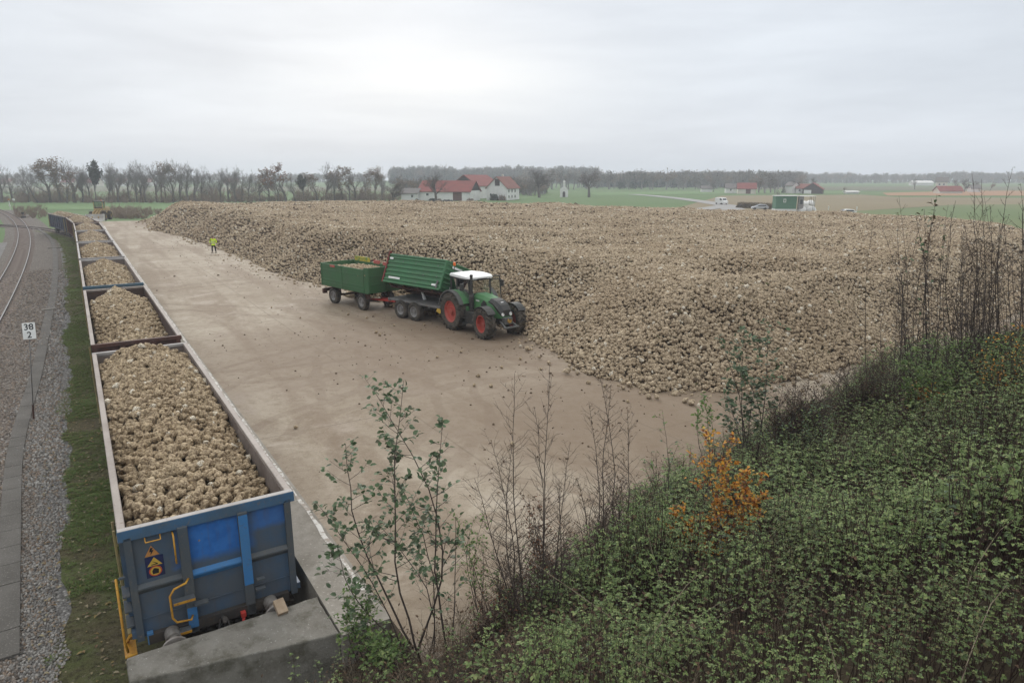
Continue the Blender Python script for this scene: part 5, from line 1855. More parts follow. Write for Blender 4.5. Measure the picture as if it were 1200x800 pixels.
# ================================================================== wheel loader at the far end of the yard
M['loader_yellow'] = worn_paint('loader_yellow', (0.36, 0.26, 0.12), (0.29, 0.21, 0.10), (0.20, 0.15, 0.09), 0.9, 0.55)
M['bucket_steel'] = simple('bucket_steel', (0.52, 0.50, 0.47), (0.38, 0.35, 0.32), 1.2, 0.4, 0.5)
pl_ = at(111, 259, YARD_Z)
ldr = thing('wheel_loader', (pl_.x - .3, pl_.y + 2.6, YARD_Z), math.atan2(-.97, .25), 'yellow wheel loader with lowered bucket at the far end of the yard', 'wheel loader')
TYL, RML = road_wheel(.80, .60, .36, M['loader_yellow'])
for x in (1.5, -1.5):
    for y in (-1.05, 1.05):
        wheel(ldr, TYL, RML, (x, y, .80), y < 0)
q = MB(); q.box((-1.5, 0, 1.55), (2.9, 1.75, 1.15)); q.prism_y([(-2.95, 2.12), (-2.7, 2.35), (-.4, 2.45), (-.3, 2.12)], -.8, .8); q.box((-3.1, 0, 1.1), (.4, 2.2, .8))
lb = q.build('engine_cover', M['loader_yellow'], ldr); bevel(lb, .06)
q = MB(); q.box((-1.6, 0, 2.46), (1.8, 1.2, .05)); q.box((-2.98, 0, 1.75), (.05, 1.3, .7)); q.build('engine_grille', M['tr_dark'], lb)
q = MB(); q.box((1.0, 0, 1.1), (2.2, 1.0, .8)); q.box((1.5, 0, .8), (.4, 1.8, .35)); q.box((-.0, 0, .95), (1.2, .7, .5)); q.build('front_frame', M['loader_yellow'], ldr)
q = MB()
for x in (-.55, .75):
    for y in (-.72, .72):
        q.box((x, y, 2.75), (.1, .1, 1.3))
q.box((.1, 0, 1.85), (1.5, 1.55, .65)); cabl = q.build('cab', M['loader_yellow'], ldr)
q = MB(); q.box((.1, 0, 3.42), (1.6, 1.65, .14)); bevel(q.build('cab_roof', M['tr_dark'], cabl), .04)
q = MB(); q.box((.1, .72, 2.75), (1.2, .02, 1.2)); q.box((.1, -.72, 2.75), (1.2, .02, 1.2)); q.box((.75, 0, 2.75), (.02, 1.35, 1.2)); q.box((-.55, 0, 2.75), (.02, 1.35, 1.2)); q.build('cab_window', M['glass'], cabl)
q = MB(); q.lathe([(3.48, 0), (3.48, .08), (3.65, .07), (3.68, 0)], 'z', (.1, .4, 0), 10); q.build('beacon', M['orange_lamp'], cabl)
q = MB(); q.box((-.1, 0, 2.3), (.5, .5, .14)); q.box((-.35, 0, 2.65), (.12, .5, .6)); q.build('seat', M['tr_dark'], cabl)
q = MB()
for y in (-.5, .5):
    q.bar((.7, y, 1.75), (2.4, y, 1.45), .16, .36); q.bar((2.4, y, 1.45), (3.2, y, .55), .16, .30)
q.bar((1.0, 0, 1.9), (3.1, 0, 1.2), .14, .14)
q.build('lift_arm', M['loader_yellow'], ldr)
q = MB()
prof = [(3.1, 1.25), (3.05, .45), (3.25, .12), (4.25, .05)]
for i in range(3):
    a, b_ = prof[i], prof[i + 1]
    q.bar((a[0], 0, a[1]), (b_[0], 0, b_[1]), 3.0, .05)
for y in (-1.5, 1.5):
    q.prism_y([(3.1, 1.25), (3.3, 1.2), (4.25, .1), (4.25, .03), (3.25, .08), (3.03, .45)], y - .025, y + .025)
q.build('bucket', M['bucket_steel'], ldr)
q = MB(); q.box((1.45, 1.05, 1.72), (1.3, .7, .06)); q.box((1.45, -1.05, 1.72), (1.3, .7, .06)); q.build('mudguard', M['tr_dark'], ldr)

# ================================================================== worker in hi-vis on the yard
def skin_mesh(name, verts, edges, radii, mat, parent, root=0, sub=1, smooth=True):
    me = bpy.data.meshes.new(name)
    me.from_pydata(verts, edges, [])
    o = link(name, me, parent)
    md = o.modifiers.new('skin', 'SKIN')
    md.use_smooth_shade = smooth
    for i, r_ in enumerate(radii):
        sv_ = me.skin_vertices[0].data[i]
        sv_.radius = r_ if hasattr(r_, '__len__') else (r_, r_)
        sv_.use_root = (i == root)
    s_ = o.modifiers.new('sub', 'SUBSURF'); s_.levels = sub; s_.render_levels = sub
    me.materials.append(mat)
    return o
pw_ = at(251, 296.2, YARD_Z)
per = thing('person', pw_, math.atan2(-pw_.y, -pw_.x) - R(18), 'worker in yellow hi-vis jacket and dark trousers standing on the yard by the heap', 'person')
# figure faces +x
V = [(0, 0, .96), (0, 0, 1.15), (0, 0, 1.38), (.01, 0, 1.50), (.02, 0, 1.60), (.03, 0, 1.70),
     (0, .20, 1.43), (-.04, .33, 1.17), (.12, .27, 1.00), (.20, .24, .98),
     (0, -.20, 1.43), (-.04, -.33, 1.17), (.12, -.27, 1.00), (.20, -.24, .98),
     (0, .11, .90), (.02, .16, .50), (-.01, .19, .08), (.13, .21, .04),
     (0, -.11, .90), (.02, -.15, .50), (-.01, -.18, .08), (.13, -.20, .04)]
E_ = [(0, 1), (1, 2), (2, 3), (3, 4), (4, 5), (2, 6), (6, 7), (7, 8), (8, 9), (2, 10), (10, 11), (11, 12), (12, 13), (0, 14), (14, 15), (15, 16), (16, 17), (0, 18), (18, 19), (19, 20), (20, 21)]
Rd = [.14, .13, .15, .065, .095, .085, .06, .045, .032, .03, .06, .045, .032, .03, .09, .062, .045, .04, .09, .062, .045, .04]
skin_mesh('body', V, E_, Rd, M['skin'], per)
skin_mesh('jacket', [(0, 0, .86), (0, 0, .98), (0, 0, 1.2), (0, 0, 1.40), (0, 0, 1.47), (0, .21, 1.43), (-.04, .34, 1.17), (.10, .28, 1.02), (0, -.21, 1.43), (-.04, -.34, 1.17), (.10, -.28, 1.02)],
          [(0, 1), (1, 2), (2, 3), (3, 4), (3, 5), (5, 6), (6, 7), (3, 8), (8, 9), (9, 10)], [(.15, .19), (.16, .19), (.155, .185), (.16, .19), .09, .085, .07, .06, .085, .07, .06], M['hiviz'], per, 1)
skin_mesh('trousers', [(0, 0, .98), (0, 0, .88), (0, .115, .84), (.02, .16, .50), (-.01, .19, .10), (0, -.115, .84), (.02, -.155, .50), (-.01, -.185, .10)],
          [(0, 1), (1, 2), (2, 3), (3, 4), (1, 5), (5, 6), (6, 7)], [.14, .14, .105, .085, .075, .105, .085, .075], M['navy_cloth'], per, 1)
q = MB()
for y in (.20, -.19):
    q.box((.05, y, .05), (.28, .10, .10), 0, None, .8)
bevel(q.build('boots', M['tr_dark'], per), .02)
q = MB()
v, f = ico(2)
q.add([Vector((p.x * .105 + .015, p.y * .098, p.z * .085 + 1.735)) for p in v if True], f)
q.build('cap', M['hair'], per, smooth=True)
q = MB()
for z_, r_ in ((1.02, .215), (1.22, .21)):
    q.lathe([(z_ - .03, r_ - .004), (z_ - .03, r_), (z_ + .03, r_), (z_ + .03, r_ - .004)], 'z', (0, 0, 0), 20)
q.v = [(x * .86, y, z_) for x, y, z_ in q.v]
q.build('reflective_band', M['reflect'], per)
q = MB()
for y in (.035, -.035):
    q.box((.118, y, 1.645), (.012, .02, .012))
q.box((.122, 0, 1.575), (.012, .045, .01)); q.build('face', M['hair'], per)
q = MB(); q.box((.125, 0, 1.612), (.03, .022, .045)); q.build('nose', M['skin'], per)

# ================================================================== trees and buildings in the distance
M['bark'] = simple('bark', (0.13, 0.112, 0.096), (0.09, 0.078, 0.068), 6, 0.95, 0.1)
M['twig'] = simple('twigs', (0.225, 0.210, 0.200), (0.17, 0.158, 0.15), 3, 0.95, 0.1)
M['brown_leaf'] = leaf_mat('autumn_leaf_brown', [(0.21, 0.145, 0.105), (0.25, 0.18, 0.13), (0.17, 0.13, 0.105)], 0.8, 0.2)
M['rust_leaf'] = leaf_mat('autumn_leaf_rust', [(0.25, 0.12, 0.05), (0.20, 0.09, 0.045), (0.15, 0.085, 0.05)], 0.8, 0.2)
M['ivy_leaf'] = leaf_mat('ivy_leaf', [(0.028, 0.042, 0.022), (0.04, 0.055, 0.03), (0.05, 0.05, 0.035)], 0.6, 0.1)
M['needle'] = leaf_mat('conifer_needles', [(0.022, 0.042, 0.026), (0.032, 0.055, 0.03), (0.04, 0.055, 0.035)], 0.8, 0.05)

def grow(rr, mbs, p, d, L, r, depth, maxd, spread, tips, up=0.12, kids=(3, 4)):
    mb = mbs[0] if depth == 0 else mbs[1]
    n = 5 if depth == 0 else 3
    pts = [p.copy()]; rad = [r]
    q = p.copy(); dd = d.copy()
    r = max(r, .010); r_end = max(.006, r * (0.60 if depth == 0 else 0.45))
    for i in range(n):
        dd = (dd + Vector((rr.gauss(0, .10), rr.gauss(0, .10), rr.gauss(0, .06) + up * (depth > 0) * .6))).normalized()
        q = q + dd * (L / n)
        pts.append(q.copy()); rad.append(r + (r_end - r) * (i + 1) / n)
    mb.tube(pts, rad, 6 if depth == 0 else 4 if depth == 1 else 3, 0, False)
    if depth >= maxd:
        tips.append((q.copy(), dd.copy()))
        return
    k = rr.randint(*kids) + (2 if depth == 0 else 0)
    for j in range(k):
        t = 1.0 if j == 0 else rr.uniform(0.42 if depth == 0 else 0.25, 1.0)
        i = min(n - 1, int(t * n)); f = t * n - i
        s = pts[i].lerp(pts[i + 1], min(1, f))
        a = rr.uniform(0, 6.283)
        ref = Vector((math.cos(a), math.sin(a), 0.1))
        side = (ref - dd * ref.dot(dd))
        if side.length < .01: side = Vector((1, 0, 0))
        side.normalize()
        ang = spread * rr.uniform(.55, 1.25) * (0.35 if j == 0 else 1.0)
        nd = (dd * math.cos(ang) + side * math.sin(ang)).normalized()
        rs = (r + (r_end - r) * t) * rr.uniform(.5, .72)
        grow(rr, mbs, s, nd, L * rr.uniform(.52, .78) * (1.0 if depth else .80), rs, depth + 1, maxd, spread, tips, up, kids)

M['twig_dark'] = simple('dark_twigs', (0.075, 0.062, 0.052), (0.055, 0.046, 0.04), 3, 0.95, 0.1)
def bare_tree(seed, spread=.6, trunk=.38, leaves=None, lm=None, leaf_n=3, lsz=.34, maxd=5, kids=(3, 4), lean=0.0, twig_r=1.0, tm='twig'):
    """unit height 10 m; returns (trunk mesh, crown mesh)"""
    rr = random.Random(seed)
    t, c = MB(), MB(); tips = []
    grow(rr, (t, c), Vector((0, 0, -.15)), Vector((lean, 0, 1)).normalized(), 10 * trunk, .20 * twig_r, 0, maxd, spread, tips, .12, kids)
    zs = max(v[2] for v in c.v)
    k = 10.0 / zs
    for m in (t, c):
        m.v = [(x * k, y * k, z * k) for x, y, z in m.v]
    if leaves:
        for p, d in tips:
            if rr.random() > leaves: continue
            for _ in range(leaf_n):
                o = Vector((rr.gauss(0, .22), rr.gauss(0, .22), rr.gauss(0, .22)))
                c.leaf(p * k + o, Vector((rr.gauss(0, 1), rr.gauss(0, 1), rr.gauss(0, .6))), Vector((rr.gauss(0, .5), rr.gauss(0, .5), 1)), lsz, lsz * .8, 1)
    return mesh_of(t, 'trunk', M['bark'], True), mesh_of(c, 'crown', [M[tm], lm] if leaves else M[tm], False)

def put_tree(name, kind, loc, h, wide, label, group=None, rz=None):
    t = thing(name, loc, random.uniform(0, 6.28) if rz is None else rz, label, 'tree', group)
    s = h / 10.0; wide *= 1.3
    t.scale = (s * wide, s * wide, s)
    link('trunk', kind[0], t); link('crown', kind[1], t)
    return t

TB = [bare_tree(100 + k, .60, .30, maxd=5, kids=(4, 4)) for k in range(4)]          # tall bare
TW = [bare_tree(120 + k, .82, .26, maxd=5, kids=(4, 4)) for k in range(2)]           # wide bare
TBr = [bare_tree(140 + k, .66, .32, .85, M['brown_leaf'], 2, .42, maxd=5, kids=(3, 3)) for k in range(2)]
TRu = [bare_tree(150, .75, .30, .9, M['rust_leaf'], 2, .42, maxd=5, kids=(3, 3))]
TIv = [bare_tree(160, .30, .50, .95, M['ivy_leaf'], 4, .5, maxd=4, kids=(4, 4))]
TLn = [bare_tree(170, .75, .36, maxd=5, kids=(3, 3), lean=-.42)]
TRd = [bare_tree(180 + k, .95, .24, .12, M['brown_leaf'], 1, .22, maxd=5, kids=(4, 4), twig_r=1.25, tm='twig_dark') for k in range(3)]   # dense rounded fruit trees

def base_at(px, by, z=0.0):
    return at(px, by, z)
BELT = [  # px, top y, base y, kind, width factor, label
    (-22, 190, 238, TB, .85, None), (2, 187, 237.5, TB, .8, 'tall bare tree at the far left edge of the tree row'),
    (16, 197, 236, TW, .75, 'low rounded bare tree beside the tall one at the left edge of the row'), (46, 196, 238, TLn, .9, 'bare tree leaning to the left on a slanted trunk'),
    (60, 187.5, 237.5, TB, .95, 'tall bare tree just left of the brown leaved one at the left of the row'), (71, 187, 237.5, TBr, .8, 'tall brown leaved tree between two tall bare trees in the row'),
    (79, 203, 238, TBr, .8, 'small brown leaved tree under the tall trees left of the ivy dark one'), (88, 186.5, 237.5, TB, 1.1, 'broad tall bare tree right of the brown leaved one'),
    (106, 197, 237, TB, .7, 'slender bare tree close beside the dark ivy clad tree, on its left'), (113.5, 190.5, 238, TIv, .62, 'dark narrow tree clad in ivy standing in the bare row'),
    (128, 194, 237, TB, .7, None), (139, 189.5, 237.5, TB, .72, None), (152, 192, 237, TB, .65, None), (161, 190.5, 237, TB, .7, None), (172, 188.5, 237.5, TB, .72, None),
    (184, 191, 237, TB, .7, None), (195, 196, 236.5, TB, .65, None), (203, 188, 237.5, TB, .75, None), (213, 187.5, 237, TB, .72, None), (220, 190, 237.5, TB, .65, None),
    (238, 194.5, 237, TW, .68, 'bare tree with an open crown right of the gap in the middle of the row'), (249, 201, 236.5, TB, .7, None), (258, 197.5, 237, TB, .7, None), (268, 196, 237, TB, .75, None), (283, 199.5, 236.5, TW, .75, None),
    (305, 206, 236.5, TW, .75, None), (316, 201, 236, TBr, .7, 'thin brownish tree left of the rust coloured crown'), (335, 193.5, 236.5, TRu, .85, 'broad tree with a rust brown crown in the right part of the row'), (356, 206, 236, TIv, .8, 'low dark tree just right of the rust brown crown'),
    (372, 204, 235.5, TBr, .9, 'low brownish tree before the tallest bare tree of the right part'), (382, 190.5, 235.5, TB, .9, 'tallest bare tree in the right part of the row'), (402, 201, 235, TBr, .85, None), (417, 196.5, 235, TB, .8, None), (430, 204, 234.5, TW, .7, None),
    (449, 201, 234.5, TB, .95, 'bare tree at the right end of the row beside the round field tree'), (474, 210, 233.5, TBr, .8, 'low brownish tree behind the round field tree at the row end'), (484, 213, 233, TBr, .8, None),
]
for px in (34, 97, 134, 166, 190, 229, 276, 292, 326, 346, 392, 410, 440):
    BELT.append((px, 191 + (px * 37 % 11) + (6 if px > 280 else 0), 237.2 - max(0, px - 300) * .014, TB if px % 5 else TBr, .75, None))
for k, (px, ty, by, kind, wd_, lab) in enumerate(BELT):
    p = base_at(px, by)
    h = (by - ty) / FPX * p.y * 1.0
    shared = 'brownish tree among the bare ones of the row beyond the pasture' if kind is TBr else 'slender bare tree in the row beyond the green pasture'
    put_tree('bare_tree' if kind is not TIv else 'ivy_tree', kind[k % len(kind)], p, h, wd_, lab or shared, None if lab else ('brown trees of the row' if kind is TBr else 'bare trees of the row'), rz=0.0 if kind is TLn else None)
# thin brushwood at the foot of the row
M['brush'] = simple('brush_twigs', (0.27, 0.20, 0.15), (0.20, 0.15, 0.115), 3, 0.95, 0.1)
M['brush_leaf'] = leaf_mat('brush_leaf', [(0.22, 0.15, 0.10), (0.17, 0.14, 0.08), (0.24, 0.19, 0.12)], .8, .2)
def brush_mesh(seed, n=26, h=1.0, leaf=None, lm=None):
    q = MB(); rr = random.Random(seed)
    for i in range(n):
        a = rr.uniform(0, 6.28); r0 = rr.uniform(0, .25)
        p = Vector((r0 * math.cos(a), r0 * math.sin(a), 0)); d = Vector((math.cos(a) * rr.uniform(.1, .6), math.sin(a) * rr.uniform(.1, .6), 1)).normalized()
        L = h * rr.uniform(.5, 1.0); m_ = p + d * L * .5; e = m_ + (d + Vector((rr.gauss(0, .2), rr.gauss(0, .2), .0))).normalized() * L * .5
        q.tube([p, m_, e], [.012, .009, .005], 3, 0, False)
        for j in range(4):
            s = p.lerp(e, rr.uniform(.4, .95)); dd = (d + Vector((rr.gauss(0, .6), rr.gauss(0, .6), .2))).normalized()
            q.tube([s, s + dd * L * .28], [.006, .003], 3, 0, False)
            if leaf and rr.random() < leaf:
                q.leaf(s + dd * L * .2, Vector((rr.gauss(0, 1), rr.gauss(0, 1), .3)), (0, 0, 1), .12, .09, 1)
    return mesh_of(q, 'brush', [M['brush'], lm or M['brush_leaf']], False)
NG_BR = scatter_tree('brush_scatter', source_collection('brush', [brush_mesh(k, leaf=.5 if k > 1 else None) for k in range(4)]))
P = []
for k in range(720):
    px = RNG.uniform(-40, 470); by = RNG.uniform(235.2, 238.0) - max(0, px - 250) * .012
    p = at(px, by); P.append((p.x, p.y, -.05))
tag(scatter('undergrowth', NG_BR, P, np.stack([np.zeros(720), np.zeros(720), RNG.uniform(0, 6, 720)], 1), np.clip(RNG.gamma(2.0, .9, 720), .5, 6.0), RNG.integers(0, 4, 720), M['twig']), kind='stuff')

# single trees in the meadow
for px, by, ty, kind, wd_, lab in ((461, 239, 205, TRd[0], .95, 'rounded bare tree standing alone left of the farm buildings'), (511, 237.3, 201.5, TRd[1], .92, 'rounded bare tree standing before the red roofed barn'),
                                   (632, 231.5, 195.5, TRd[2], .85, 'tall rounded bare tree left of the small white chapel'), (690, 231, 198.5, TRd[1], .92, 'broad rounded bare tree right of the small white chapel')):
    p = at(px, by); put_tree('fruit_tree', kind, p, (by - ty) / FPX * p.y, wd_, lab)

# ---------------------------------------------------------------- buildings
M['white_wall'] = simple('white_render', (0.72, 0.71, 0.69), (0.62, 0.61, 0.59), 0.4, 0.9, 0.2, c3=(0.54, 0.53, 0.50), scale3=2)
M['cream_wall'] = simple('cream_render', (0.62, 0.58, 0.50), (0.54, 0.50, 0.43), 0.4, 0.9, 0.2)
M['red_roof'] = simple('red_tiles', (0.235, 0.068, 0.058), (0.18, 0.062, 0.054), 0.5, 0.85, 0.2, c3=(0.19, 0.08, 0.07), scale3=2.5)
M['brown_roof'] = simple('brown_tiles', (0.23, 0.10, 0.08), (0.18, 0.085, 0.07), 0.5, 0.85, 0.2)
M['grey_roof'] = simple('grey_tiles', (0.16, 0.145, 0.135), (0.13, 0.12, 0.115), 0.5, 0.85, 0.2)
M['dark_wood'] = simple('dark_boards', (0.055, 0.042, 0.036), (0.04, 0.032, 0.028), 1, 0.9, 0.1)
M['door_wood'] = simple('door_boards', (0.12, 0.055, 0.038), (0.09, 0.045, 0.034), 1, 0.8, 0.2)
M['window_dark'] = simple('window_glass', (0.04, 0.045, 0.05), (0.05, 0.055, 0.06), 1, 0.15, 0.5)
M['green_paint'] = simple('hut_green', (0.085, 0.19, 0.125), (0.075, 0.165, 0.11), 0.8, 0.7, 0.3)

def house(name, P0, L, D, ang, eave, ridge, wall, roof, label, gable=None, over=.5, doors=(), wins=(), group=None, chimney=None):
    """P0: near left corner of the long wall; long wall runs along the angle; gables at both ends"""
    h = thing(name, (P0.x, P0.y, 0), R(ang), label, 'house' if 'house' in name else 'barn' if 'barn' in name else 'building', group)
    q = MB()
    q.prism_x([(0, -.3), (D, -.3), (D, eave), (0, eave)], 0, L)
    q.build('wall', wall, h)
    for x0, x1 in ((0.02, .25), (L - .25, L - .02)):
        q = MB(); q.prism_x([(0, eave - .02), (D, eave - .02), (D / 2, ridge - .1)], x0, x1); q.build('gable', gable or wall, h)
    q = MB()
    t = .22; sl_ = (ridge - eave) / (D / 2)
    q.prism_x([(-over, eave - over * sl_), (D / 2, ridge), (D + over, eave - over * sl_), (D + over, eave - over * sl_ - t), (D / 2, ridge - t), (-over, eave - over * sl_ - t)], -over, L + over)
    r_ = q.build('roof', roof, h)
    if chimney:
        q = MB(); q.box((chimney, D / 2 + .8, ridge + .3), (.6, .6, 1.2)); q.build('chimney', M['cream_wall'], r_)
    for side, x0, x1, z0, z1, mt_ in doors:
        q = MB()
        if side == 'f': q.box(((x0 + x1) / 2, -.04, (z0 + z1) / 2), (x1 - x0, .12, z1 - z0))
        elif side == 'l': q.box((-.04, (x0 + x1) / 2, (z0 + z1) / 2), (.12, x1 - x0, z1 - z0))
        else: q.box((L + .04, (x0 + x1) / 2, (z0 + z1) / 2), (.12, x1 - x0, z1 - z0))
        q.build('door', mt_, h)
    for side, xc, zc, w_, hh in wins:
        q = MB(); q2 = MB()
        if side == 'f': q.box((xc, -.03, zc), (w_ + .24, .1, hh + .24)); q2.box((xc, -.07, zc), (w_, .06, hh))
        elif side == 'l': q.box((-.03, xc, zc), (.1, w_ + .24, hh + .24)); q2.box((-.07, xc, zc), (.06, w_, hh))
        f = q.build('window', M['white_wall'], h); q2.build('pane', M['window_dark'], f)
    return h
# the farm in the middle
Pb = at(490, 234.7)
house('barn', Pb, 21.5, 11, -18, 3.7, 7.4, M['white_wall'], M['red_roof'], 'long white barn with a red roof and brown door behind the round tree', gable=M['dark_wood'], doors=[('f', 14.6, 18.2, 0, 3.3, M['door_wood'])], wins=[('f', 4.0, 2.2, 1.0, .8)])
Pc = at(560.5, 232.8)
house('barn', Pc, 26, 12.5, 71, 5.4, 9.6, M['white_wall'], M['red_roof'], 'tall red roofed barn with a dark boarded gable behind the long barn', gable=M['dark_wood'])
Pd = at(594, 234.6)
house('farm_house', Pd, 13, 8.6, 68, 4.9, 8.9, M['white_wall'], M['brown_roof'], 'white farmhouse with a steep brown red roof and a dark hayloft hatch', doors=[('l', 3.0, 5.0, 5.4, 8.0, M['dark_wood'])],
      wins=[('f', 2.0, 3.4, .9, 1.1), ('f', 5.2, 3.4, .9, 1.1), ('f', 8.4, 3.4, .9, 1.1), ('f', 2.0, 1.3, .9, 1.0), ('f', 5.2, 1.3, .9, 1.0), ('f', 8.4, 1.3, .9, 1.0), ('l', 6.8, 2.0, .7, .9)], chimney=8)
Pe = at(470.5, 234.8)
house('annex_house', Pe, 6.4, 7, -12, 2.9, 4.6, M['white_wall'], M['grey_roof'], 'low white house with a greyish roof left of the long barn', wins=[('f', 4.4, 1.6, .8, .9)])
# chapel
pch = at(656.3, 231)
cp = thing('chapel', (pch.x, pch.y, 0), R(-6), 'tiny white wayside chapel with a small bell turret between two trees', 'chapel')
q = MB(); q.prism_y([(0, -.2), (3.4, -.2), (3.4, 3.4), (1.7, 5.0), (0, 3.4)], 0, 4.2); q.build('wall', M['white_wall'], cp)
q = MB(); q.prism_y([(-.25, 3.25), (1.7, 5.1), (3.65, 3.25), (3.65, 3.1), (1.7, 4.94), (-.25, 3.1)], .25, 4.5); q.build('roof', M['grey_roof'], cp)
q = MB(); q.box((1.7, .6, 5.7), (1.0, 1.0, 1.8)); q.add([(1.1, 0, 6.6), (2.3, 0, 6.6), (2.3, 1.2, 6.6), (1.1, 1.2, 6.6), (1.7, .6, 7.4)], [(0, 1, 4), (1, 2, 4), (2, 3, 4), (3, 0, 4), (3, 2, 1, 0)]); q.build('bell_turret', M['white_wall'], cp)
q = MB(); q.prism_y([(1.1, 0), (2.3, 0), (2.3, 1.9), (2.1, 2.3), (1.7, 2.5), (1.3, 2.3), (1.1, 1.9)], -.05, .1); q.build('door', M['dark_wood'], cp)
# shrubs beside the farm
def leafy_bush(seed, n=420, lm=None, tw=.0, flat=1.0):
    q = MB(); rr = random.Random(seed)
    for i in range(24):
        a = rr.uniform(0, 6.28); e = Vector((math.cos(a) * rr.uniform(.2, .8), math.sin(a) * rr.uniform(.2, .8), rr.uniform(.5, 1.0) * flat))
        q.tube([(0, 0, 0), e * .55 + Vector((0, 0, .1)), e], [.03, .02, .006], 3, 0, False)
    for i in range(n):
        while True:
            v = Vector((rr.uniform(-1, 1), rr.uniform(-1, 1), rr.uniform(-.2, 1)))
            if .35 < v.length < 1 + .12 * math.sin(v.x * 7 + seed) * math.cos(v.y * 6): break
        q.leaf(Vector((v.x, v.y, max(.02, v.z) * flat)), Vector((rr.gauss(0, 1), rr.gauss(0, 1), rr.gauss(0, .7))), (rr.gauss(0, .4), rr.gauss(0, .4), 1), .24, .18, 1)
    return mesh_of(q, 'bush', [M['twig'], lm], False)
bm1, bm2 = leafy_bush(1, 700, M['ivy_leaf']), leafy_bush(2, 420, M['brown_leaf'])
for px, by, r_, hh, me_, nm, lab in ((579, 234.6, 1.7, 2.4, bm1, 'bush', 'dark evergreen bush by the gable of the white farmhouse'), (588.5, 234.8, 1.5, 2.0, bm2, 'bush', 'brownish bare bush at the corner of the white farmhouse'), (488.5, 236.4, .8, 1.1, bm1, 'bush', 'small dark bush left of the tree in front of the barn'),
                                     (507, 236.6, 1.7, 1.3, bm1, 'bush', 'dark low bush beside the tree trunk in front of the barn'), (514, 236.8, 1.5, 1.2, bm2, 'bush', 'brownish low bush right of the tree trunk before the barn'), (524.5, 236.8, 1.9, .9, bm1, 'bush', 'dark flat bush in front of the barn wall, left of its door'), (551, 236.6, 1.5, 1.3, bm2, 'bush', 'brownish bush in front of the barn, right of its door')):
    o = link(nm, me_, None, at(px, by)); o.scale = (r_, r_, hh); o.rotation_euler = (0, 0, random.uniform(0, 6))
    tag(o, lab, 'bush')

# farms farther off
def far(px, by): return at(px, by)
house('farm_house', far(850.5, 226.3), 5.5, 6, -10, 3.0, 5.0, M['white_wall'], M['grey_roof'], 'small white gabled house left of the distant red roofed barn', wins=[('f', 2.5, 1.7, .8, .9)])
house('barn', far(864.5, 227), 9.0, 8, -14, 2.9, 5.6, M['cream_wall'], M['red_roof'], 'distant barn with a wide red roof beside a small white house', doors=[('f', 4, 6.4, 0, 2.3, M['door_wood'])])
house('farm_house', far(822, 225), 6, 5, -8, 2.2, 3.6, M['white_wall'], M['grey_roof'], 'tiny whitish house at the edge of the distant wood')
house('farm_house', far(919.5, 226.4), 4.5, 6, -60, 4.2, 6.0, M['white_wall'], M['grey_roof'], 'narrow tall white house beside dark conifers left of the long building', wins=[('l', 2, 3.2, .8, .9), ('l', 4, 3.2, .8, .9)])
house('farm_house', far(933, 226.6), 12.0, 8, -5, 2.9, 5.0, M['white_wall'], M['brown_roof'], 'long low white building with a reddish roof left of the dark gabled barn', wins=[('f', 1.6 + 2.2 * k, 1.5, 1.0, 1.0) for k in range(5)])
house('barn', far(963, 227.2), 11, 9.5, 62, 2.6, 5.6, M['dark_wood'], M['red_roof'], 'dark boarded barn with a red roof and white base, far right farm', gable=M['dark_wood'], doors=[('l', 5.2, 8.8, 0, 1.9, M['white_wall'])])
house('long_shed_building', far(992, 227.0), 6.2, 4, -3, 1.1, 1.5, M['white_wall'], M['white_wall'], 'low whitish shed roof lying in the field right of the dark barn')
house('farm_house', far(1096, 222.5), 6.5, 6, -30, 5.8, 8.5, M['cream_wall'], M['grey_roof'], 'tall grey roofed house at the far right behind the bare stems', wins=[('f', 2, 3.5, .9, 1.1), ('f', 4.5, 3.5, .9, 1.1)])
house('barn', far(1101, 226.8), 11.5, 7, -6, 1.7, 3.9, M['cream_wall'], M['red_roof'], 'low red roofed barn at the far right beyond the reddish field')
house('long_shed_building', far(1070, 217.5), 18, 10, -8, 2.8, 4.6, M['white_wall'], M['white_wall'], 'long whitish hall near the horizon, right')
house('farm_house', far(1138, 225), 5, 5, -10, 2.4, 4.2, M['white_wall'], M['grey_roof'], 'small white house behind the bare stems at the far right')
for px, by, L_, rf_, lab in ((-1, 218, 12, 'brown_roof', 'distant village house with a brownish roof at the left edge'), (17, 218.4, 9, 'grey_roof', 'small distant white house seen between the two left trees'), (72, 218, 12, 'red_roof', 'distant house with a pink red roof behind the brown leaved tree'), (98, 218.5, 13, 'red_roof', 'distant red roofed house seen just left of the ivy dark tree'), (135, 218.2, 10, 'brown_roof', 'distant pinkish house behind the bare row right of the ivy tree'), (165, 217.8, 11, 'brown_roof', 'distant low house behind the slender bare trees'), (262, 217.6, 13, 'red_roof', 'distant red roofed house behind the open crowned bare tree')):
    house('village_house', at(px, by), L_, 9, -8, 3.6, 6.8, M['white_wall'] if L_ < 12 else M['cream_wall'], M[rf_], lab, wins=[('f', 3, 2, 1.2, 1.2), ('f', 6.5, 2, 1.2, 1.2)])

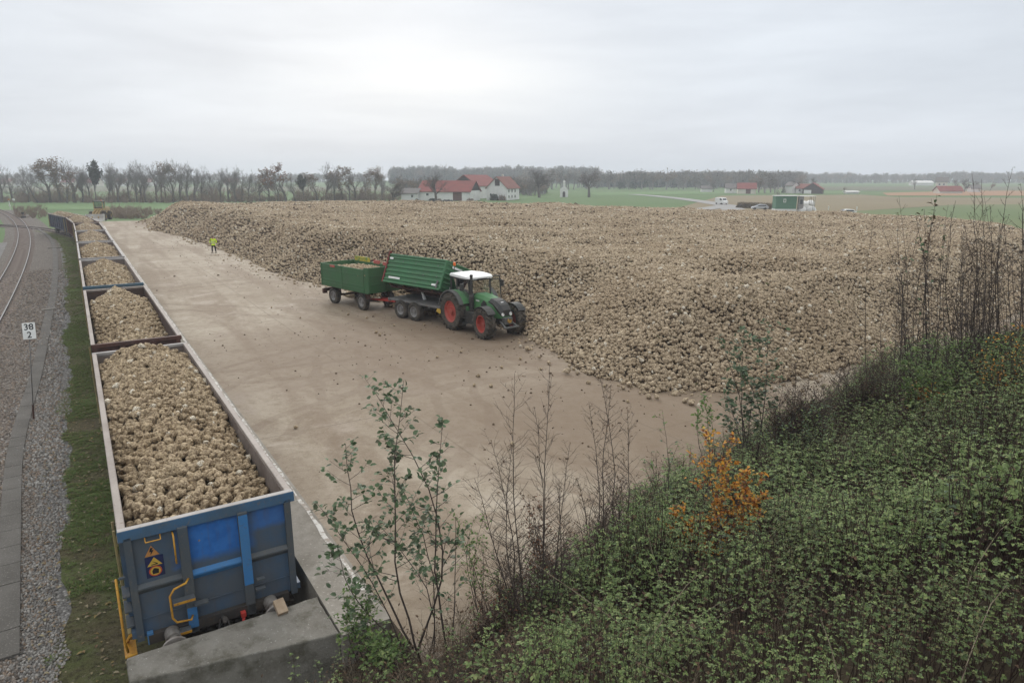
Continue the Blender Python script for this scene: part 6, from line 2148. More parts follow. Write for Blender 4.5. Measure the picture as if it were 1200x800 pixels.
# ---------------------------------------------------------------- hut, shelter, vehicles beyond the heap
hp_ = at(908, 250.6, 0)
hut = thing('weigh_hut', (hp_.x, hp_.y, 0), R(-6), 'green cabin on a pale base beyond the beet heap, with a white framed window', 'hut')
q = MB(); q.box((2.5, 1.6, .55), (5.1, 3.3, 1.3)); q.build('base', M['white_wall'], hut)
q = MB(); q.box((2.5, 1.6, 2.75), (5.0, 3.2, 3.1)); q.build('wall', M['green_paint'], hut)
q = MB(); q.box((2.7, 1.6, 4.37), (5.6, 3.6, .14)); q.build('roof', M['white_paint'], hut)
q = MB(); q.box((2.1, -.04, 3.2), (.62, .10, .86)); f = q.build('window', M['white_paint'], hut); q = MB(); q.box((2.1, -.08, 3.2), (.34, .06, .56)); q.build('pane', M['green_paint'], f)
q = MB(); q.box((6.1, .6, 2.7), (1.2, .8, 3.0)); dr = q.build('door_porch', M['rim_grey'], hut); q = MB(); q.box((6.15, .17, 2.9), (.6, .06, 1.1)); q.build('pane', M['window_dark'], dr)
q = MB(); q.box((7.4, 1.6, 4.30), (4.2, 3.4, .10))
q.build('canopy', M['white_paint'], hut)
for x in (9.0, 9.35):
    for y in (.2, 3.0):
        q = MB(); q.tube([(x, y, 0), (x, y, 4.28)], .05, 6); q.build('canopy_post', M['tl_frame'], hut)
M['bag'] = simple('white_bag', (0.74, 0.73, 0.71), (0.64, 0.63, 0.61), 2, 0.8, 0.2)
for k, (px, by, s_) in enumerate(((939, 249, 1.15), (945, 248.6, 1.3), (950.5, 249, 1.1), (948, 247, 1.2), (941.5, 247.2, 1.0))):
    v, f = ico(3); q = MB(); rr = random.Random(k)
    q.add([Vector((p.x * (1 + .12 * mnoise.noise(p * 2 + Vector((k, 0, 0)))), p.y, p.z * .9 + .25 * mnoise.noise(p * 3 + Vector((0, k, 0))))) for p in v], f)
    o = q.build('bulk_bag', M['bag'], None, True)
    p = at(px, by + 1.5, 0); o.location = (p.x, p.y, .9 + (1.15 if k > 2 else 0)); o.scale = (s_, s_ * .9, s_ * .95)
    tag(o, 'white bulk bag in the pile in front of the green cabin, %s' % ('lower left one', 'lower middle one', 'lower right one', 'upper right one', 'upper left one')[k], 'bag', 'white bulk bags by the cabin')
def car_mesh(car, paint, L=4.3, Hh=1.48, W_=1.75, van=False):
    q = MB()
    if van:
        pr = [(-2.4, .4), (-2.4, 2.15), (-2.2, 2.3), (1.1, 2.3), (1.5, 2.15), (2.0, 1.45), (2.6, 1.2), (2.7, .9), (2.7, .4)]
    else:
        pr = [(-2.1, .35), (-2.12, .85), (-1.9, 1.0), (-1.45, 1.42), (-.2, 1.48), (.35, 1.40), (1.05, .98), (1.9, .84), (2.12, .62), (2.12, .35)]
    q.prism_y(pr, -W_ / 2, W_ / 2); b_ = q.build('body', paint, car); bevel(b_, .10, 2)
    q = MB()
    if van:
        for sg in (-1, 1): q.prism_y([(.45, 1.45), (.45, 2.05), (1.25, 2.05), (1.8, 1.45)], sg * W_ / 2 - .03, sg * W_ / 2 + .012)
        q.prism_y([(1.60, 2.04), (2.03, 1.5), (2.06, 1.53), (1.63, 2.07)], -.72, .72)
    else:
        for sg in (-1, 1): q.prism_y([(-1.6, 1.0), (-1.3, 1.34), (.25, 1.34), (.8, 1.0)], sg * W_ / 2 - .03, sg * W_ / 2 + .012)
        q.prism_y([(.45, 1.38), (1.02, 1.02), (1.05, 1.05), (.48, 1.41)], -.68, .68)
    q.build('window', M['window_dark'], car)
    for x in ((-1.5, 1.75) if van else (-1.3, 1.35)):
        for y in (-W_ / 2 + .1, W_ / 2 - .1):
            q = MB(); q.lathe([(-.1, 0), (-.1, .18), (-.11, .31), (-.06, .34), (.06, .34), (.11, .31), (.1, 0)], 'y', (0, 0, 0), 18); q.build('wheel', M['black_rubber'], car, loc=(x, y, .34))
    for y in (-.6, .6):
        q = MB(); q.box((pr[-2][0] - .02, y, .78 if van else .68), (.08, .3, .16)); q.build('headlight', M['lamp'], car)
pv = at(845, 239.6, .06)
vn = thing('van', (pv.x, pv.y, .06), R(-70), 'white delivery van on the pale lane beyond the beet heap', 'van'); car_mesh(vn, M['white_paint'], W_=1.95, van=True)
vn.scale = (.9, .95, .95)
pc_ = at(890, 247.5, 0)
c1 = thing('parked_car', (pc_.x, pc_.y, 0.35), R(170), 'silver car parked just left of the green cabin', 'car'); car_mesh(c1, simple('silver_paint', (.42, .43, .45), (.38, .39, .41), 2, .3, .5))
pc_ = at(990, 256, 0)
c2 = thing('parked_car', (pc_.x, pc_.y, 0.55), R(175), 'white car mostly hidden behind the heap, right of the cabin', 'car'); car_mesh(c2, M['white_paint'])
for px, by in ((1003, 250), (970, 249.5)):
    p = at(px, by + 3, 0); q = MB(); q.tube([(0, 0, 0), (0, 0, 2.1)], .06, 8); q.lathe([(1.6, .0), (1.6, .12), (2.15, .12), (2.2, 0)], 'z', (0, 0, 0), 10)
    o = q.build('marker_post', M['white_paint'], None, loc=p); tag(o, 'short white marker post beyond the heap, %s' % ('right of the white car' if px > 1000 else 'between the cabin and the white car'), 'post')
hm = leafy_bush(7, 600, M['brush_leaf'])
hd_ = thing('hedge', (0, 0, 0), 0, 'low brown clipped hedge beyond the heap between van and cabin', 'hedge')
for k in range(7):
    p = at(868 + k * 6.0, 243.5 + .25 * k, 0); o = link('foliage', hm, hd_, (p.x, p.y, 0)); o.scale = (1.3, 1.2, 1.75); o.rotation_euler = (0, 0, k * 1.3)
p = at(911, 238); put_tree('bare_tree', TB[1], p, 4.6, .9, 'small brownish bare tree just behind the green cabin')

# ---------------------------------------------------------------- woods
def conifer(seed):
    q = MB(); rr = random.Random(seed)
    q.tube([(0, 0, 0), (0, 0, 9.6)], [.16, .03], 5, 0, False)
    for lv in range(15):
        z = 1.2 + lv * .58; rad = (10.2 - z) * .24 * rr.uniform(.8, 1.15)
        for k in range(8):
            a = rr.uniform(0, 6.28); d = Vector((math.cos(a), math.sin(a), -.32))
            q.leaf((0, 0, z), d, (0, 0, 1), rad * rr.uniform(.8, 1.2), rad * .62, 1, .12, .1)
    return mesh_of(q, 'conifer', [M['bark'], M['needle']], False)
def far_tree(seed, lm, dens=.9, sp=.72):
    t, c = bare_tree(seed, sp, .26, dens, lm, 1, .75, maxd=4, kids=(3, 4), twig_r=1.3)
    me_ = bpy.data.meshes.new('tree')
    q = MB()
    for m_, mi0 in ((t, 0), (c, 1)):
        o = len(q.v); q.v += [tuple(v.co) for v in m_.vertices]
        for pl in m_.polygons:
            q.f.append(tuple(o + i for i in pl.vertices)); q.m.append(1 if (mi0 and pl.material_index) else 0)
    return mesh_of(q, 'tree', [M['twig'], lm], False)
CON = [conifer(k) for k in range(3)]
M['wood_leaf'] = leaf_mat('wood_leaf', [(0.12, 0.115, 0.105), (0.15, 0.125, 0.105), (0.10, 0.105, 0.09), (0.17, 0.13, 0.10)], .8, .1)
FBR = [far_tree(200, M['wood_leaf']), far_tree(201, M['wood_leaf'], .7), far_tree(202, M['brown_leaf'], .8), far_tree(203, M['wood_leaf'], .35)]
# the nearer mixed wood behind the meadow: tree by tree
rw_ = random.Random(5)
wood = []
for k in range(84):
    px = 600 + k * 3.75 + rw_.uniform(-2, 2)
    wood.append((px, rw_.uniform(219.3, 222.3)))
for k, (px, by) in enumerate(wood):
    p = at(px, by)
    con = rw_.random() < (.55 if 720 < px < 775 else .10)
    top = 201 + rw_.uniform(-2.5, 3.5) + (4 if px > 790 and px < 860 else 0) + (3 if px < 640 else 0)
    h = (by - top) / FPX * p.y
    me_ = CON[k % 3] if con else FBR[rw_.randrange(4)]
    o = link('conifer' if con else 'wood_tree', me_, None, p); s_ = h / 10
    o.scale = (s_ * (1.0 if con else rw_.uniform(.8, 1.1)), s_, s_); o.rotation_euler = (0, 0, rw_.uniform(0, 6))
    tag(o, 'dark pointed conifer in the mixed wood beyond the chapel' if con else 'hazy autumn tree in the mixed wood beyond the meadow', 'tree', 'conifers of the mixed wood' if con else 'deciduous trees of the mixed wood')
# trees around the far farms
for k, (px, by, ty, kind) in enumerate(((918, 226.5, 212.5, 'c'), (929, 226.5, 208, 'c'), (931.5, 226, 211, 'd'), (945, 224, 210, 'd'), (952, 224, 209, 'd'), (836, 225, 213, 'd'), (889, 226, 205, 'd'), (896, 226.5, 203, 'd'), (903, 226, 206, 'd'), (908, 226.5, 211, 'd'), (990, 225, 219, 'd'), (1118, 224.5, 211, 'd'), (1130, 225, 210, 'd'), (1142, 224.5, 212, 'd'), (1160, 224, 214, 'd'), (1072, 222, 210, 'd'))):
    p = at(px, by); h = (by - ty) / FPX * p.y; s_ = h / 10
    o = link('conifer' if kind == 'c' else 'farm_tree', CON[k % 3] if kind == 'c' else FBR[k % 4], None, p); o.scale = (s_, s_, s_); o.rotation_euler = (0, 0, k)
    lab = {918: 'dark conifer left of the narrow white house', 929: 'tall dark conifer right of the narrow white house'}.get(px, 'hazy bare tree beside the distant farm buildings on the right')
    tag(o, lab, 'tree', None if px in (918, 929) else 'trees around the distant farms')
NG_FO = scatter_tree('forest_scatter', source_collection('forest', CON + FBR))
def forest(name, n, pxr, yr, top_fn, conif, hr, hill=0.0, seed=1):
    rg = np.random.default_rng(seed)
    px = rg.uniform(*pxr, n); Y = rg.uniform(*yr, n)
    X = (px - 600) / FPX * Y
    gz = np.array([hill_z(x, y) for x, y in zip(X, Y)]) if hill else np.zeros(n)
    idx = np.where(rg.random(n) < conif, rg.integers(0, 3, n), rg.integers(3, 7, n))
    s = (hr[0] + (hr[1] - hr[0]) * np.clip(rg.random(n) * .75 + .5 * (vnoise(px, Y * 0, .035, seed) - .3) + .25 * (vnoise(px, Y * 0, .3, seed) - .3), 0, 1.1)) / 10
    P = np.stack([X, Y, gz], 1)
    rot = np.zeros((n, 3)); rot[:, 2] = rg.uniform(0, 6.28, n)
    tag(scatter(name, NG_FO, P, rot, s, idx, M['needle']), kind='stuff')
def hill_z(x, y):
    return 6.0 * math.exp(-((x + 25) / 160) ** 2 - ((y - 840) / 120) ** 2)
mb = MB()
nx_, ny_ = 24, 14
for i in range(nx_ + 1):
    for j in range(ny_ + 1):
        x = -400 + 760 * i / nx_; y = 600 + 520 * j / ny_
        e = min(i, nx_ - i, j, ny_ - j)
        mb.v.append((x, y, hill_z(x, y) - .15 if e else -.3))
for i in range(nx_):
    for j in range(ny_):
        a = i * (ny_ + 1) + j; mb.f.append((a, a + ny_ + 1, a + ny_ + 2, a + 1)); mb.m.append(0)
tag(mb.build('hill', M['meadow'], smooth=True), kind='structure')
forest('forest', 1700, (462, 700), (700, 900), None, .8, (9, 17), 1.0, 2)
forest('forest', 1500, (690, 930), (560, 800), None, .3, (7, 13.5), 0, 3)
forest('forest', 1700, (880, 1420), (850, 1150), None, .15, (7, 15.5), 0, 4)
forest('forest', 1100, (-260, 480), (850, 1150), None, .25, (6, 13), 0, 5)
forest('forest', 260, (470, 640), (330, 420), None, .1, (4, 9), 0, 6)

# ---------------------------------------------------------------- weeds and brushwood near the far yard end, signals
P = []; n = 0
for k in range(210):
    px = 126 + 64 * RNG.beta(1.3, 1.8); by = RNG.uniform(246, 256.5)
    p = at(px, by); P.append((p.x, p.y, -.05))
for k in range(100):
    px = RNG.uniform(18, 54); by = RNG.uniform(245.5, 256) 
    p = at(px, by); P.append((p.x, p.y, -.05))
n = len(P)
tag(scatter('brushwood', NG_BR, P, np.stack([np.zeros(n), np.zeros(n), RNG.uniform(0, 6, n)], 1), np.clip(RNG.normal(.85, .55, n), .3, 2.6), RNG.integers(0, 4, n), M['twig']), kind='stuff')
for px, by, disc, lab in ((12.3, 246.5, False, 'slim signal post with a reddish top beside the curved track'), (17.6, 244.5, True, 'signal post carrying a round white disc beside the curved track')):
    p = at(px, by, 0); sg = thing('railway_signal', p, 0, lab, 'signal')
    hh = (by - 234.3) / FPX * p.y
    q = MB(); q.tube([(0, 0, 0), (0, 0, hh)], .06, 8); q.build('post', M['white_paint'] if not disc else M['tl_frame'], sg)
    if disc:
        q = MB(); q.lathe([(-.05, 0), (-.05, .34), (.02, .36), (.02, 0)], 'y', (0, 0, hh), 20); q.build('disc', M['white_paint'], sg)
    else:
        q = MB(); q.box((0, -.05, hh), (.5, .1, .36)); q.build('board', M['orange_sign'], sg)
        q = MB(); q.box((0, -.06, hh * .45), (.42, .08, .42)); q.build('lower_board', M['white_paint'], sg)
p = at(27.5, 255.5, 0); sw = thing('switch_stand', p, 0, 'small black switch lever lamp beside the junction of the tracks', 'switch stand')
q = MB(); q.box((0, 0, .2), (.9, .5, .4)); q.build('base', M['tr_dark'], sw)
q = MB(); q.tube([(0, 0, .4), (0, 0, .95)], .07, 8); q.box((0, 0, 1.1), (.42, .35, .42)); q.build('lamp_box', M['tr_dark'], sw)

# kilometre sign
pb_ = at(39.2, 491.5, 0)
km = thing('kilometre_sign', pb_, math.atan2(-pb_.x, pb_.y) * 0.35, 'white kilometre board reading 38 over 2 on a thin post by the cable trough', 'sign')
top = at_depth(33.0, 388, pb_.y)
hh = top.z; dx = top.x - pb_.x
q = MB(); q.tube([(0, 0, -.1), (dx * .5, 0, hh * .5), (dx, .012, hh + .22)], .019, 8); q.build('post', M['tl_frame'], km, smooth=True)
q = MB(); q.tube([(0, 0, -.1), (dx * .17, 0, hh * .17)], .034, 8); q.build('post_foot', M['rust'], km)
q = MB(); q.box((0, 0, 0), (.44, .012, .62)); bd = q.build('board', M['white_paint'], km, loc=(dx, -.035, hh)); bd.rotation_euler = (R(-14), R(-3), 0); bevel(bd, .004, 1)
def text(name, body, size, mat, parent, loc, rot):
    c = bpy.data.curves.new(name, 'FONT'); c.body = body; c.size = size; c.align_x = 'CENTER'; c.align_y = 'CENTER'; c.extrude = .002; c.offset = .004; c.space_character = 1.05
    o = bpy.data.objects.new(name, c); COL.objects.link(o)
    dg = bpy.context.evaluated_depsgraph_get()
    me_ = bpy.data.meshes.new_from_object(o.evaluated_get(dg))
    bpy.data.objects.remove(o)
    me_.materials.clear(); me_.materials.append(mat)
    t = link(name, me_, parent, loc); t.rotation_euler = rot; return t
text('lettering', '38', .33, M['black_mark'], bd, (0, -.009, .14), (R(90), 0, 0))
text('lettering', '2', .33, M['black_mark'], bd, (0, -.009, -.16), (R(90), 0, 0))

# ================================================================== embankment and foreground vegetation
F0 = (-2.5, 10.5); FN = (0.692, -0.722)
def smooth(t): 
    t = np.clip(t, 0, 1); return t * t * (3 - 2 * t)
def bank_d(X, Y):
    return FN[0] * (X - F0[0]) + FN[1] * (Y - F0[1]) - .34 * np.maximum(0, np.asarray(X, float) - 15) - 1.1 * np.clip((19 - np.asarray(Y, float)) / 5, 0, 1) * np.clip((np.asarray(Y, float) - 5) / 4, 0, 1)
def bank_z(X, Y):
    X = np.asarray(X, float); Y = np.asarray(Y, float)
    d = bank_d(X, Y)
    z = 1.25 + 0.40 * d * (1 - .42 * smooth((X - 10) / 16)) + 0.25 * (fbm(X, Y, 0.5, 3, 71) - .5)
    S = (X - C0.x) * T2.x + (Y - C0.y) * T2.y
    L = (X - C0.x) * R2.x + (Y - C0.y) * R2.y
    w = smooth((L + 1.5) / 4.0)
    z = np.where(d > -.5, z, 1.25 - .15 + .40 * (d + .5))
    return z * w - 0.15 * (1 - w)
def at_bank(px, py):
    d = ray(px, py)
    for t in np.arange(1.5, 60, .1):
        p = Vector((0, 0, CAM_H)) + d * t
        if p.z < float(bank_z(p.x, p.y)) or p.z < (YARD_Z if bank_d(p.x, p.y) < 0 else -5):
            return p
    return p
def soil_mat():
    m, g, b = new_mat('bank_soil', 0.95, 0.1)
    co = geoco(g)
    c = g.mix(g.ramp(g.noise(co, 1.5, 6, 0.7), .35, .65), (0.040, 0.032, 0.022), (0.065, 0.052, 0.034))
    c = g.mix(g.ramp(g.noise(co, 14, 5, 0.75), .52, .7), c, (0.095, 0.072, 0.046))
    g.t.links.new(c, b.inputs['Base Color'])
    bump(g, b, g.noise(co, 10, 6, .75), .8, .06)
    return m
st = .4
gx = np.arange(-7.2, 46, st); gy = np.arange(1.0, 48, st)
GX, GY = np.meshgrid(gx, gy, indexing='ij')
GZ = bank_z(GX, GY); D = bank_d(GX, GY)
L_ = (GX - C0.x) * R2.x + (GY - C0.y) * R2.y
S_ = (GX - C0.x) * T2.x + (GY - C0.y) * T2.y
sv = np.stack([GX.ravel(), GY.ravel(), GZ.ravel()], 1).tolist(); ny = len(gy); sf = []
for a in range(len(gx) - 1):
    for b_ in range(ny - 1):
        if D[a:a + 2, b_:b_ + 2].max() > -1.2 and L_[a, b_] > -1.4 and S_[a, b_] < (-1.9 if L_[a, b_] < 2.4 else 99) and L_[a:a + 2, b_:b_ + 2].max() < 40:
            sf.append((a * ny + b_, (a + 1) * ny + b_, (a + 1) * ny + b_ + 1, a * ny + b_ + 1))
mb = MB(); mb.v = sv; mb.f = sf; mb.m = [0] * len(sf)
tag(mb.build('embankment', soil_mat(), smooth=True), kind='structure')

M['stem'] = simple('stem_bark', (0.080, 0.062, 0.053), (0.054, 0.042, 0.037), 12, 0.85, 0.2, c3=(0.11, 0.09, 0.075), scale3=40)
M['stem_dark'] = simple('bramble_stem', (0.040, 0.026, 0.022), (0.060, 0.038, 0.030), 8, 0.8, 0.2)
M['dry_stem'] = simple('dry_stem', (0.24, 0.20, 0.145), (0.155, 0.125, 0.09), 5, 0.85, 0.15)
M['bramble'] = leaf_mat('bramble_leaf', [(0.070, 0.102, 0.038), (0.112, 0.162, 0.058), (0.148, 0.205, 0.074), (0.190, 0.245, 0.092), (0.275, 0.310, 0.130)], 0.55, 0.22)
M['nettle'] = leaf_mat('nettle_leaf', [(0.060, 0.085, 0.035), (0.085, 0.115, 0.045), (0.12, 0.145, 0.06), (0.15, 0.13, 0.06)], 0.6, 0.2)
M['alder'] = leaf_mat('alder_leaf', [(0.075, 0.115, 0.055), (0.095, 0.150, 0.075), (0.135, 0.190, 0.105), (0.105, 0.105, 0.070)], 0.5, 0.22)
M['orange'] = leaf_mat('orange_leaf', [(0.62, 0.25, 0.035), (0.70, 0.34, 0.05), (0.50, 0.17, 0.03), (0.60, 0.42, 0.09), (0.38, 0.14, 0.035)], 0.6, 0.3)
M['redbrown'] = leaf_mat('red_brown_leaf', [(0.16, 0.06, 0.035), (0.22, 0.09, 0.045), (0.11, 0.05, 0.035)], 0.7, 0.2)
M['dried'] = leaf_mat('dried_leaf', [(0.085, 0.05, 0.035), (0.13, 0.08, 0.05), (0.06, 0.038, 0.03)], 0.8, 0.15)
M['limeleaf'] = leaf_mat('lime_leaf', [(0.16, 0.24, 0.06), (0.12, 0.20, 0.06), (0.10, 0.17, 0.055)], 0.55, 0.3)
M['greyleaf'] = leaf_mat('grey_green_leaf', [(0.065, 0.095, 0.055), (0.090, 0.130, 0.078), (0.135, 0.180, 0.108)], 0.5, 0.25)

def sprig(seed, n=9, h=1.0, lm='bramble', lsz=.062, bare=0.0, spread=.11, stem='stem_dark'):
    """upright bramble shoot: thin stem, compound leaves of three leaflets, denser at the tip"""
    q = MB(); rr = random.Random(seed)
    lean = Vector((rr.gauss(0, .16), rr.gauss(0, .16), 1)).normalized()
    pts = [Vector((0, 0, -.1))]
    for i in range(5):
        pts.append(pts[-1] + (lean + Vector((rr.gauss(0, .09), rr.gauss(0, .09), 0))).normalized() * (h + .1) / 5)
    q.tube(pts, [.006, .006, .005, .004, .003, .002], 4, 0, False)
    for k in range(n):
        t = 1 - (k / n) ** 1.3 * .62
        i = min(4, int(t * 5)); p = pts[i].lerp(pts[i + 1], t * 5 - i)
        a = k * 2.4 + rr.uniform(-.4, .4)
        if rr.random() < bare: continue
        out = Vector((math.cos(a), math.sin(a), rr.uniform(.25, .9)))
        pl = rr.uniform(.5, 1.1) * spread * (1.15 - .6 * t)
        e = p + out.normalized() * pl
        q.tube([p, e], [.0028, .002], 3, 0, False)
        s = lsz * rr.uniform(.72, 1.25) * (1.1 - .35 * t)
        d0 = Vector((math.cos(a), math.sin(a), rr.uniform(-.15, .35)))
        upv = Vector((rr.gauss(0, .3), rr.gauss(0, .3), 1))
        sd = d0.cross(upv).normalized()
        q.leaf(e, d0, upv, s * 1.15, s * .85, 1, .16, .25)
        for sg in (-1, 1):
            q.leaf(e - d0 * .01, (d0 * .45 + sd * sg), upv, s * .92, s * .70, 1, .16, .25)
    return mesh_of(q, 'sprig', [M[stem], M[lm]], False)
def dry_tuft(seed, h=.7, n=12, leafy=0):
    q = MB(); rr = random.Random(seed)
    for i in range(n):
        a = rr.uniform(0, 6.28); d = Vector((math.cos(a) * rr.uniform(.1, .8), math.sin(a) * rr.uniform(.1, .8), 1)).normalized()
        p = Vector((rr.gauss(0, .05), rr.gauss(0, .05), -.05)); L = h * rr.uniform(.5, 1.1)
        m_ = p + d * L * .55; e = m_ + (d + Vector((rr.gauss(0, .3), rr.gauss(0, .3), -.25))).normalized() * L * .45
        q.tube([p, m_, e], [.0035, .003, .0015], 3, 0, False)
        for j in range(3):
            s = m_.lerp(e, rr.random()); dd = (d + Vector((rr.gauss(0, .8), rr.gauss(0, .8), .1))).normalized()
            q.tube([s, s + dd * L * .22], [.002, .001], 3, 0, False)
            if leafy and rr.random() < leafy: q.leaf(s + dd * L * .2, dd, (0, 0, 1), .05, .025, 1, .2, .5)
    return mesh_of(q, 'dry_tuft', [M['dry_stem'] if seed % 2 else M['stem'], M['dried']], False)
def cane(seed):
    q = MB(); rr = random.Random(seed)
    p = Vector((0, 0, 0)); d = Vector((rr.gauss(0, .5), rr.gauss(0, .5), 1)).normalized(); pts = [p]
    for i in range(7):
        d = (d + Vector((rr.gauss(0, .07), rr.gauss(0, .07), -.05))).normalized(); pts.append(pts[-1] + d * .26)
    q.tube(pts, [.0075, .007, .0065, .006, .0055, .005, .004, .003], 5, 0, False)
    return mesh_of(q, 'cane', [M['dry_stem'], M['dried']], True)
SPR = [sprig(k, 11 + k % 3, 1.0, 'bramble', .046, .1) for k in range(7)] + [sprig(20, 7, 1.0, 'greyleaf', .050, .2), sprig(21, 6, 1.0, 'limeleaf', .045, .35), sprig(22, 7, 1.1, 'dried', .045, .5)] + [dry_tuft(k, .75, 12, .5) for k in range(1, 4)] + [cane(1), cane(2)] + [sprig(30, 12, 1.1, 'nettle', .040, .05, .08), sprig(31, 7, .95, 'bramble', .075, .1, .15), sprig(32, 3, 1.25, 'dried', .035, .4)]
NG_SP = scatter_tree('undergrowth_scatter', source_collection('sprigs', SPR))
pts = []; rots = []; scl = []; ids = []
b4 = at_bank(858, 640)
sp = .115
X, Y = np.meshgrid(np.arange(-7, 40, sp), np.arange(1.2, 42, sp), indexing='ij')
X = X.ravel() + RNG.uniform(-.5, .5, X.size) * sp; Y = Y.ravel() + RNG.uniform(-.5, .5, Y.size) * sp
D = bank_d(X, Y); L = (X - C0.x) * R2.x + (Y - C0.y) * R2.y; S = (X - C0.x) * T2.x + (Y - C0.y) * T2.y
edge = 3.0 * (fbm(X, Y, .28, 3, 81) - .5)
px, py = pixel_of(X, Y, bank_z(X, Y) + .6)
dist = np.hypot(X, Y)
ok = (D > .1 + edge + np.clip((760 - px) / 220, 0, 1) * 1.0) & (px > -120) & (px < 1750) & (py < 1150) & (dist > 2.2)
# thinner on the strip left of the alder, where dry weeds take over
bram = ok & (px > 585 + 130 * (fbm(X, Y, .6, 3, 83) - .5) * 2) & (L > 2.0)
far_thin = np.where(dist > 16, .5, 1.0)
gap = fbm(X, Y, 1.1, 3, 87)
bram &= (np.hypot(X - b4.x * .955, Y - b4.y * .955) > 1.0) & (np.hypot(X - b4.x * .91, Y - b4.y * .90) > .8) & (RNG.random(X.size) < .74 * far_thin * np.clip((gap - .335) / .13, .10, 1))
k = np.where(bram)[0]
hgt = .10 + 1.95 * fbm(X[k], Y[k], .5, 3, 85) + RNG.uniform(-.18, .22, len(k))
hgt *= np.clip((D[k] - edge[k]) / 1.2, .45, 1.0)
ix = RNG.integers(0, 7, len(k)); r_ = RNG.random(len(k))
ix = np.where(r_ > .93, 7, ix); spc = fbm(X[k], Y[k], .55, 3, 91); ix = np.where((spc > .60) & (r_ < .5), 15, ix); ix = np.where((spc < .40) & (r_ < .45), 16, ix); ix = np.where(RNG.random(len(k)) < .22, 17, ix); ix = np.where(r_ > .965, 8, ix); ix = np.where(r_ > .985, 9, ix)
pts.append(np.stack([X[k], Y[k], bank_z(X[k], Y[k])], 1)); ids.append(ix)
wdt = RNG.uniform(.7, 1.35, len(k)) * np.clip(dist[k] / 9, .72, 1.2)
scl.append(np.stack([wdt, wdt, hgt], 1))
k = np.where((D > -.55 + .5 * edge) & (dist > 2.2) & (py < 1100) & (px > -120) & (px < 730) & (L > 2.3) & (RNG.random(X.size) < .34 * np.clip((D + .9 - .5 * edge) / .9, .1, 1)) & (S < 6))[0]
k2 = np.where((L > -1.2) & (L < 2.3) & (S < -2.4) & (S > -6) & (RNG.random(X.size) < .34))[0]
k3 = np.where(ok & (px > 640) & (RNG.random(X.size) < .035))[0]
k = np.unique(np.concatenate([k, k2, k3]))
ix = RNG.integers(10, 13, len(k)); r_ = RNG.random(len(k)); ix = np.where((r_ < .20) & (px[k] < 640), RNG.integers(0, 7, len(k)), ix); ix = np.where((r_ > .9), 8, ix)
pts.append(np.stack([X[k], Y[k], np.maximum(bank_z(X[k], Y[k]), np.where((L[k] > 2.6) & (S[k] > -3), YARD_Z - .02, -9))], 1)); ids.append(ix)
w_ = RNG.uniform(.6, 1.25, len(k)); scl.append(np.stack([w_, w_, w_ * RNG.uniform(.55, 1.0, len(k))], 1))
k = np.where(ok & (px > 560) & (RNG.random(X.size) < .006))[0]
pts.append(np.stack([X[k], Y[k], bank_z(X[k], Y[k]) + .1], 1)); ids.append(RNG.integers(13, 15, len(k))); w_ = RNG.uniform(.6, 1.15, len(k)); scl.append(np.stack([w_, w_, w_], 1))
pts = np.concatenate(pts); ids = np.concatenate(ids); scl = np.concatenate(scl)
rots = np.zeros((len(pts), 3)); rots[:, 2] = RNG.uniform(0, 6.28, len(pts)); rots[:, 0] = RNG.normal(0, .10, len(pts)); rots[:, 1] = RNG.normal(0, .10, len(pts))
print('sprigs', len(pts))
tag(scatter('undergrowth', NG_SP, pts, rots, scl, ids, M['stem']), kind='stuff')

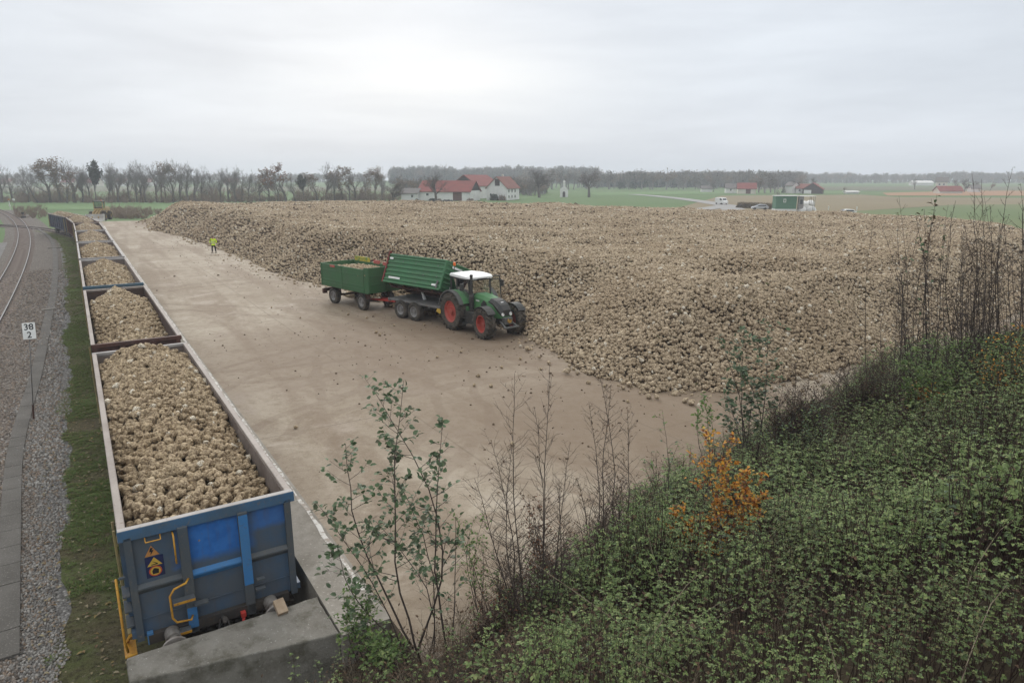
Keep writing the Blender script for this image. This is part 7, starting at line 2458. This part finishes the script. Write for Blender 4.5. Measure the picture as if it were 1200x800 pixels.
# ---------------------------------------------------------------- saplings and shrubs standing in it
class Shrub:
    def __init__(self, name, base, label, cat='shrub', group=None):
        self.t = thing(name, base, 0, label, cat, group)
        self.base = Vector(base); self.parts = []; self.tk = max(1.0, self.base.y / 11.0)
        self.leaves = MB(); self.rr = random.Random(hash(label) % 1000 if False else sum(map(ord, label)))
    def curve(self, a, b_, sag=.05, n=9, wig=.012):
        rr = self.rr; a = Vector(a); b_ = Vector(b_); L = (b_ - a).length
        off = Vector((rr.gauss(0, 1), rr.gauss(0, 1), 0)) * sag * L
        out = []
        for i in range(n + 1):
            t = i / n
            out.append(a.lerp(b_, t) + off * math.sin(math.pi * t) + Vector((rr.gauss(0, wig), rr.gauss(0, wig), 0)) * (0 < t < 1) * L * .25)
        return out
    def leaf_at(self, p, d, size, mi, wr=.8, droop=.25):
        rr = self.rr
        dd = (d + Vector((rr.gauss(0, .6), rr.gauss(0, .6), rr.gauss(-.05, .35)))).normalized()
        self.leaves.leaf(p, dd, (rr.gauss(0, .5), rr.gauss(0, .5), 1), size * rr.uniform(.7, 1.2), size * wr * rr.uniform(.75, 1.1), mi, rr.uniform(.05, .22), droop)
    def stem(self, a, b_, r0=.014, r1=.004, nb=14, bl=.55, zone=(.25, .98), leaf=0.0, lsz=.08, lzone=(.3, 1.0), twigs=2, up=.75, lpt=2, mis=(0,), sag=.05, wr=.8, tipleaf=0, bare_mat='stem'):
        rr = self.rr
        pts = self.curve(a, b_, sag)
        q = MB(); n = len(pts) - 1
        q.tube([p - self.base for p in pts], [r0 + (r1 - r0) * i / n for i in range(n + 1)], 7, 0, True)
        for k in range(nb):
            t = zone[0] + (zone[1] - zone[0]) * (k + rr.random()) / nb
            i = min(n - 1, int(t * n)); p = pts[i].lerp(pts[i + 1], t * n - i)
            ax = (pts[i + 1] - pts[i]).normalized()
            az = rr.uniform(0, 6.283)
            d = (Vector((math.cos(az), math.sin(az), 0)) + ax * up * rr.uniform(.6, 1.3)).normalized()
            L = bl * rr.uniform(.45, 1.1) * (1.15 - .75 * t)
            e1 = p + d * L * .5; d2 = (d + Vector((rr.gauss(0, .2), rr.gauss(0, .2), .22))).normalized(); e2 = e1 + d2 * L * .5
            rb = max(.0022, r0 * .42 * (1.1 - .7 * t)) * self.tk ** .5
            q.tube([p - self.base, e1 - self.base, e2 - self.base], [rb, rb * .75, .0014 * self.tk], 4, 0, False)
            tw = []
            for j in range(twigs):
                s = p.lerp(e1, rr.uniform(.3, 1)) if rr.random() < .5 else e1.lerp(e2, rr.random())
                dt = (d + Vector((rr.gauss(0, .7), rr.gauss(0, .7), rr.gauss(.15, .3)))).normalized()
                te = s + dt * L * rr.uniform(.2, .45)
                q.tube([s - self.base, te - self.base], [.0022 * self.tk, .0013 * self.tk], 3, 0, False)
                tw.append((te, dt, s))
            if leaf and lzone[0] <= t <= lzone[1]:
                for s, dd in [(e2, d2), (e1, d)] + [(x, y) for x, y, _ in tw] + [(x.lerp(z_, .5), y) for x, y, z_ in tw]:
                    for _ in range(lpt):
                        if rr.random() < leaf:
                            self.leaf_at(s - self.base + Vector((rr.gauss(0, .02), rr.gauss(0, .02), rr.gauss(0, .02))), dd, lsz, rr.choice(mis), wr)
        if tipleaf:
            for k in range(tipleaf):
                t = 1 - rr.random() ** 1.5 * .22; i = min(n - 1, int(t * n)); p = pts[i].lerp(pts[i + 1], t * n - i)
                self.leaf_at(p - self.base, Vector((rr.gauss(0, .7), rr.gauss(0, .7), .3)), lsz, rr.choice(mis), wr, .5)
        o = q.build('stem', M[bare_mat], self.t, smooth=True)
        return o
    def done(self, mats):
        if self.leaves.v:
            self.leaves.build('foliage', [M[m] for m in mats], self.t)
        return self.t
def top_at(px, py, base, ddepth=0.0):
    return at_depth(px, py, base.y + ddepth)

# alder with green leaves, centre left foreground
b0 = at_bank(500, 770)
A = Shrub('alder_sapling', b0, 'slender alder with rounded green leaves, between the blue wagon and the bare saplings', 'sapling')
for bx, tx, ty, dd, nb, bl, lf in ((-.22, 437, 455, .3, 26, .95, .8), (-.05, 473, 446, .15, 26, .85, .8), (.10, 464, 560, -.1, 20, .9, .75), (-.15, 405, 520, .1, 20, .85, .75), (.35, 519, 492, .3, 20, .5, .45), (.42, 534, 605, .2, 12, .4, .1), (-.3, 372, 590, -.1, 16, .75, .75), (-.1, 395, 640, -.35, 14, .7, .7), (.02, 440, 610, -.3, 16, .75, .7)):
    base = b0 + Vector((bx, random.uniform(-.15, .2), -.1))
    A.stem(base, top_at(tx, ty, b0, dd), .021 if ty < 530 else .014, .0035, nb, bl, (.36, .99), lf * .95, .098, (.32, 1.0), 4, .6, 1, (0, 0, 0, 1), .06, .82, tipleaf=10 if lf > .3 else 0)
A.done(['alder', 'greyleaf'])

# two clumps of bare saplings right of it
b1 = at_bank(626, 745)
Bs = Shrub('bare_sapling', b1, 'clump of thin leafless saplings right of the green leaved alder', 'sapling')
for bx, tx, ty, dd in ((-.1, 603, 437, .5), (.12, 644, 428, .6), (-.35, 575, 515, .3), (.05, 626, 476, .4), (-.05, 600, 520, .1), (.25, 668, 520, .4), (-.2, 556, 560, .0), (.3, 655, 560, .1)):
    Bs.stem(b1 + Vector((bx, random.uniform(-.2, .2), -.1)), top_at(tx, ty, b1, dd), .014, .003, 46, .85, (.18, .97), .10, .05, (.75, 1), 3, .95, 1, (0,), .05, .5, tipleaf=4)
Bs.done(['dried'])
b2 = at_bank(702, 690)
Cs = Shrub('bare_sapling', b2, 'upright sapling clump with dark dried leaves hanging at its tips', 'sapling')
for bx, tx, ty, dd in ((0, 702, 437, .4), (.15, 716, 452, .5), (-.15, 690, 470, .3), (.3, 735, 480, .4), (-.3, 676, 560, .1), (.35, 728, 560, .3)):
    Cs.stem(b2 + Vector((bx, random.uniform(-.2, .2), -.1)), top_at(tx, ty, b2, dd), .014, .003, 50, .65, (.15, .98), .12, .055, (.6, 1), 3, .9, 1, (0,), .04, .5, tipleaf=12)
Cs.done(['dried'])
# low shrubs between them
for px, py, tx, ty, lab, mats, n, lf, ls in ((565, 720, 555, 600, 'small shrub with yellow green leaves between alder and bare saplings', ['limeleaf', 'bramble'], 5, .6, .06), (650, 700, 640, 585, 'low shrub with sparse red brown leaves among the bare saplings', ['redbrown', 'dried'], 6, .5, .055), (590, 745, 615, 640, 'low tangle of dark dry twigs in front of the bare saplings', ['dried'], 6, .15, .05), (690, 640, 735, 560, 'purplish twiggy shrub behind the sapling clump with dried leaves', ['dried'], 7, .15, .05), (415, 770, 425, 700, 'small bright green weed at the corner of the concrete block', ['limeleaf', 'bramble'], 5, .8, .08), (455, 790, 440, 735, 'bright green leafy weed at the foot of the alder', ['limeleaf', 'bramble'], 5, .8, .08)):
    b_ = at_bank(px, py); s = Shrub('shrub', b_, lab)
    for k in range(n):
        a = s.rr
        s.stem(b_ + Vector((a.uniform(-.15, .15), a.uniform(-.15, .15), -.05)), top_at(tx + a.uniform(-22, 22), ty + a.uniform(-15, 30), b_, a.uniform(-.2, .3)), .009, .002, 16, .45, (.15, .98), lf, ls, (.1, 1), 3, .8, 1, tuple(range(len(mats))), .06, .6, tipleaf=4 if lf > .4 else 1)
    s.done(mats)
# thin sapling with pale leaflets left of the orange one
b3 = at_bank(782, 610)
s = Shrub('green_sapling', b3, 'thin sapling with few pale green leaves left of the orange shrub', 'sapling')
for tx, ty, nb, lf in ((776, 480, 12, .45), (762, 540, 8, .8), (795, 520, 8, .6)):
    s.stem(b3 + Vector((s.rr.uniform(-.1, .1), 0, -.1)), top_at(tx, ty, b3, .2), .011, .003, nb, .55, (.3, .98), lf, .09, (.3, 1), 2, .5, 1, (0, 1), .05, .5, tipleaf=5)
s.done(['greyleaf', 'limeleaf'])
# the orange shrub
b4 = at_bank(858, 640)
s = Shrub('orange_shrub', b4, 'shrub glowing with orange autumn leaves at the edge of the undergrowth')
for tx, ty, nb, lf in ((830, 495, 14, .45), (852, 515, 16, .65), (884, 555, 16, .8), (812, 535, 12, .5), (800, 640, 10, .9), (788, 625, 10, .8), (818, 640, 10, .9), (845, 545, 18, .9), (890, 580, 16, .9), (835, 590, 14, .8), (868, 600, 14, .9), (795, 600, 14, .9), (778, 612, 12, .9), (812, 625, 10, .9)):
    s.stem(b4 + Vector((s.rr.uniform(-.12, .12), s.rr.uniform(-.1, .1), -.1)), top_at(tx, ty, b4, s.rr.uniform(-.2, .25)), .011, .002, nb, .55, (.35, .99), lf * .92, .078, (.25, 1), 4, .6, 2, (0, 0, 0, 0, 1), .06, .72, tipleaf=5)
s.done(['orange', 'redbrown'])
# dark green sapling reaching up in front of the heap
b5 = at_bank(878, 545)
s = Shrub('green_sapling', b5, 'tall sapling with dark green leaves rising in front of the heap', 'sapling')
for tx, ty, nb, lf in ((872, 386, 34, .9), (900, 380, 30, .9), (866, 430, 26, .9), (843, 395, 20, .4), (855, 470, 22, .9), (885, 450, 22, .9)):
    s.stem(b5 + Vector((s.rr.uniform(-.15, .15), 0, -.1)), top_at(tx, ty, b5, s.rr.uniform(.0, .5)), .017, .004, nb, .7, (.2, .99), lf, .15, (.4, 1), 2, .6, 1, (0, 0, 0, 1), .04, .62, tipleaf=7)
s.done(['greyleaf', 'alder'])
b6 = at_bank(838, 560)
s = Shrub('shrub', b6, 'short shoot with lime green leaves above the orange shrub')
for tx, ty in ((825, 462), (832, 475), (818, 480)):
    s.stem(b6 + Vector((0, 0, -.1)), top_at(tx, ty, b6, .2), .009, .003, 9, .35, (.6, .99), .7, .11, (.6, 1), 2, .5, 1, (0,), .04, .6, tipleaf=8)
s.done(['limeleaf'])
# purple brown bare shrubs
for px, py, tops, lab in ((935, 535, ((932, 425), (950, 440), (918, 450), (968, 455), (985, 440), (940, 470), (905, 470)), 'purplish brown leafless shrub before the heap end'), (1010, 500, ((1000, 415), (1020, 430), (985, 430), (1035, 420), (1010, 450)), 'thin leafless shrub left of the pale green bush')):
    b_ = at_bank(px, py); s = Shrub('bare_shrub', b_, lab)
    tops = list(tops) + [(tx + s.rr.uniform(-26, 26), ty + s.rr.uniform(-10, 50)) for tx, ty in tops for _ in range(2)]
    for tx, ty in tops:
        s.stem(b_ + Vector((s.rr.uniform(-.3, .3), s.rr.uniform(-.2, .2), -.1)), top_at(tx, ty, b_, s.rr.uniform(-.2, .6)), .012, .003, 50, .8, (.1, .98), .22, .06, (.2, 1), 4, .8, 1, (0,), .06, .5, tipleaf=3)
    s.done(['dried'])
b7 = at_bank(1085, 500)
s = Shrub('shrub', b7, 'bush with pale green and few orange leaves below the tall bare stems')
for tx, ty, mi in ((1078, 400, 0), (1065, 425, 0), (1095, 430, 0), (1110, 450, 0), (1085, 455, 1), (1070, 470, 0), (1100, 470, 1)):
    s.stem(b7 + Vector((s.rr.uniform(-.2, .2), s.rr.uniform(-.2, .2), -.1)), top_at(tx, ty, b7, s.rr.uniform(-.2, .4)), .012, .003, 26, .65, (.2, .99), .8 if mi == 0 else .6, .095, (.2, 1), 3, .6, 2, (0, 0, 2) if mi == 0 else (1,), .05, .5, tipleaf=4)
s.done(['bramble', 'orange', 'limeleaf'])
# tall bare stems at the right, reaching above the horizon
groups = [
    (1083, 470, ((1083, 245, 10), (1073, 250, 6), (1092, 255, 8), (1098, 228, 9), (1108, 262, 6), (1062, 300, 3)), 'group of tall dark stems carrying a few dark leaves at the top', .24),
    (1140, 455, ((1139, 203, 0), (1150, 210, 0), (1129, 270, 0), (1160, 240, 1), (1120, 235, 1), (1145, 290, 0), (1110, 330, 0)), 'group of tall leafless stems beside the leaf topped ones, above the horizon', .05),
    (1185, 450, ((1187, 196, 3), (1176, 250, 1), (1196, 215, 2), (1170, 270, 1), (1210, 188, 6), (1205, 240, 2)), 'tall bare stems at the right edge, above the bramble bank', .10),
]
for px, py, tops, lab, ls in groups:
    b_ = at_bank(px, py); s = Shrub('tall_sapling', b_, lab, 'sapling')
    for tx, ty, tl in tops:
        s.stem(b_ + Vector((s.rr.uniform(-.35, .35) + (tx - px) / 800 * b_.y * .55, s.rr.uniform(-.3, .3), -.2)), top_at(tx, ty, b_, s.rr.uniform(-.1, .5)), .017, .0035, 22, .75, (.15, .96), .05, ls * .6, (.3, 1), 2, 1.3, 1, (0, 1), .03, .55, tipleaf=tl + 2)
    for k in range(24):
        tx = px + s.rr.uniform(-66, 66); ty = s.rr.uniform(225, 385)
        s.stem(b_ + Vector((s.rr.uniform(-.5, .5) + (tx - px) / 800 * b_.y * .8, s.rr.uniform(-.5, .5), -.3)), top_at(tx, ty, b_, s.rr.uniform(-.1, .6)), .012, .0025, 34, .6, (.1, .97), .10, .055, (.2, 1), 2, .9, 1, (0,), .05, .5, tipleaf=1)
    s.done(['dried', 'alder'])

# purple brown twiggy growth between the saplings, and bushes climbing the right-hand bank
for px, py, w_, h_, lab, mats, lf, ls, n in (
    (600, 735, 45, 80, 'purplish twiggy brushwood below the clump of thin leafless saplings', ['dried', 'redbrown'], .16, .04, 6),
    (655, 700, 40, 80, 'purplish twiggy brushwood between the two bare sapling clumps', ['dried', 'redbrown'], .2, .04, 6),
    (560, 765, 40, 70, 'dark twiggy brushwood at the right foot of the alder', ['dried', 'redbrown'], .16, .04, 6),
    (735, 640, 42, 90, 'twiggy brushwood left of the orange shrub, above the yard edge', ['dried'], .12, .04, 8),
    (770, 655, 40, 50, 'low green bush at the left foot of the orange shrub', ['bramble', 'limeleaf'], .7, .06, 8),
    (930, 560, 55, 70, 'leafy green bush right of the orange shrub, below the purplish leafless shrub', ['bramble', 'greyleaf'], .6, .06, 9),
    (1035, 500, 45, 75, 'dark twiggy bush between the purplish shrub and the tall stems', ['dried', 'bramble'], .3, .05, 9),
    (1135, 485, 50, 80, 'leafy green bush below the middle group of tall leafless stems', ['bramble', 'limeleaf', 'bramble'], .6, .065, 9),
    (1190, 490, 45, 95, 'leafy bush at the right edge below the tall stems', ['bramble', 'greyleaf', 'orange'], .55, .065, 9),
    (1060, 545, 60, 60, 'spreading green bush in the middle of the bramble bank', ['nettle', 'bramble'], .6, .06, 9),
):
    b_ = at_bank(px, py); s = Shrub('bush' if lf > .4 else 'brushwood', b_, lab)
    for k in range(n):
        a = s.rr
        s.stem(b_ + Vector((a.uniform(-.3, .3), a.uniform(-.25, .25), -.1)), top_at(px + a.uniform(-w_, w_), py - h_ * a.uniform(.6, 1.25), b_, a.uniform(-.35, .5)), .009, .002, 34, .55, (.08, .98), lf, ls, (.1, 1), 4, .75, 1, tuple(range(len(mats))), .08, .62, tipleaf=5 if lf > .4 else 1, bare_mat='stem_dark')
    s.done(mats)
